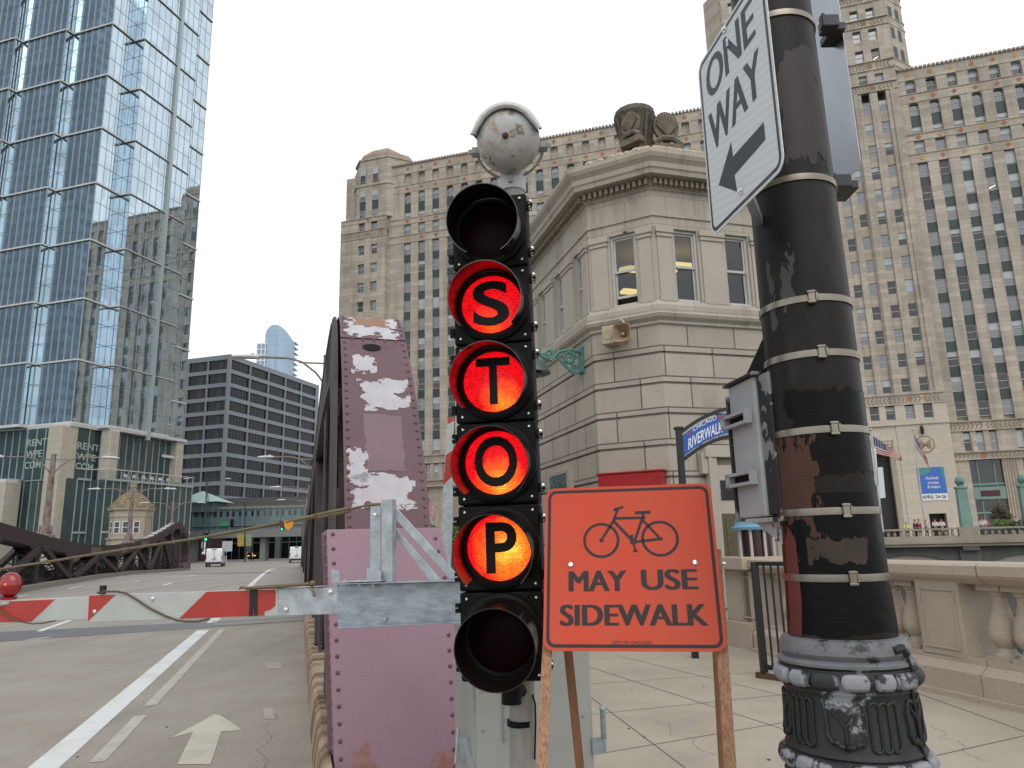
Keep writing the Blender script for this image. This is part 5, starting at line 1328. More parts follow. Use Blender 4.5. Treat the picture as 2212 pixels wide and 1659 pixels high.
for k in range(6):
    z = LZ[k]
    m_ = MB(SG); m_.b2(-.176, .176, 0, .045, z - .176, z + .176); m_.b2(-.168, .168, .045, .19, z - .1785, z + .1785)
    sec = m_.build('signal_section', black_pl, sig, bevel=.010)
    ax = (Vector((1, 0, 0)), Vector((0, 0, 1)), Vector((0, -1, 0)))
    m_ = MB(SG); m_.lathe([(.156, .002), (.174, .002), (.172, .020), (.160, .028), (.148, .030), (.138, .022), (.136, .004)], (0, 0, z), 40, ax=ax, caps=False)
    m_.build('bezel', black_pl, sec)
    m_ = MB(SG); m_.lathe([(.137, .006), (.115, .013), (.08, .019), (.04, .022), (.001, .023)], (0, 0, z), 40, ax=ax, caps=False)
    lens = m_.build('lens', LM[k][1] if k in LM else dim, sec)
    a0, a1 = (R(-47), R(227)) if k else (0, 2 * math.pi)
    if k == 5: a0, a1 = R(-62), R(242)
    dr = R(8.5); axv = (Vector((1, 0, 0)), Vector((0, -math.sin(dr), math.cos(dr))), Vector((0, -math.cos(dr), -math.sin(dr))))
    m_ = MB(SG); m_.lathe([(.153, .0), (.156, .19), (.160, .19), (.157, .0)], (0, -.012, z), 48, ax=axv, a0=a0, a1=a1, caps=False)
    # the cut-away edge slopes back towards the lens
    m_.build('visor', dark_in, sec)
    if k in LM:
        s_ = LM[k][0]; w = {'S': .165, 'T': .150, 'O': .185, 'P': .130}[s_]; x0 = -w / 2 + (.012 if s_ == 'P' else 0)
        m_ = MB(lambda p, z=z: SG @ Vector((p.x, -.030 - p.z, z + p.y))); m_.text(s_, x0, -.105, w, .208 if s_ != 'O' else .215, 0, .003, 0, .022)
        m_.build('letter', letm, sec)
    m_ = MB(SG)
    for sx in (-1, 1):
        for sz in (-1, 1): m_.lathe([(.0065, 0), (.0065, .006), (.003, .009)], (sx * .145, 0, z + sz * .150), 8, ax=ax)
    m_.build('screw', chrome, sec)
    for sz in (-.115, .115):
        m_ = MB(SG); m_.b2(.176, .198, .0, .03, z + sz - .018, z + sz + .018, 0); m_.b2(.180, .204, -.012, .004, z + sz - .008, z + sz + .014, 0); m_.tube([(.19, .01, z + sz - .02), (.19, -.014, z + sz + .008)], .006, 6, 1); m_.ball((.196, -.016, z + sz + .008), .009, 6, 1)
        m_.build('latch', [black_pl, chrome], sec)
        m_ = MB(SG); m_.b2(-.196, -.176, .0, .03, z + sz - .020, z + sz - .004, 0); m_.b2(-.196, -.176, .0, .03, z + sz + .002, z + sz + .018, 0); m_.b2(-.184, -.176, .004, .026, z + sz - .006, z + sz + .004, 0)
        m_.build('hinge', black_pl, sec)
polem = mat('weathered_grey_pole', (.33, .335, .32), .6, col2=(.20, .185, .155), scale=5, stretch=(3, 3, .5), grain=.08, bscale=60)
m_ = MB(); px_ = at(1124, 1560, 3.36); px2 = at(1109, 396, 3.36)
m_.tube([(px_.x, 3.36, .15), (px2.x, 3.36, 3.62)], .055, 20); m_.build('pole', polem, sig)
m_ = MB(); m_.tube([at(1105, 1470, 3.26), at(1105, 1520, 3.26)], .042, 16); m_.tube([at(1112, 1490, 3.28), at(1130, 1492, 3.34)], .03, 8); m_.build('bottom_bracket', black_pl, sig)
m_ = MB()
for y in (1560,):
    c = at(1125, y, 3.36); m_.tube([c + Vector((0, 0, -.012)), c + Vector((0, 0, .012))], .059, 20)
m_.tube([at(1150, 1500, 3.33), at(1156, 1520, 3.32), at(1157, 1560, 3.31), at(1155, 1640, 3.32)], .004, 6)
m_.build('strap', black_pl, sig)
m_ = MB(); c = at(1107, 392, 3.36); m_.lathe([(.062, -.06), (.066, -.05), (.066, .035), (.06, .05), (.05, .055)], c, 20)
m_.build('pole_collar', mat('flaked_white_paint', (.56, .57, .56), .6, col2=(.25, .22, .19), scale=9, thr=(.62, .68)), sig)
# ---- warning bell
bellm = mat('worn_bell_paint', (.46, .47, .46), .45, col2=(.36, .37, .36), scale=4)
layer(bellm, (.20, .12, .06), 16, (.58, .63)); layer(bellm, (.27, .19, .10), 6, (.56, .68), off=(2, 0, 1)); layer(bellm, (.16, .15, .14), 9, (.60, .64), off=(5, 3, 1))
bc = at(1097, 303, 3.22)
bell = thing('warning_bell', 'weathered round white bell with a curved hood above the stop signal', 'bell', bc + Vector((0, .1, -.2)))
fr = (Vector((0, 0, 0)) - Vector((.12, 1, .34))).normalized(); bx = Vector((0, 0, 1)).cross(fr).normalized() * -1; by = fr.cross(bx) * -1
bx = fr.cross(Vector((0, 0, 1))).normalized() * -1; by = fr.cross(bx)
if by.z < 0: by = -by
axb = (bx, by, fr)
m_ = MB(); m_.lathe([(.150, -.045), (.154, -.03), (.155, -.015), (.150, .015), (.138, .045), (.118, .070), (.09, .088), (.05, .099), (.002, .102)], bc, 40, ax=axb, caps=False); m_.build('gong', bellm, bell)
m_ = MB(); m_.lathe([(.016, .098), (.016, .106), (.009, .107), (.009, .118), (.002, .12)], bc, 12, ax=axb); m_.build('bolt', rustm, bell)
m_ = MB(); m_.lathe([(.03, -.16), (.10, -.15), (.115, -.08), (.12, -.05), (.05, -.04)], bc, 24, ax=axb)
for a in (R(-12), R(192)):
    p = bc + bx * .165 * math.cos(a) + by * .165 * math.sin(a) - fr * .05; m_.box(p, (.05, .05, .03)); q = p + bx * math.copysign(.03, math.cos(a)); m_.tube([q, q + fr * .03], .012, 6)
m_.tube([bc - fr * .07 + (bx * math.cos(a) + by * math.sin(a)) * .172 for a in (R(190 + 16 * k) for k in range(11))], .007, 6)
m_.box(bc - by * .165 - fr * .02, (.02, .03, .07))
m_.build('mount', mat('bell_mount', (.30, .31, .30), .5, var=.2, scale=8), bell)
m_ = MB(); N_ = 30; rings = []
for r_, z in ((.160, -.09), (.161, -.02), (.163, .045), (.167, .060), (.169, .070), (.166, .082), (.156, .086), (.146, .080), (.143, .066), (.152, .0), (.152, -.09)):
    ring = []
    for k in range(N_ + 1):
        a = R(9 + 162 * k / N_); e = max(0, (abs(k - N_ / 2) / (N_ / 2)) - .72) / .28
        rr_ = r_ + (.006 * e * e if z > .05 else 0); ring.append(bc + (bx * math.cos(a) + by * math.sin(a)) * (rr_ - .01 * (z > .06) * (1 - e)) + fr * z)
    rings.append(ring)
m_.loft(rings, closed=False, sm=True, caps=False); m_.build('hood', mat('hood_white', (.66, .67, .67), .45, col2=(.55, .55, .54), scale=5), bell)
# ---- barrier gate
GA = Vector((-.2788, 3.88, 1.462))
GX, GY_, GZ = EE, NN, Vector((0, 0, 1))
def gpx(x, y, d=0.0): return onplane(x, y, GA + GY_ * d, GY_)
Z4 = lambda x, y: (x * .35, y * .35 + 1216.6)
Z3 = lambda x, y: (x * .35, y * .35 + 884.8)
Z6 = lambda x, y: (553 + x * .33333, 663.6 + y * .33333)
Z7 = lambda x, y: (608.3 + x * .325, 1161.3 + y * .325)
gate = thing('barrier_gate', 'lowered red and white striped barrier gate arm with galvanised beam across the road', 'barrier gate', gpx(985, 1340, .1))
wh = mat('barrier_white', (.46, .48, .46), .45, col2=(.40, .42, .40), scale=6, grain=.05, bscale=90)
rd = mat('barrier_red', (.44, .045, .030), .45, col2=(.36, .030, .022), scale=3, grain=.06, bscale=80)
def plate(mb, pts, th, d=0.0, mi=0): mb.prism([gpx(*p, d) for p in pts], GY_ * th, mi)
m_ = MB(); plate(m_, [Z4(-700, 262), Z4(560, 205), Z4(560, 345), Z4(-700, 408)], .05, .035); rear = m_.build('rear_board', wh, gate, bevel=.003)
m_ = MB(); plate(m_, [Z4(537, 197), Z4(1715, 159), Z4(1715, 325), Z4(537, 366)], .03, 0); board = m_.build('front_board', wh, gate, bevel=.003)
m_ = MB(); plate(m_, [Z4(-70, 241), Z4(340, 223), Z4(196, 359), Z4(-70, 368)], .001, .0335); m_.build('red_stripe', rd, rear)
m_ = MB(); plate(m_, [Z4(-640, 265), Z4(-300, 250), Z4(-450, 388), Z4(-640, 398)], .001, .0335); m_.build('red_stripe', rd, rear)
m_ = MB(); plate(m_, [Z4(550, 199), Z4(714, 194), Z4(541, 360)], .001, -.0015)
m_.build('red_stripe', rd, board)
m_ = MB(); plate(m_, [Z4(1275, 176), Z4(1700, 162), Z4(1700, 262), Z4(1668, 288), Z4(1634, 297), Z4(1632, 323), Z4(1105, 342)], .001, -.0015); m_.build('red_stripe', rd, board)
m_ = MB(); plate(m_, [Z4(1541, 160), Z4(1588, 158), Z4(1586, 326), Z4(1570, 326), Z4(1562, 255), Z4(1556, 328), Z4(1536, 329)], .004, -.005); m_.build('tape', mat('black_tape', (.012, .012, .013), .55), board)
m_ = MB()
for p in (Z4(943, 220), Z4(585, 300), Z4(1765, 287), Z4(2040, 178)): m_.lathe([(.0135, 0), (.0135, .002), (.009, .0025), (.009, .008), (.004, .009)], gpx(*p, -.0005), 10, ax=(GX, GZ, -GY_))
m_.build('bolt', chrome, board)
m_ = MB(); plate(m_, [Z4(1703, 158), Z4(2120, 150), Z4(2120, 312), Z4(1703, 325)], .012, .004); plate(m_, [Z4(1703, 152), Z4(1990, 142), Z4(1990, 146), Z4(1703, 158)], .06, .0); m_.build('splice_plate', galv, gate, bevel=.002)
# channel beam
m_ = MB(); plate(m_, [Z7(372, 315), Z7(1420, 285), Z7(1420, 560), Z7(372, 605)], .008, -.02)
plate(m_, [Z7(372, 306), Z7(1420, 276), Z7(1420, 285), Z7(372, 315)], .10, -.075); plate(m_, [Z7(372, 596), Z7(1420, 551), Z7(1420, 560), Z7(372, 605)], .10, -.075)
m_.build('channel_beam', galv_dk, gate, bevel=.002)
m_ = MB()
plate(m_, [Z7(330, 212), Z7(383, 224), Z7(386, 304), Z7(333, 292)], .008, -.06); plate(m_, [Z7(566, 207), Z7(660, 218), Z7(660, 300), Z7(562, 290)], .008, -.05)
a = [gpx(*Z7(385, 300), -.07), gpx(*Z7(660, 292), -.07)]; m_.prism([a[0], a[1], a[1] + GY_ * .11, a[0] + GY_ * .11], GZ * .006)
plate(m_, [Z7(330, 275), Z7(372, 290), Z7(372, 330), Z7(345, 330)], .03, -.03)
m_.build('clamp_plate', galv, gate, bevel=.002)
m_ = MB()
for x in (425, 520, 610): 
    p = gpx(*Z7(x, 297), -.05); m_.lathe([(.013, 0), (.013, .007), (.001, .008)], p + GZ * .006, 6); m_.lathe([(.011, -.012), (.011, 0)], p - GZ * .008, 6)
p = gpx(*Z7(692, 540), -.022); m_.lathe([(.010, 0), (.010, .012), (.001, .013)], p, 6, ax=(GX, GZ, -GY_))
m_.build('bolt', galv, gate)
for i, (pts, th, d) in enumerate((([Z6(744, 1292), Z6(808, 1285), Z6(808, 1790), Z6(740, 1790)], .008, .02), ([Z6(812, 1243), Z6(882, 1243), Z6(884, 1800), Z6(812, 1800)], .05, -.02))):
    m_ = MB(); plate(m_, pts, th, d)
    if i == 0: plate(m_, [Z6(740, 1292), Z6(748, 1292), Z6(745, 1790), Z6(737, 1790)], .05, .02)
    m_.build('upright', galv, gate, bevel=.002)
for pts in ([Z6(750, 1290), Z6(800, 1310), Z6(1200, 1771), Z6(1126, 1771)], [Z6(884, 1300), Z6(920, 1312), Z6(1332, 1764), Z6(1258, 1764), Z6(884, 1352)]):
    m_ = MB(); plate(m_, pts, .008, .034 if pts[0][0] < 830 else .012); m_.build('brace', galv, gate, bevel=.002)
m_ = MB()
for p in (Z6(775, 1345), Z6(850, 1308)): m_.lathe([(.011, 0), (.011, .012), (.001, .014)], gpx(*p, .0), 6, ax=(GX, GZ, -GY_))
m_.build('bolt', chrome, gate)
# guy cable with turnbuckles
cab = mat('brass_brown_cable', (.17, .13, .075), .5, .4, var=.25, scale=30)
gd = .03
m_ = MB()
m_.tube([gpx(*Z3(x, y), gd) for x, y in ((1945, 658), (1780, 688), (1500, 742), (1200, 797), (900, 842), (580, 892), (290, 940), (0, 985), (-500, 1066))], .0075, 8)
m_.tube([gpx(*Z3(x, y), gd + .008) for x, y in ((1945, 664), (1780, 698), (1500, 748), (1200, 800))], .006, 6)
m_.tube([gpx(*Z6(x, y), gd) for x, y in ((805, 1278), (728, 1282))], .010, 8)
m_.tube([gpx(*Z6(x, y), gd) for x, y in ((728, 1282), (600, 1310), (390, 1356))], .007, 8); m_.tube([gpx(*Z6(x, y), gd) for x, y in ((610, 1303), (380, 1350))], .011, 6); m_.tube([gpx(*Z6(x, y), gd) for x, y in ((610, 1322), (380, 1366))], .010, 6)
p = gpx(*Z6(727, 1283), gd); m_.tube([p + (GX * math.cos(t) + GZ * math.sin(t)) * .018 for t in (k * math.pi / 6 for k in range(13))], .007, 6)
m_.tube([gpx(*Z3(x, y), gd - .01) for x, y in ((1950, 655), (1860, 675), (1790, 690), (1770, 700))], .013, 6)
m_.build('guy_cable', cab, gate)
m_ = MB(); p = gpx(*Z3(1781, 707), gd - .02); m_.prism([p + GX * a + GZ * b for a, b in ((-.032, .018), (.032, .018), (.027, -.014), (.0, -.034), (-.027, -.014))], GY_ * .01, 0); m_.prism([p - GX * .052 + GX * a + GZ * b for a, b in ((-.014, .02), (.02, .018), (.014, -.028))], GY_ * .01, 1)
m_.build('amber_reflector', [mat('amber_plastic', (.62, .26, .015), .3, var=.2, scale=20), mat('brown_plastic', (.07, .035, .02), .5)], gate)
m_ = MB(); m_.tube([gpx(*Z3(x, y), -.03) for x, y in ((1478, 1108), (1490, 1095), (1520, 1103), (1700, 1092), (1910, 1075))], [.006, .007, .010, .012, .008], 8); m_.ball(gpx(*Z3(1928, 1073), -.03), .017, 10)
m_.tube([gpx(*Z3(x, y), -.035) for x, y in ((1928, 1085), (1918, 1100), (1935, 1120), (1942, 1155))], .008, 6); m_.build('hook_rod', cab, gate)
wire = mat('brown_wire', (.10, .07, .045), .6)
m_ = MB()
for dz in (0, 5): m_.tube([gpx(*Z3(x, y + dz), -.012) for x, y in ((600, 1128), (650, 1120), (720, 1120), (780, 1132), (850, 1175), (930, 1228), (1020, 1272), (1090, 1298), (1150, 1306), (1220, 1305), (1290, 1290))], .0042, 6)
m_.tube([gpx(*Z3(x, y), .02) for x, y in ((-100, 1180), (0, 1240), (60, 1282), (120, 1308), (200, 1322), (270, 1318), (340, 1303))], .0048, 6)
m_.build('wire', wire, gate)
m_ = MB()
for x in (628, 643): m_.box(gpx(*Z3(x, 1112), 0), (.012, .03, .05))
m_.build('cable_clamp', blk, gate)
lp = gpx(*Z3(62, 1082), .055)
m_ = MB(); m_.ball(lp, .076, 20, sc=(1.0, .62, 1.06)); m_.lathe([(.045, -.09), (.05, -.075)], lp, 14)
rl = m_.build('warning_lamp', mat('red_lamp_lens', (.26, .004, .006), .22, spec=.6, coat=.4, bump=.1, bscale=90), gate)
m_ = MB(); m_.lathe([(.042, -.118), (.042, -.085)], lp, 14); m_.box(lp + Vector((.02, 0, -.12)), (.16, .05, .012)); m_.build('base', mat('pale_rubber', (.40, .40, .36), .6), rl)
m_ = MB(); m_.ball(lp + Vector((.006, -.055, .006)), .006, 6); m_.build('bulb', emit('red_bulb', (1, .10, .03), 3.0), rl)
# ---- gate machine cabinet behind the signal
cabm = mat('grey_cabinet_paint', (.36, .375, .35), .5, col2=(.30, .315, .29), scale=2, grain=.05, bscale=60); layer(cabm, (.19, .18, .15), 2.6, (.64, .76), stretch=(2, 2, .5))
cb = thing('gate_cabinet', 'grey metal gate machine cabinet standing on the sidewalk behind the stop signal', 'cabinet', (.05, 4.6, .15))
CF = frame(at(1021, 1450, 4.25) * 1.0, -14); CF.translation.z = 0
zt_ = at(1100, 1366, 4.25).z
m_ = MB(CF); m_.b2(0, .68, 0, .62, .12, zt_); body = m_.build('body', cabm, cb, bevel=.012)
m_ = MB(CF); m_.b2(.012, .668, -.018, 0, .2, zt_ - .04); m_.build('door', cabm, cb, bevel=.008)
m_ = MB(CF); m_.b2(-.02, .70, -.03, .64, zt_, zt_ + .03); m_.build('lid', cabm, cb, bevel=.008)
for z in (zt_ - .12, .62):
    m_ = MB(CF); m_.b2(-.03, 0, .25, .29, z - .07, z + .05); m_.tube([(-.03, .3, z + .1), (-.05, .28, z - .08)], .01, 6); m_.build('hinge', galv, cb)
m_ = MB(CF); m_.tube([(-.02, .12, .70), (.0, .06, .62), (.03, -.03, .55)], .022, 4); m_.build('stay_bar', galv, cb)
m_ = MB(CF); m_.b2(.66, .74, -.035, -.01, .60, .68); m_.tube([(.73, -.03, .66), (.73, -.03, .82)], .016, 8); m_.ball((.73, -.03, .83), .02, 8); m_.build('latch', galv_dk, cb)
m_ = MB(CF); m_.b2(.16, .17, -.03, -.018, .7, zt_ - .25); m_.build('door_seam', galv_dk, cb)
m_ = MB(CF)
for x, z in ((.05, zt_ - .3), (.05, zt_ - .5), (.60, zt_ - .1), (.62, .8)): m_.ball((x, -.02, z), .008, 6)
m_.build('screw', galv_dk, cb)
# ---- second barrier arm, raised, beyond the truss
ra = thing('barrier_gate', 'raised red and white barrier arm standing upright behind the mauve truss', 'barrier gate', (at(958, 1137, 13.5).x, 13.5, .15))
m_ = MB(); q = [(958, 1140), (986, 1140), (980, 1048), (972, 901), (962, 901)]
def vpl(pts, d, th, m, name, Y=13.5): 
    mb = MB(); mb.prism([at(*p, Y + d) for p in pts], (0, th, 0)); return mb.build(name, m, ra)
vpl([(957, 1048), (975, 1048), (981, 903), (967, 901)], 0, .06, wh, 'arm')
vpl([(967, 901), (981, 902), (980, 909), (967, 916)], -.004, .003, rd, 'red_stripe'); vpl([(963, 983), (979, 972), (976, 1030), (957, 1048)], -.004, .003, rd, 'red_stripe')
vpl([(953, 1235), (973, 1235), (978, 1116), (978, 1036), (957, 1050), (957, 1116)], -.02, .10, galv, 'arm_bracket')
# ================================================================ SIGNS, LAMP POST, SIGNAL BOX
def rrect(w, h, r, n=7, x0=0, y0=0):
    pts = []
    for cx, cy, a0 in ((w - r, h - r, 0), (r, h - r, 90), (r, r, 180), (w - r, r, 270)):
        for k in range(n + 1): a = R(a0 + 90 * k / n); pts.append((x0 + cx + r * math.cos(a), y0 + cy + r * math.sin(a)))
    return pts
def ring2(mb, o, i, z, mi=0):
    n = len(o); vs = [(p[0], p[1], z) for p in o] + [(p[0], p[1], z) for p in i]
    mb.add(vs, [(k, (k + 1) % n, n + (k + 1) % n, n + k) for k in range(n)], mi)
class SignPlane:
    def __init__(s, BLp, BRp, TLp):
        ex = (BRp - BLp).normalized(); ey = TLp - BLp; ey = (ey - ex * ey.dot(ex)).normalized(); s.n = ex.cross(ey); s.F = frame3(BLp, ex, ey, s.n); s.I = s.F.inverted()
    def uv(s, x, y):
        p = s.I @ onplane(x, y, s.F.translation, s.n); return p.x, p.y
    def tx(s, mb, body, box, z, bold=.0, mi=0, ext=.0006, heavy=0):
        """box: (x_left,y_bottom,x_right,y_top) in picture pixels -> fitted in the sign's own plane"""
        u0, v0 = s.uv(box[0], box[1]); u1, v1 = s.uv(box[2], box[3]); mb.text(body, u0, v0, u1 - u0, v1 - v0, z, ext, mi, bold, heavy)
SZ = lambda x, y: (1106 + .4 * x, 995.4 + .4 * y)
BLp, BRp, TLp = at(1173, 1406, 2.80), at(1572, 1408, 2.68), at(1191, 1056, 2.99)
SP = SignPlane(BLp, BRp, TLp)
sw, shh = (BRp - BLp).length, (TLp - BLp).length
swk = thing('sidewalk_sign', 'orange MAY USE SIDEWALK bicycle sign on a slender wooden easel', 'road sign', (.45, 2.9, .15))
oran = mat('orange_sheeting', (.585, .062, .024), .5, col2=(.49, .080, .045), scale=1.6, stretch=(4, 4, .25), spec=.22, grain=.03, bscale=160)  # streaks in the colour stand for the sheeting's vertical sheen
inkm = mat('sign_ink', (.030, .024, .026), .5, spec=.25)
mb = MB(SP.F); o = rrect(sw, shh, .038); mb.prism([(x, y, -.0015) for x, y in o], (0, 0, .0028)); panel = mb.build('panel', [oran], swk)
mb = MB(SP.F); ring2(mb, rrect(sw - .022, shh - .022, .032, x0=.011, y0=.011), rrect(sw - .046, shh - .046, .022, x0=.023, y0=.023), .0018); mb.build('border', inkm, panel)
mb = MB(SP.F)
b = lambda x0, y1, x1, y0: (*SZ(x0, y1), *SZ(x1, y0))
SP.tx(mb, 'MAY', b(312, 706, 612, 592), .0016, 0, heavy=.0044); SP.tx(mb, 'USE', b(706, 698, 992, 584), .0016, 0, heavy=.0044)
SP.tx(mb, 'SIDEWALK', b(265, 892, 1047, 773), .0016, 0, heavy=.0044)
SP.tx(mb, 'CITY OF CHICAGO', b(542, 989, 755, 974), .0016, .004)
mb.build('lettering', inkm, panel)
mb = MB(SP.F)
def P2(x, y, z=.0018): u, v = SP.uv(*SZ(x, y)); return Vector((u, v, z))
def bar(p, q, w):
    p, q = P2(*p), P2(*q); d = (q - p).normalized(); s_ = Vector((-d.y, d.x, 0)) * w / 2; mb.add([p - s_, q - s_, q + s_, p + s_], [(0, 1, 2, 3)])
def wheel(cx, cy, rx, ry, w=.011):
    c = P2(cx, cy); a = (P2(cx + rx, cy) - c).length
    o = [(c.x + a * math.cos(t), c.y + a * math.sin(t)) for t in (2 * math.pi * k / 48 for k in range(48))]; i = [(c.x + (a - w) * math.cos(t), c.y + (a - w) * math.sin(t)) for t in (2 * math.pi * k / 48 for k in range(48))]
    ring2(mb, o, i, .0018)
wheel(482, 430, 99, 94); wheel(799, 420, 103, 96)
for p, q, w in (((482, 430), (552, 320), .010), ((548, 322), (572, 262), .010), ((552, 264), (602, 250), .010), ((552, 312), (712, 308), .011), ((548, 325), (655, 438), .012), ((708, 300), (660, 440), .011), ((706, 322), (800, 420), .010), ((655, 440), (805, 422), .011), ((664, 282), (748, 278), .013), ((655, 440), (668, 490), .008), ((654, 490), (680, 488), .008), ((645, 405), (655, 440), .007), ((636, 407), (656, 405), .007), ((552, 262), (560, 270), .012), ((705, 282), (715, 315), .010)): bar(p, q, w)
for x, y, r_ in ((484, 430, .009), (655, 438, .013), (805, 422, .007)):
    c = P2(x, y); mb.add([(c.x + r_ * math.cos(t), c.y + r_ * math.sin(t), .0019) for t in (2 * math.pi * k / 16 for k in range(16))], [tuple(range(16))])
mb.build('bicycle_symbol', inkm, panel)
mb = MB(SP.F)
for x, y in ((317, 562), (988, 550)):
    c = P2(x, y, .001); mb.lathe([(.0105, 0), (.0105, .003), (.008, .006), (.004, .007), (.001, .007)], c, 14)
mb.build('bolt', chrome, panel)
plym = mat('plywood_edge', (.40, .225, .125), .7, col2=(.24, .12, .065), scale=3, stretch=(70, 70, .15), thr=(.42, .6), detail=2)
woodm = mat('brown_wood', (.30, .15, .075), .7, col2=(.22, .10, .05), scale=6, stretch=(8, 8, .7))
def leg(p0, p1, w, d_, m):
    p0, p1 = Vector(p0), Vector(p1); t = (p1 - p0).normalized(); x = Vector((1, 0, 0)); x = (x - t * x.dot(t)).normalized(); y = t.cross(x)
    mb = MB(); r = lambda p: [p + x * a + y * b_ for a, b_ in ((-w / 2, -d_ / 2), (w / 2, -d_ / 2), (w / 2, d_ / 2), (-w / 2, d_ / 2))]
    mb.loft([r(p0), r(p1)]); return mb.build('leg', m, swk)
def down(a, b_, Ya, Yb):
    """a leg through two picture points carried on to the pavement"""
    p, q = at(*a, Ya), at(*b_, Yb); t = (p.z - .15) / (p.z - q.z); return p, p + (q - p) * t
for a_, b2_, Ya, Yb, w, m, k in (((1182, 1406), (1170, 1659), 2.835, 2.715, .036, plym, 1.0), ((1560, 1406), (1577, 1659), 2.715, 2.60, .038, plym, 1.0), ((1227, 1406), (1253, 1659), 3.20, 3.34, .036, woodm, .8), ((1549, 1406), (1563, 1659), 3.10, 3.24, .034, woodm, .8)):
    p, q = down(a_, b2_, Ya, Yb); tt = (at(*a_, Ya) - at(*b2_, Yb)); leg(p + tt * k, q, w, .019, m)
mb = MB(); p = at(1560, 1218, 2.87); mb.lathe([(.007, 0), (.007, .012), (.003, .014)], p, 8, ax=(Vector((0, 1, 0)), Vector((0, 0, 1)), Vector((1, 0, 0)))); mb.build('side_bolt', chrome, swk)
# ---- lamp post
PX, PY = .924, 2.2
post_m = mat('black_post_paint', (.0065, .006, .0056), .46, col2=(.015, .0132, .0115), scale=2.2, stretch=(1.5, 1.5, .4), bump=.05, bscale=60, spec=.2)
layer(post_m, (.055, .053, .05), 2.6, (.60, .85), stretch=(1, 1, .35), off=(1, 4, 2))
lpst = thing('lamp_post', 'thick black lamp post with steel bands, peeling paint and an ornate cast base', 'lamp post', (PX, PY, .15))
POSTR = [(1.40, .149), (1.49, .1455), (1.62, .140), (1.78, .1365), (1.92, .1345), (2.25, .1334), (2.76, .1305), (3.6, .127), (4.6, .124)]
mb = MB(); mb.lathe([(r_, z) for z, r_ in POSTR], (PX, PY, 0), 56); shaft = mb.build('shaft', post_m, lpst)
def rad(z):
    for (z0, r0), (z1, r1) in zip(POSTR, POSTR[1:]):
        if z <= z1: return r0 + (r1 - r0) * (z - z0) / (z1 - z0)
    return POSTR[-1][1]
def cyl(a, z, d=0.0): r_ = rad(z) + d; return Vector((PX + r_ * math.sin(a), PY - r_ * math.cos(a), z))
def wrap(name, m, a0, a1, z0, z1, rag, seed, d=.0012, fn=None):
    """ragged patch wrapped round the shaft; angles in degrees, 0 faces the street"""
    mb = MB(); NA_, NZ = 120, max(6, int((z1 - z0) / .0042)); off = Vector((seed * 2.3, seed, 0))
    for i in range(NA_):
        for j in range(NZ):
            u, w = (i + .5) / NA_, (j + .5) / NZ; e = min(u, 1 - u, w, 1 - w) * 2 if fn is None else fn(u, w)
            if e + rag * noise.fractal(Vector((u * 3.5, w * 3.5 * (z1 - z0) * 3, 0)) + off, .8, 2.1, 7) < .15: continue
            A = lambda q: R(a0 + (a1 - a0) * q)
            Z = lambda q: z0 + (z1 - z0) * q
            mb.quad(cyl(A(i / NA_), Z(j / NZ), d), cyl(A((i + 1) / NA_), Z(j / NZ), d), cyl(A((i + 1) / NA_), Z((j + 1) / NZ), d), cyl(A(i / NA_), Z((j + 1) / NZ), d))
    return mb.build(name, m, shaft)
black_gloss = mat('glossy_black_paint', (.0035, .0035, .004), .34, spec=.12, bump=.3, bscale=18)
brown_rust = mat('brown_rusted_steel', (.075, .026, .014), .8, col2=(.045, .018, .011), scale=10, bump=.2, bscale=60)
wrap('glossy_patch', black_gloss, -70, 100, 1.90, 2.19, .22, 3)
wrap('glossy_patch', black_gloss, -100, 105, 1.45, 1.90, .05, 8)
wrap('rust_patch', brown_rust, -92, -26, 1.74, 2.05, .5, 12, .0022)
wrap('rust_patch', mat('red_primer', (.10, .014, .012), .6, var=.2, scale=8), -88, -62, 1.44, 1.78, .2, 15, .0030)
wrap('rust_patch', mat('tan_scar', (.050, .034, .022), .8, col2=(.018, .015, .012), scale=9), -50, 18, 1.67, 1.745, .7, 22, .0032)
wrap('dull_patch', mat('dull_dark_film', (.020, .014, .012), .6, var=.2, scale=6), -30, 40, 2.85, 3.3, .2, 30, .0012)
wrap('grey_scuff', mat('grey_scuff', (.045, .045, .045), .7), -70, -20, 2.36, 2.62, .75, 41, .0013, lambda u, w: min(u, 1 - u, w, 1 - w) * .7 - .1)
bandm = mat('worn_steel_band', (.30, .28, .24), .32, .9, col2=(.17, .145, .11), scale=6, bump=.04, bscale=40)
bz = [at(1700, 20, 2.06).z, at(1730, 378, 2.06).z, at(1745, 641, 2.06).z, at(1762, 760, 2.06).z, at(1765, 926, 2.06).z, at(1780, 1104, 2.06).z, at(1795, 1250, 2.06).z]
for k, z in enumerate(bz):
    mb = MB(); r_ = rad(z)
    mb.lathe([(r_ - .002, -.010), (r_ + .0048, -.010), (r_ + .0054, 0), (r_ + .0048, .010), (r_ - .002, .010)], (PX, PY, z), 56)
    bnd = mb.build('steel_band', bandm, lpst)
    if k < 2: continue
    a = R((-14, -10, -6, -4, -6)[k - 2]); n = Vector((math.sin(a), -math.cos(a), 0)); t = Vector((math.cos(a), math.sin(a), 0))
    mb = MB(frame3(Vector((PX, PY, z)) + n * (r_ + .0056), t, -n, Vector((0, 0, 1))))
    mb.b2(-.009, .010, -.010, 0, -.020, .020); mb.b2(-.012, .012, -.013, -.004, .012, .019); mb.b2(-.012, .012, -.013, -.004, -.019, -.012); mb.tube([(.014, -.008, -.010), (.014, -.008, .012)], .004, 8); mb.b2(.010, .020, -.008, 0, -.006, .010)
    mb.build('buckle', bandm, bnd, bevel=.0015)
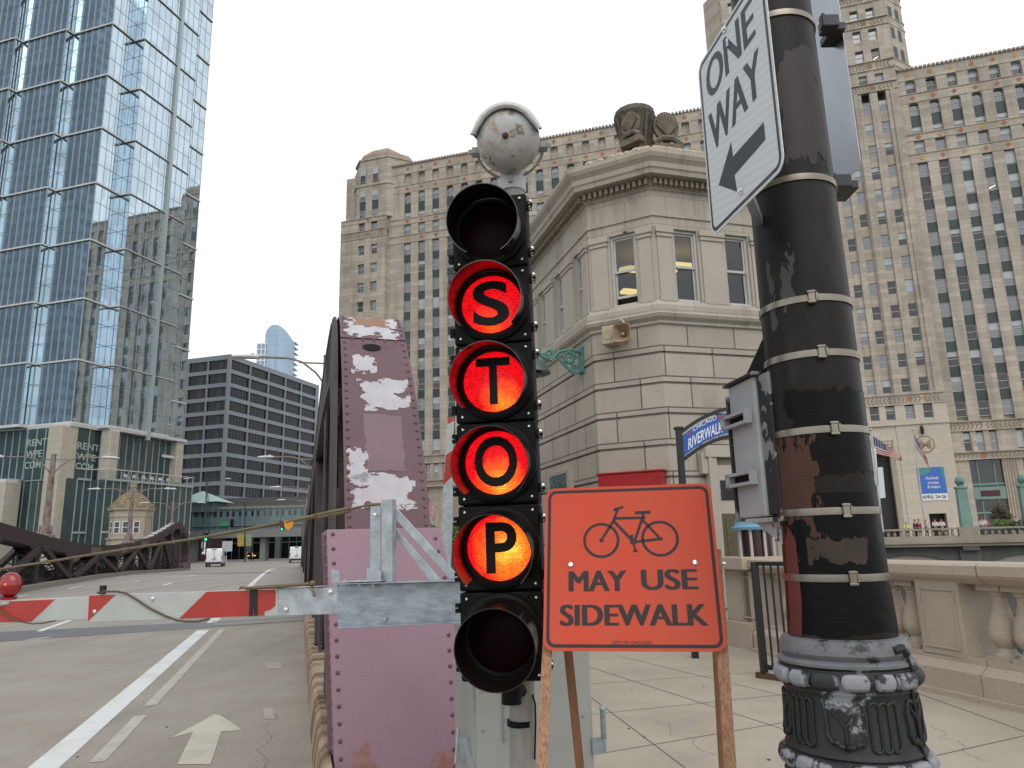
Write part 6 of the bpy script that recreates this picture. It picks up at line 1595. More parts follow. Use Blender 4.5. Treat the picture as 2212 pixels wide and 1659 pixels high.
# cast base
castm = mat('cast_base_paint', (.012, .0135, .0135), .5, col2=(.024, .026, .026), scale=4, bump=.25, bscale=45, spec=.35)
layer(castm, (.22, .235, .255), 8, (.585, .62));  # flaked paint; the pale flecks also stand in for highlights on relief edges
leadm = mat('bare_lead_grey', (.16, .165, .18), .55, col2=(.10, .10, .105), scale=7, bump=.3, bscale=50)
layer(leadm, (.02, .02, .02), 5, (.58, .62))
flint = mat('flaked_bead', (.24, .25, .275), .6, col2=(.02, .021, .022), scale=4.5, thr=(.53, .56), bump=.3, bscale=50)
mb = MB(); mb.lathe([(0.1440, 1.475), (0.1629, 1.47), (0.1720, 1.452), (0.1739, 1.435), (0.1656, 1.422), (0.1739, 1.418), (0.1803, 1.412), (0.1803, 1.405)], (PX, PY, 0), 48, caps=False); mb.build('collar', leadm, lpst)
mb = MB(); mb.lathe([(0.1809, 1.405), (0.1739, 1.398), (0.1782, 1.385), (0.1800, 1.37), (0.1765, 1.355), (0.1704, 1.348), (0.1739, 1.340), (0.1704, 1.335), (0.1696, 1.325), (0.1739, 1.20), (0.1791, 1.192), (0.1825, 1.185), (0.1782, 1.178), (0.1860, 1.165), (0.1860, 1.145), (0.1782, 1.13), (0.1843, 1.124), (0.1895, 1.115), (0.1860, 1.10), (0.1930, 1.02), (0.2087, .96), (0.2173, .8), (0.2173, .35), (0.2608, .30), (0.2608, .15)], (PX, PY, 0), 64); mb.build('base', castm, lpst)
for zc, rc, n, hh in ((1.372, .177, 15, .021), (1.155, .184, 15, .021)):
    mb = MB()
    for k in range(n):
        a = 2 * math.pi * (k + .3) / n; c = Vector((PX + rc * math.sin(a), PY - rc * math.cos(a), zc)); t = Vector((math.cos(a), math.sin(a), 0)); nn = Vector((math.sin(a), -math.cos(a), 0))
        L_ = .070 if k % 3 else .054
        mb.loft([[c + t * (x * L_ / 2) + nn * (q * .018 * math.cos(b_)) + Vector((0, 0, hh * q * math.sin(b_))) for b_ in (2 * math.pi * j / 10 for j in range(10))] for x, q in ((-1, .35), (-.93, .75), (-.75, 1), (0, 1.06), (.75, 1), (.93, .75), (1, .35))], sm=True)
        if k % 3 == 0: mb.loft([[c + t * (L_ / 2 + x) + nn * (q * .016 * math.cos(b_)) + Vector((0, 0, hh * q * math.sin(b_))) for b_ in (2 * math.pi * j / 8 for j in range(8))] for x, q in ((.004, .6), (.008, .9), (.013, .6))], sm=True)
    mb.build('bead_ring', flint, lpst)
# leaf and flute relief between the rings
mb = MB()
def bp_(a, z, d=.002): r_ = .1697 + .0043 * (1.325 - z) / .125 + d; return Vector((PX + r_ * math.sin(a), PY - r_ * math.cos(a), z))
for s_ in range(5):
    a0 = R(-28 + s_ * 72)
    W_ = R(15)
    for sx in (-1, 1):
        mb.tube([bp_(a0 + sx * W_ * u, z) for u, z in ((.55, 1.318), (.85, 1.322), (1.0, 1.312), (.92, 1.300), (.85, 1.306))] , .0055, 6)
        mb.tube([bp_(a0 + sx * W_ * u, z) for u, z in ((1.0, 1.312), (1.1, 1.29), (1.02, 1.262), (1.05, 1.24), (.8, 1.222), (.5, 1.228), (.42, 1.216), (.0, 1.212))], [.006, .007, .006, .007, .008, .006, .007, .008], 6)
        mb.tube([bp_(a0 + sx * W_ * u, z) for u, z in ((0, 1.222), (0, 1.262), (.45, 1.29), (.8, 1.305))], [.006, .006, .005, .004], 6)
        mb.tube([bp_(a0 + sx * W_ * u, z) for u, z in ((.0, 1.320), (.3, 1.312), (.5, 1.322))], .006, 6)
        mb.ball(bp_(a0 + sx * W_ * .55, 1.222), .010, 6); mb.ball(bp_(a0, 1.214), .011, 6)
    for q in range(4):
        a1 = a0 + W_ * 1.32 + R(8.2) * q
        mb.tube([bp_(a1, 1.318), bp_(a1, 1.21)], .0042, 6); 
        if q < 3: mb.tube([bp_(a1 + R(8.2) * u, z) for u, z in ((0, 1.215), (.2, 1.207), (.5, 1.204), (.8, 1.207), (1, 1.215))], .0042, 6); mb.tube([bp_(a1 + R(8.2) * u, z) for u, z in ((0, 1.312), (.2, 1.320), (.5, 1.323), (.8, 1.320), (1, 1.312))], .0042, 6)
mb.build('leaf_relief', castm, lpst)
mb = MB(); mb.tube([bp_(R(36), 1.46, .006), bp_(R(38), 1.40, .016), bp_(R(40), 1.34, .004), bp_(R(42), 1.2, .004), bp_(R(44), 1.12, .02)], .005, 6); mb.tube([bp_(R(22), 1.447, .004), bp_(R(32), 1.452, .006), bp_(R(38), 1.436, .008)], .012, 6)
mb.build('base_seam', mat('seam_dark', (.006, .006, .006), .6), lpst)
# ---- one way sign
ow = thing('one_way_sign', 'white ONE WAY sign with a black arrow clamped to the lamp post', 'road sign', at(1690, 250, 1.95))
O1 = SignPlane(at(1538.5, 515, 2.12), at(1696, 360, 1.68), at(1507.5, 146, 2.12))
ow_w = (at(1696, 360, 1.68) - at(1538.5, 515, 2.12)).length; ow_h = .597
alu = mat('brushed_aluminium', (.50, .52, .55), .32, .9, col2=(.38, .40, .43), scale=3, stretch=(1, 1, .5), bump=.02, bscale=200)
shw = mat('white_sheeting', (.60, .635, .655), .4, spec=.5, grain=.02, bscale=300)
# faint slanted ribs of the reflective sheeting
t_ = shw.node_tree; w_ = t_.nodes.new('ShaderNodeTexWave'); w_.inputs['Scale'].default_value = 22; w_.inputs['Distortion'].default_value = .4; tc_ = t_.nodes.new('ShaderNodeTexCoord'); mp_ = t_.nodes.new('ShaderNodeMapping'); mp_.inputs['Rotation'].default_value = (0, R(35), 0)
t_.links.new(tc_.outputs['Object'], mp_.inputs[0]); t_.links.new(mp_.outputs[0], w_.inputs['Vector']); mr_ = t_.nodes.new('ShaderNodeMapRange'); mr_.inputs['To Min'].default_value = .93; mr_.inputs['To Max'].default_value = 1.03; t_.links.new(w_.outputs['Fac'], mr_.inputs[0])
mx_ = t_.nodes.new('ShaderNodeMix'); mx_.data_type = 'RGBA'; mx_.blend_type = 'MULTIPLY'; mx_.inputs[0].default_value = 1; b_ = t_.nodes['Principled BSDF']; t_.links.new(b_.inputs['Base Color'].links[0].from_socket, mx_.inputs[6]); t_.links.new(mr_.outputs[0], mx_.inputs[7]); t_.links.new(mx_.outputs[2], b_.inputs['Base Color'])
def two_sheet(SPn, w, h, parent, face=True):
    mb = MB(SPn.F); o = rrect(w, h, .038); mb.prism([(x, y, -.0012) for x, y in o], (0, 0, .0024), 0); pn = mb.build('panel', shw if face else alu, parent); return pn
pn = two_sheet(O1, ow_w, ow_h, ow)
ink2 = mat('one_way_ink', (.010, .017, .024), .4)
mb = MB(O1.F); ring2(mb, rrect(ow_w - .018, ow_h - .018, .032, x0=.009, y0=.009), rrect(ow_w - .040, ow_h - .040, .022, x0=.020, y0=.020), .0016); mb.build('border', ink2, pn)
R4 = lambda x, y: (1437.8 + .33333 * x, .33333 * y)
mb = MB(O1.F)
for s_, p_, q_ in (('ONE', (268, 500), (583, 232)), ('WAY', (283, 750), (600, 305))):
    u0, u1 = O1.uv(*R4(*p_))[0], O1.uv(*R4(*q_))[0]
    v0, v1 = (O1.uv(*R4(300, 637))[1], O1.uv(*R4(310, 360))[1]) if s_ == 'ONE' else (O1.uv(*R4(325, 970))[1], O1.uv(*R4(283, 750))[1])
    mb.text(s_, u0, v0, u1 - u0, v1 - v0, .0014, .0005, 0, 0, .0042)
mb.build('lettering', ink2, pn)
mb = MB(O1.F); ar = [(.10, .235), (.44, .365), (.40, .275), (.90, .275), (.90, .185), (.40, .185), (.44, .095)]
ar = [R4(640, 790), R4(650, 905), R4(450, 1135), R4(468, 1243), R4(347, 1200), R4(428, 918), R4(440, 1015)]
mb.add([(*O1.uv(*p), .0018) for p in ar], [tuple(range(7))])
mb.build('arrow', ink2, pn)
mb = MB(O1.F); O1.tx(mb, 'CITY OF CHICAGO', (*R4(585, 1225), *R4(700, 1115)), .0019, 0, 0, .0004)
u0 = ow_w * .52; mb = MB(O1.F); mb.text('CITY OF CHICAGO', u0, .0115, ow_w * .36, .007, .0019, .0003, 0, 0); mb.build('maker_text', mat('grey_print', (.16, .17, .18), .5), pn)
mb = MB(O1.F)
for p in (R4(388, 190), R4(493, 1237)):
    u, v = O1.uv(*p); mb.lathe([(.011, 0), (.011, .004), (.006, .005), (.006, .010), (.001, .011)], (u, v, .001), 8)
mb.build('bolt', chrome, pn)
for v in (.12, .88):
    mb = MB(); p = O1.F @ Vector((ow_w * .5, ow_h * v, -.003)); q = Vector((PX - .13, PY - .04, p.z)); mb.tube([p, q], .018, 4); mb.build('bracket', galv_dk, ow)
# ---- the sign on the other side of the post, seen from behind
bs = thing('road_sign', 'bare metal back of a road sign clamped to the lamp post behind the white sign', 'road sign', at(1830, 200, 2.4))
B2 = SignPlane(at(1853, 366, 2.28) + Vector((-.067, .44, 0)), at(1853, 366, 2.28), at(1853, 366, 2.28) + Vector((-.067, .44, .6)))
two_sheet(B2, ow_w + .02, ow_h + .25, bs, False)
for y in (55, 398):
    mb = MB(); p = at(1790 if y < 100 else 1816, y, 2.22); mb.box(p, (.05, .06, .045)); mb.box(p + Vector((.035, .05, 0)), (.05, .10, .030)); mb.box(p + Vector((-.03, -.02, 0)), (.012, .03, .05)); mb.build('bracket', mat('dark_clamp', (.03, .032, .034), .4, .3), bs, bevel=.004)
# ---- pedestrian signal box on the left of the post
pb = thing('pedestrian_signal', 'peeling grey pedestrian signal box with two hinges fixed to the side of the lamp post', 'pedestrian signal', at(1650, 1110, 2.3))
c0, c1 = at(1640, 960, 2.26), at(1583, 960, 2.44)
dx = (c0 - c1); dx.z = 0; Wd = dx.length; dx.normalize(); dy = Vector((-dx.y, dx.x, 0))
if dy.y < 0: dy = -dy
z0, z1 = at(1648, 1116, 2.26).z, at(1632, 812, 2.26).z
PBF = frame3(Vector((c1.x, c1.y, 0)), dx, dy, Vector((0, 0, 1)))
pgr = mat('peeling_grey_paint', (.36, .37, .39), .6, col2=(.28, .285, .295), scale=8, bump=.1, bscale=60); layer(pgr, (.012, .013, .014), 5.5, (.60, .615), stretch=(1, 1, .7), off=(.4, 2, 1.1))
pgs = mat('peeling_black_paint', (.20, .205, .21), .6, var=.1, scale=8); layer(pgs, (.010, .011, .012), 4.5, (.50, .515), off=(1, .4, 2))
mb = MB(PBF); mb.b2(0, Wd, 0, .14, z0, z1); mb.build('housing', pgr, pb, bevel=.006)
mb = MB(PBF); mb.b2(-.012, -.001, -.008, .12, z0 - .01, z1 - .03); mb.b2(-.02, Wd + .02, -.012, .15, z1, z1 + .012); mb.build('flange', pgs, pb, bevel=.003)
mb = MB(PBF); mb.b2(Wd, Wd + .075, .01, .13, z0 + .005, z1 - .002); mb.build('side_plate', pgs, pb, bevel=.004)
for zf in (.72, .28):
    zc = z0 + (z1 - z0) * zf
    mb = MB(PBF); mb.b2(-.022, Wd * .86, -.026, -.001, zc + .012, zc + .022, 0); mb.b2(-.022, Wd * .86, -.026, -.001, zc - .022, zc - .012, 0); mb.b2(-.026, .0, -.026, .0, zc - .022, zc + .022, 0); mb.b2(Wd * .8, Wd * .86, -.026, -.001, zc - .012, zc + .012, 0); mb.b2(.002, Wd * .8, -.004, -.001, zc - .012, zc + .012, 1)
    mb.build('hinge', [pgr, black_pl], pb)
mb = MB(PBF); mb.prism([(.05, .02, z0 - .004), (Wd + .11, .02, z0 - .004), (Wd + .13, .02, z0 - .13), (Wd + .11, .02, z0 - .11), (.075, .02, z0 - .018), (.05, .02, z0 - .018)], (0, .02, 0)); mb.b2(.04, Wd + .1, -.0, .06, z0 - .016, z0 - .003)
mb.build('bracket', pgr, pb)
mb = MB(PBF); mb.prism([(.06, .03, z1 + .014), (Wd + .1, .03, z1 + .014), (Wd + .1, .03, z1 + .16)], (0, .03, 0)); mb.build('visor', black_pl, pb)
# ================================================================ LAMPS, VANS, PEOPLE, FLAGS AND SMALL THINGS
lampm = mat('peeling_lamp_paint', (.20, .185, .18), .65, col2=(.17, .06, .045), scale=3.5, stretch=(2, 2, .6), thr=(.48, .6))
armm = mat('rusty_arm', (.28, .255, .24), .6, col2=(.16, .09, .06), scale=2)
lumm = mat('lamp_head_white', (.52, .54, .55), .5)
def make_lamp(name, loc, arms, H=4.0, label='', group=None, pm=None, am=None, base=True, thick=1.0, reach=2.3):
    t = thing(name, label, 'street lamp', loc, group); o = Vector(loc)
    mb = MB()
    if base: mb.loft([[o + Vector((x * w, y * w, z)) for x, y in ((-1, -1), (1, -1), (1, 1), (-1, 1))] for w, z in ((.32, -.05), (.30, .08), (.23, .12), (.20, .5), (.17, .55))])
    mb.tube([o + Vector((0, 0, 0 if not base else .5)), o + Vector((0, 0, H))], [.17 * thick, .115 * thick], 12); mb.lathe([(.13 * thick, H), (.12 * thick, H + .06), (.02, H + .08)], o, 12)
    mb.build('pole', pm or lampm, t)
    for s_ in arms:
        D_ = BL * s_
        a = MB(); z = H - .12
        a.tube([o + D_ * .1 + Vector((0, 0, z - .10)), o + D_ * .9 + Vector((0, 0, z - .10))], .03, 6)
        a.tube([o + D_ * .1 + Vector((0, 0, z - .75)), o + D_ * .35 + Vector((0, 0, z - .42)), o + D_ * .8 + Vector((0, 0, z - .08)), o + D_ * 1.25 + Vector((0, 0, z + .03)), o + D_ * reach + Vector((0, 0, z + .02))], .035, 6)
        ar = a.build('arm', am or armm, t)
        h = MB(); c = o + D_ * (reach + .28) + Vector((0, 0, z))
        ax = D_; sd_ = Vector((-D_.y, D_.x, 0))
        h.loft([[c + ax * x + sd_ * (w * math.cos(q)) + Vector((0, 0, hh * math.sin(q) + dz)) for q in (2 * math.pi * k / 10 for k in range(10))] for x, w, hh, dz in ((-.42, .06, .05, .02), (-.32, .11, .07, .02), (-.05, .13, .075, .02), (.25, .15, .07, 0), (.40, .10, .04, -.01))], sm=True)
        h.box(c + ax * -.22 + Vector((0, 0, .11)), (.1, .1, .05)); h.build('lamp_head', lumm, ar)
    return t
G1 = 'lamps standing on the bridge trusses'
LB = [41.5, 60.3, 79.0]
l0_ = make_lamp('street_lamp', bl(LB[0], 11.95, zt(LB[0])), (1, -1), 4.0, 'nearest double arm street lamp on the brown truss, its pole streaked red', G1)
dup(l0_, bl(LB[1], 11.95, zt(LB[1])), 'middle double arm street lamp on the brown truss, before the round tiled bridge house')
dup(l0_, bl(LB[2], 11.95, zt(LB[2]) - 1.9), 'smallest double arm street lamp at the far end of the brown truss')
l1_ = make_lamp('street_lamp', bl(24.5, -.7, zt(24.5) - .3), (1,), 4.4, 'large single street lamp arm reaching out from the mauve truss, highest of its row', G1)
dup(l1_, bl(LB[0], -.7, zt(LB[0]) - .3), 'second single street lamp arm beside the mauve truss, under the highest one')
dup(l1_, bl(LB[1], -.7, zt(LB[1]) - .3), 'third single street lamp arm beside the mauve truss, in front of the grey offices')
dup(l1_, bl(LB[2], -.7, zt(LB[2]) - 2.1), 'lowest single street lamp arm beside the mauve truss, above the station walkway')
dkb = mat('dark_blue_pole', (.02, .03, .05), .5)
dl = make_lamp('street_lamp', at(438, 1192, 108), (1, -1), 10.6, 'tall thin dark blue street lamp before the green station roof', None, dkb, dkb, False, .7, 2.6)
# traffic light mast over the far crossing
q0 = at(452, 1195, 112); tl = thing('traffic_light', 'traffic light mast with a green light and street sign under the station walkway', 'traffic light', q0)
mb = MB(); mb.tube([q0, at(449, 1062, 112)], [.13, .07], 8); mb.tube([at(450, 1130, 112), at(502, 1127, 112)], .06, 6); mb.build('mast', dkb, tl)
def head(x, y, nm, lit):
    mb = MB(); c = at(x, y, 111.5); mb.box(c, (.42, .35, 1.15)); h = mb.build('signal_head', black_pl, tl)
    for k, (m_, on) in enumerate(((emit('g' + nm, (.02, .9, .45), 2.5) if lit else dim, lit),)):
        mb = MB(); mb.ball(c + Vector((0, -.18, -.36)), .17, 10, sc=(1, .4, 1)); mb.build('lens', m_, h)
head(501, 1130, 'a', False); head(611, 1137, 'b', True); head(446, 1160, 'c', True)
mb = MB(); c = at(489, 1132, 111.5); mb.box(c, (2.0, .04, .6)); mb.build('street_sign', mat('street_sign_green', (.01, .17, .09), .4), tl)
mb = MB(); c = at(440, 1177, 111); mb.box(c, (.55, .04, .9)); mb.box(at(440, 1191, 111), (.5, .04, .8)); mb.build('sign_plate', white_pt, tl)
# yellow banners on a pole
yb = thing('street_banner', 'pair of yellow and green banners hanging on a pole beneath the station walkway', 'banner', at(529, 1215, 120))
mb = MB(); mb.tube([at(529, 1215, 120), at(529, 1085, 120)], .09, 6); mb.build('pole', dkb, yb)
for x0, x1, c in ((513, 527, (.36, .27, .05)), (531, 543, (.22, .28, .16))):
    mb = MB(); mb.prism([at(x0, 1180, 120), at(x1, 1180, 120), at(x1, 1154, 120), at(x0, 1154, 120)], (0, .03, 0)); mb.build('banner', mat('cloth' + str(x0), c, .7, var=.25, scale=1.5), yb)
nb = thing('notice_board', 'small white notice board on a post beside the near white van', 'sign', at(489, 1215, 104))
mb = MB(); mb.tube([at(489, 1215, 104), at(489, 1170, 104)], .06, 6); mb.build('post', galv, nb)
mb = MB(); mb.box(at(491, 1180, 104), (1.4, .05, 1.4)); mb.build('board', galv, nb)
# ---- vans
def make_van(loc, az, label, group):
    t = thing('delivery_van', label, 'van', loc, group); F = frame(loc, az); w = 1.0; L_ = 5.6
    vm = mat('white_van_paint', (.66, .67, .68), .35, coat=.3); dk = mat('van_dark_trim', (.015, .015, .017), .5); gl = mat('van_glass', (.02, .025, .03), .08)
    mb = MB(F)
    side = [(0.05, .42), (0.0, .9), (.06, 2.05), (.14, 2.24), (.3, 2.3), (3.6, 2.3), (3.9, 2.22), (4.55, 1.45), (5.3, 1.15), (5.55, .95), (5.6, .42)]
    rings = []
    for x, k in ((-w, .94), (-w * .97, 1), (w * .97, 1), (w, .94)):
        rings.append([Vector((x * (1 if z < 1.3 else .93 if abs(x) > .98 else .95), 2.8 + (y - 2.8) * k, .42 + (z - .42) * (k * .5 + .5))) for y, z in side])
    mb.loft(rings); mb.build('body', vm, t)
    mb = MB(F); mb.b2(-.97, .97, -.10, .08, .36, .62); mb.b2(-.3, .3, .03, .08, 2.16, 2.24); mb.b2(-.008, .008, -.012, .03, .66, 2.1); mb.build('bumper', dk, t)
    mb = MB(F); mb.b2(-.26, .26, -.02, .02, .92, 1.06); mb.b2(.03, .12, -.03, .02, 1.12, 1.3); mb.build('number_plate', mat('plate_grey', (.2, .2, .2), .5), t)
    for s_ in (-1, 1):
        mb = MB(F); mb.b2(s_ * .93 - .05, s_ * .93 + .05, -.03, .05, .95, 1.4); mb.build('tail_light', mat('tail_red', (.30, .012, .012), .3), t)
        mb = MB(F); mb.b2(s_ * .965 - .015, s_ * .965 + .015, 3.55, 4.35, 1.35, 1.95); mb.build('side_window', gl, t)
        mb = MB(F); mb.b2(s_ * 1.1 - .1, s_ * 1.1 + .1, 4.1, 4.25, 1.35, 1.7); mb.build('mirror', dk, t)
        for y in (.95, 4.55):
            mb = MB(F); mb.lathe([(.15, -.11), (.33, -.11), (.36, -.07), (.36, .07), (.33, .11), (.15, .11)], (s_ * .9, y, .36), 18, ax=(Vector((0, 1, 0)), Vector((0, 0, 1)), Vector((1, 0, 0))))
            wh_ = mb.build('wheel', dk, t); mb = MB(F); mb.lathe([(.2, -.09), (.18, .09), (.02, .1)], (s_ * .92, y, .36), 12, ax=(Vector((0, 1, 0)), Vector((0, 0, 1)), Vector((1, 0, 0)))); mb.build('rim', galv, wh_)
    return t
vz = zr(95)
make_van(onz(461, 1225, vz), -17, 'white van parked at the kerb past the brown truss', 'white vans on the far street')
make_van(onz(640, 1216, vz), -16, 'white van driving beside the mauve truss, farther along the street', 'white vans on the far street')
# dark car with glowing amber lamps at the crossing
cl_ = onz(543, 1208, vz); ct = thing('parked_car', 'dark low car with amber lights behind the two pedestrians', 'car', cl_)
mb = MB(frame(cl_, 5)); mb.loft([[(x * k, y, z) for x, z in ((-.9, .3), (.9, .3), (.9, .85), (.68, 1.4), (-.68, 1.4), (-.9, .85))] for y, k in ((0, .92), (.3, 1), (3.2, 1), (4.2, .9))]); mb.build('body', mat('dark_car_paint', (.02, .02, .022), .3), ct, bevel=.05)
for s_ in (-1, 1):
    mb = MB(frame(cl_, 5)); mb.b2(s_ * .7 - .2, s_ * .7 + .2, -.06, .05, .65, .85); mb.build('tail_light', emit('amber_lamp' + str(s_), (1, .45, .04), 1.6), ct)
    for y in (.7, 3.4):
        mb = MB(frame(cl_, 5)); mb.lathe([(.12, -.1), (.3, -.1), (.32, 0), (.3, .1), (.12, .1)], (s_ * .82, y, .32), 12, ax=(Vector((0, 1, 0)), Vector((0, 0, 1)), Vector((1, 0, 0)))); mb.build('wheel', black_pl, ct)
mb = MB(frame(cl_, 5)); mb.quad((-.6, -.003, .92), (.6, -.003, .92), (.5, .06, 1.33), (-.5, .06, 1.33)); mb.build('rear_window', wdark, ct)
# ---- people
skin = mat('skin', (.42, .25, .18), .6)
def skinned(name, V_, E_, m, parent, lvl=1):
    me = bpy.data.meshes.new(name); off = loc_of(parent); me.from_pydata([tuple(Vector(v[0]) - off) for v in V_], E_, []); me.materials.append(m)
    o = bpy.data.objects.new(name, me); COL.objects.link(o); o.parent = parent
    md = o.modifiers.new('skin', 'SKIN'); md.use_smooth_shade = True
    if not me.skin_vertices: me.attributes.new('skin_vertex', 'FLOAT', 'POINT') if False else None
    for i, v in enumerate(V_): me.skin_vertices[0].data[i].radius = (v[1], v[1] * (v[2] if len(v) > 2 else 1)); me.skin_vertices[0].data[i].use_root = (i == 0)
    s_ = o.modifiers.new('sub', 'SUBSURF'); s_.levels = lvl; s_.render_levels = lvl
    return o
def person(loc, az, label, shirt, trousers, hair=(.03, .02, .015), step=.0, arms='down', group=None, h=1.74):
    t = thing('person', label, 'person', loc, group); F = frame(loc, az) @ Matrix.Scale(h / 1.74, 4)
    P = lambda x, y, z: F @ Vector((x, y, z))
    st_ = step
    hands = {'down': [((.24, .03, .82), (.25, .06, .72)), ((-.24, -.03, .82), (-.25, -.02, .72))], 'crossed': [((.10, .24, 1.12), (-.06, .25, 1.14)), ((-.10, .22, 1.10), (.06, .27, 1.10))], 'rail': [((.24, .34, 1.05), (.24, .42, 1.05)), ((-.24, .34, 1.05), (-.24, .42, 1.05))]}[arms]
    el = {'down': [(.25, -.02, 1.08), (-.25, -.04, 1.08)], 'crossed': [(.27, .06, 1.12), (-.27, .06, 1.12)], 'rail': [(.27, .05, 1.12), (-.27, .05, 1.12)]}[arms]
    # one continuous body: pelvis root, spine, neck, head, arms with hands, legs with feet
    V_ = [(P(0, 0, .92), .12, .8), (P(0, .0, 1.15), .13, .75), (P(0, 0, 1.38), .15, .65), (P(0, .01, 1.48), .06), (P(0, .02, 1.56), .075), (P(0, .03, 1.66), .088), (P(0, .02, 1.73), .06),
          (P(.18, 0, 1.40), .058), (P(*el[0]), .043), (P(*hands[0][0]), .035), (P(*hands[0][1]), .03), (P(-.18, 0, 1.40), .058), (P(*el[1]), .043), (P(*hands[1][0]), .035), (P(*hands[1][1]), .03),
          (P(.09, 0, .86), .085), (P(.10, .05 + st_ * .5, .48), .062), (P(.10, st_, .09), .045), (P(.10, st_ + .13, .045), .035),
          (P(-.09, 0, .86), .085), (P(-.10, .05 - st_ * .4, .48), .062), (P(-.10, -st_ - .02, .09), .045), (P(-.10, -st_ + .11, .045), .035)]
    E_ = [(0, 1), (1, 2), (2, 3), (3, 4), (4, 5), (5, 6), (2, 7), (7, 8), (8, 9), (9, 10), (2, 11), (11, 12), (12, 13), (13, 14), (0, 15), (15, 16), (16, 17), (17, 18), (0, 19), (19, 20), (20, 21), (21, 22)]
    skinned('body', V_, E_, skin, t)
    g = lambda v, k=1.16: (v[0], v[1] * k, v[2] if len(v) > 2 else 1)
    sh_ = [g(V_[1]), g(V_[0], 1.2), g(V_[2]), g(V_[7], 1.25), g(V_[8], 1.3), (V_[9][0], .046), g(V_[11], 1.25), g(V_[12], 1.3), (V_[13][0], .046)]
    skinned('shirt', sh_, [(0, 1), (0, 2), (2, 3), (3, 4), (4, 5), (2, 6), (6, 7), (7, 8)], shirt, t)
    tr = [g(V_[0], 1.12), g(V_[15], 1.15), g(V_[16], 1.25), g(V_[17], 1.4), g(V_[19], 1.15), g(V_[20], 1.25), g(V_[21], 1.4)]
    skinned('trousers', tr, [(0, 1), (1, 2), (2, 3), (0, 4), (4, 5), (5, 6)], trousers, t)
    mb = MB(F); mb.ball((0, .005, 1.685), .097, 10, sc=(.95, 1.05, .85)); mb.build('hair', mat('hair_%d' % int(hair[0] * 1000), hair, .7), t)
    return t
cm = lambda n, c: mat('cloth_' + n, c, .8)
pz = vz
person(onz(532, 1214, pz), 80, 'person in a dark shirt and khaki trousers crossing the far street', cm('navy', (.03, .035, .05)), cm('khaki', (.33, .27, .17)), step=.28)
person(onz(545, 1213, pz), -95, 'person in a white top and black trousers crossing beside the khaki trousers', cm('white', (.6, .6, .58)), cm('black', (.012, .012, .014)), step=.24, h=1.65)
person(onz(570, 1205, pz), 170, 'small distant person in a pale top by the shop front piers', cm('pale', (.55, .52, .42)), cm('grey', (.12, .12, .13)), step=.1)
def across(x, n=81.2, y=1123): p = onplane(x, y, ne(n, 0), NN); p.z = 1.3; return p
GP = 'people at the balustrade across the river'
person(across(1975), 150, 'person in a dark top with dark hair beside the magenta top across the river', cm('dark', (.04, .045, .055)), cm('black', (.01, .01, .01)), group=GP)
person(across(1983.5), 165, 'person in a magenta top at the balustrade across the river', cm('magenta', (.22, .015, .07)), cm('black', (.01, .01, .01)), group=GP)
person(across(1999), 100, 'person in a loose pale shirt standing by the flagpole across the river', cm('palegreen', (.42, .45, .40)), cm('dim', (.05, .05, .055)), (.30, .28, .25), group=GP)
person(across(2019), 197, 'person in a white shirt and dark trousers with folded arms before the dark doorway', cm('white', (.62, .64, .68)), cm('darkgrey', (.03, .03, .035)), arms='crossed', group=GP)
person(across(2033), 197, 'person in a white shirt and tan trousers with folded arms before the dark doorway', cm('white', (.62, .64, .68)), cm('tan', (.25, .22, .17)), arms='crossed', group=GP)
person(across(2122, 80.9, 1127), 197, 'person in white leaning on the balustrade below the green doorway', cm('white', (.62, .64, .68)), cm('grey', (.1, .1, .1)), arms='rail', group=GP)
person(across(2127.5, 81.0, 1127), 197, 'person in a salmon top leaning on the balustrade below the green doorway', cm('salmon', (.48, .22, .17)), cm('grey', (.1, .1, .1)), arms='rail', group=GP)
person(across(2194, 81.0, 1120), 180, 'person in a navy shirt leaning on the balustrade near the green shrub', cm('navy', (.03, .035, .05)), cm('darkgrey', (.03, .03, .035)), arms='rail', group=GP)
wk = person(across(1957, 81.0, 1128), 197, 'worker person in a bright yellow vest bending at the balustrade across the river', cm('hivis', (.62, .68, .06)), cm('darkgrey', (.03, .03, .035)), arms='rail', group=GP, h=1.5)
# ---- flags
fl_r, fl_w, fl_b = mat('flag_red', (.27, .010, .022), .8), mat('flag_white', (.50, .48, .46), .8), mat('flag_blue', (.022, .030, .095), .7)
polm = mat('flagpole_grey', (.42, .43, .42), .4, .3)
def flag(label, foot, top, corners, Y):
    """corners: hoist top, hoist bottom, fly bottom, fly top in picture points"""
    t = thing('flag', label, 'flag', at(*foot, Y))
    mb = MB(); mb.tube([at(*foot, Y), at(*top, Y)], [.10, .06], 8); mb.ball(at(top[0], top[1] - 2, Y), .16, 8); mb.build('flagpole', polm, t)
    NU, NV = 22, 26; a, b_, c, d = corners
    mb = MB()
    def pt(u, v):
        sag = 1.0
        x = (a[0] * (1 - u) + d[0] * u) * (1 - v) + (b_[0] * (1 - u) + c[0] * u) * v; y = (a[1] * (1 - u) + d[1] * u) * (1 - v) + (b_[1] * (1 - u) + c[1] * u) * v
        return at(x, y + 1.5 * math.sin(u * 9) * u, Y - .05 + .35 * u * math.sin(u * 11 + v * 2.2))
    for i in range(NU):
        for j in range(NV):
            st = (j * 13) // NV; can = (i < NU * .42 and j < NV * 7 / 13)
            mi = 2 if can else (0 if st % 2 == 0 else 1)
            if can and i % 2 == 1 and j % 3 == 1: mi = 1
            mb.add([pt(i / NU, j / NV), pt((i + 1) / NU, j / NV), pt((i + 1) / NU, (j + 1) / NV), pt(i / NU, (j + 1) / NV)], [(0, 1, 2, 3)], mi, True)
    mb.build('cloth', [fl_r, fl_w, fl_b], t)
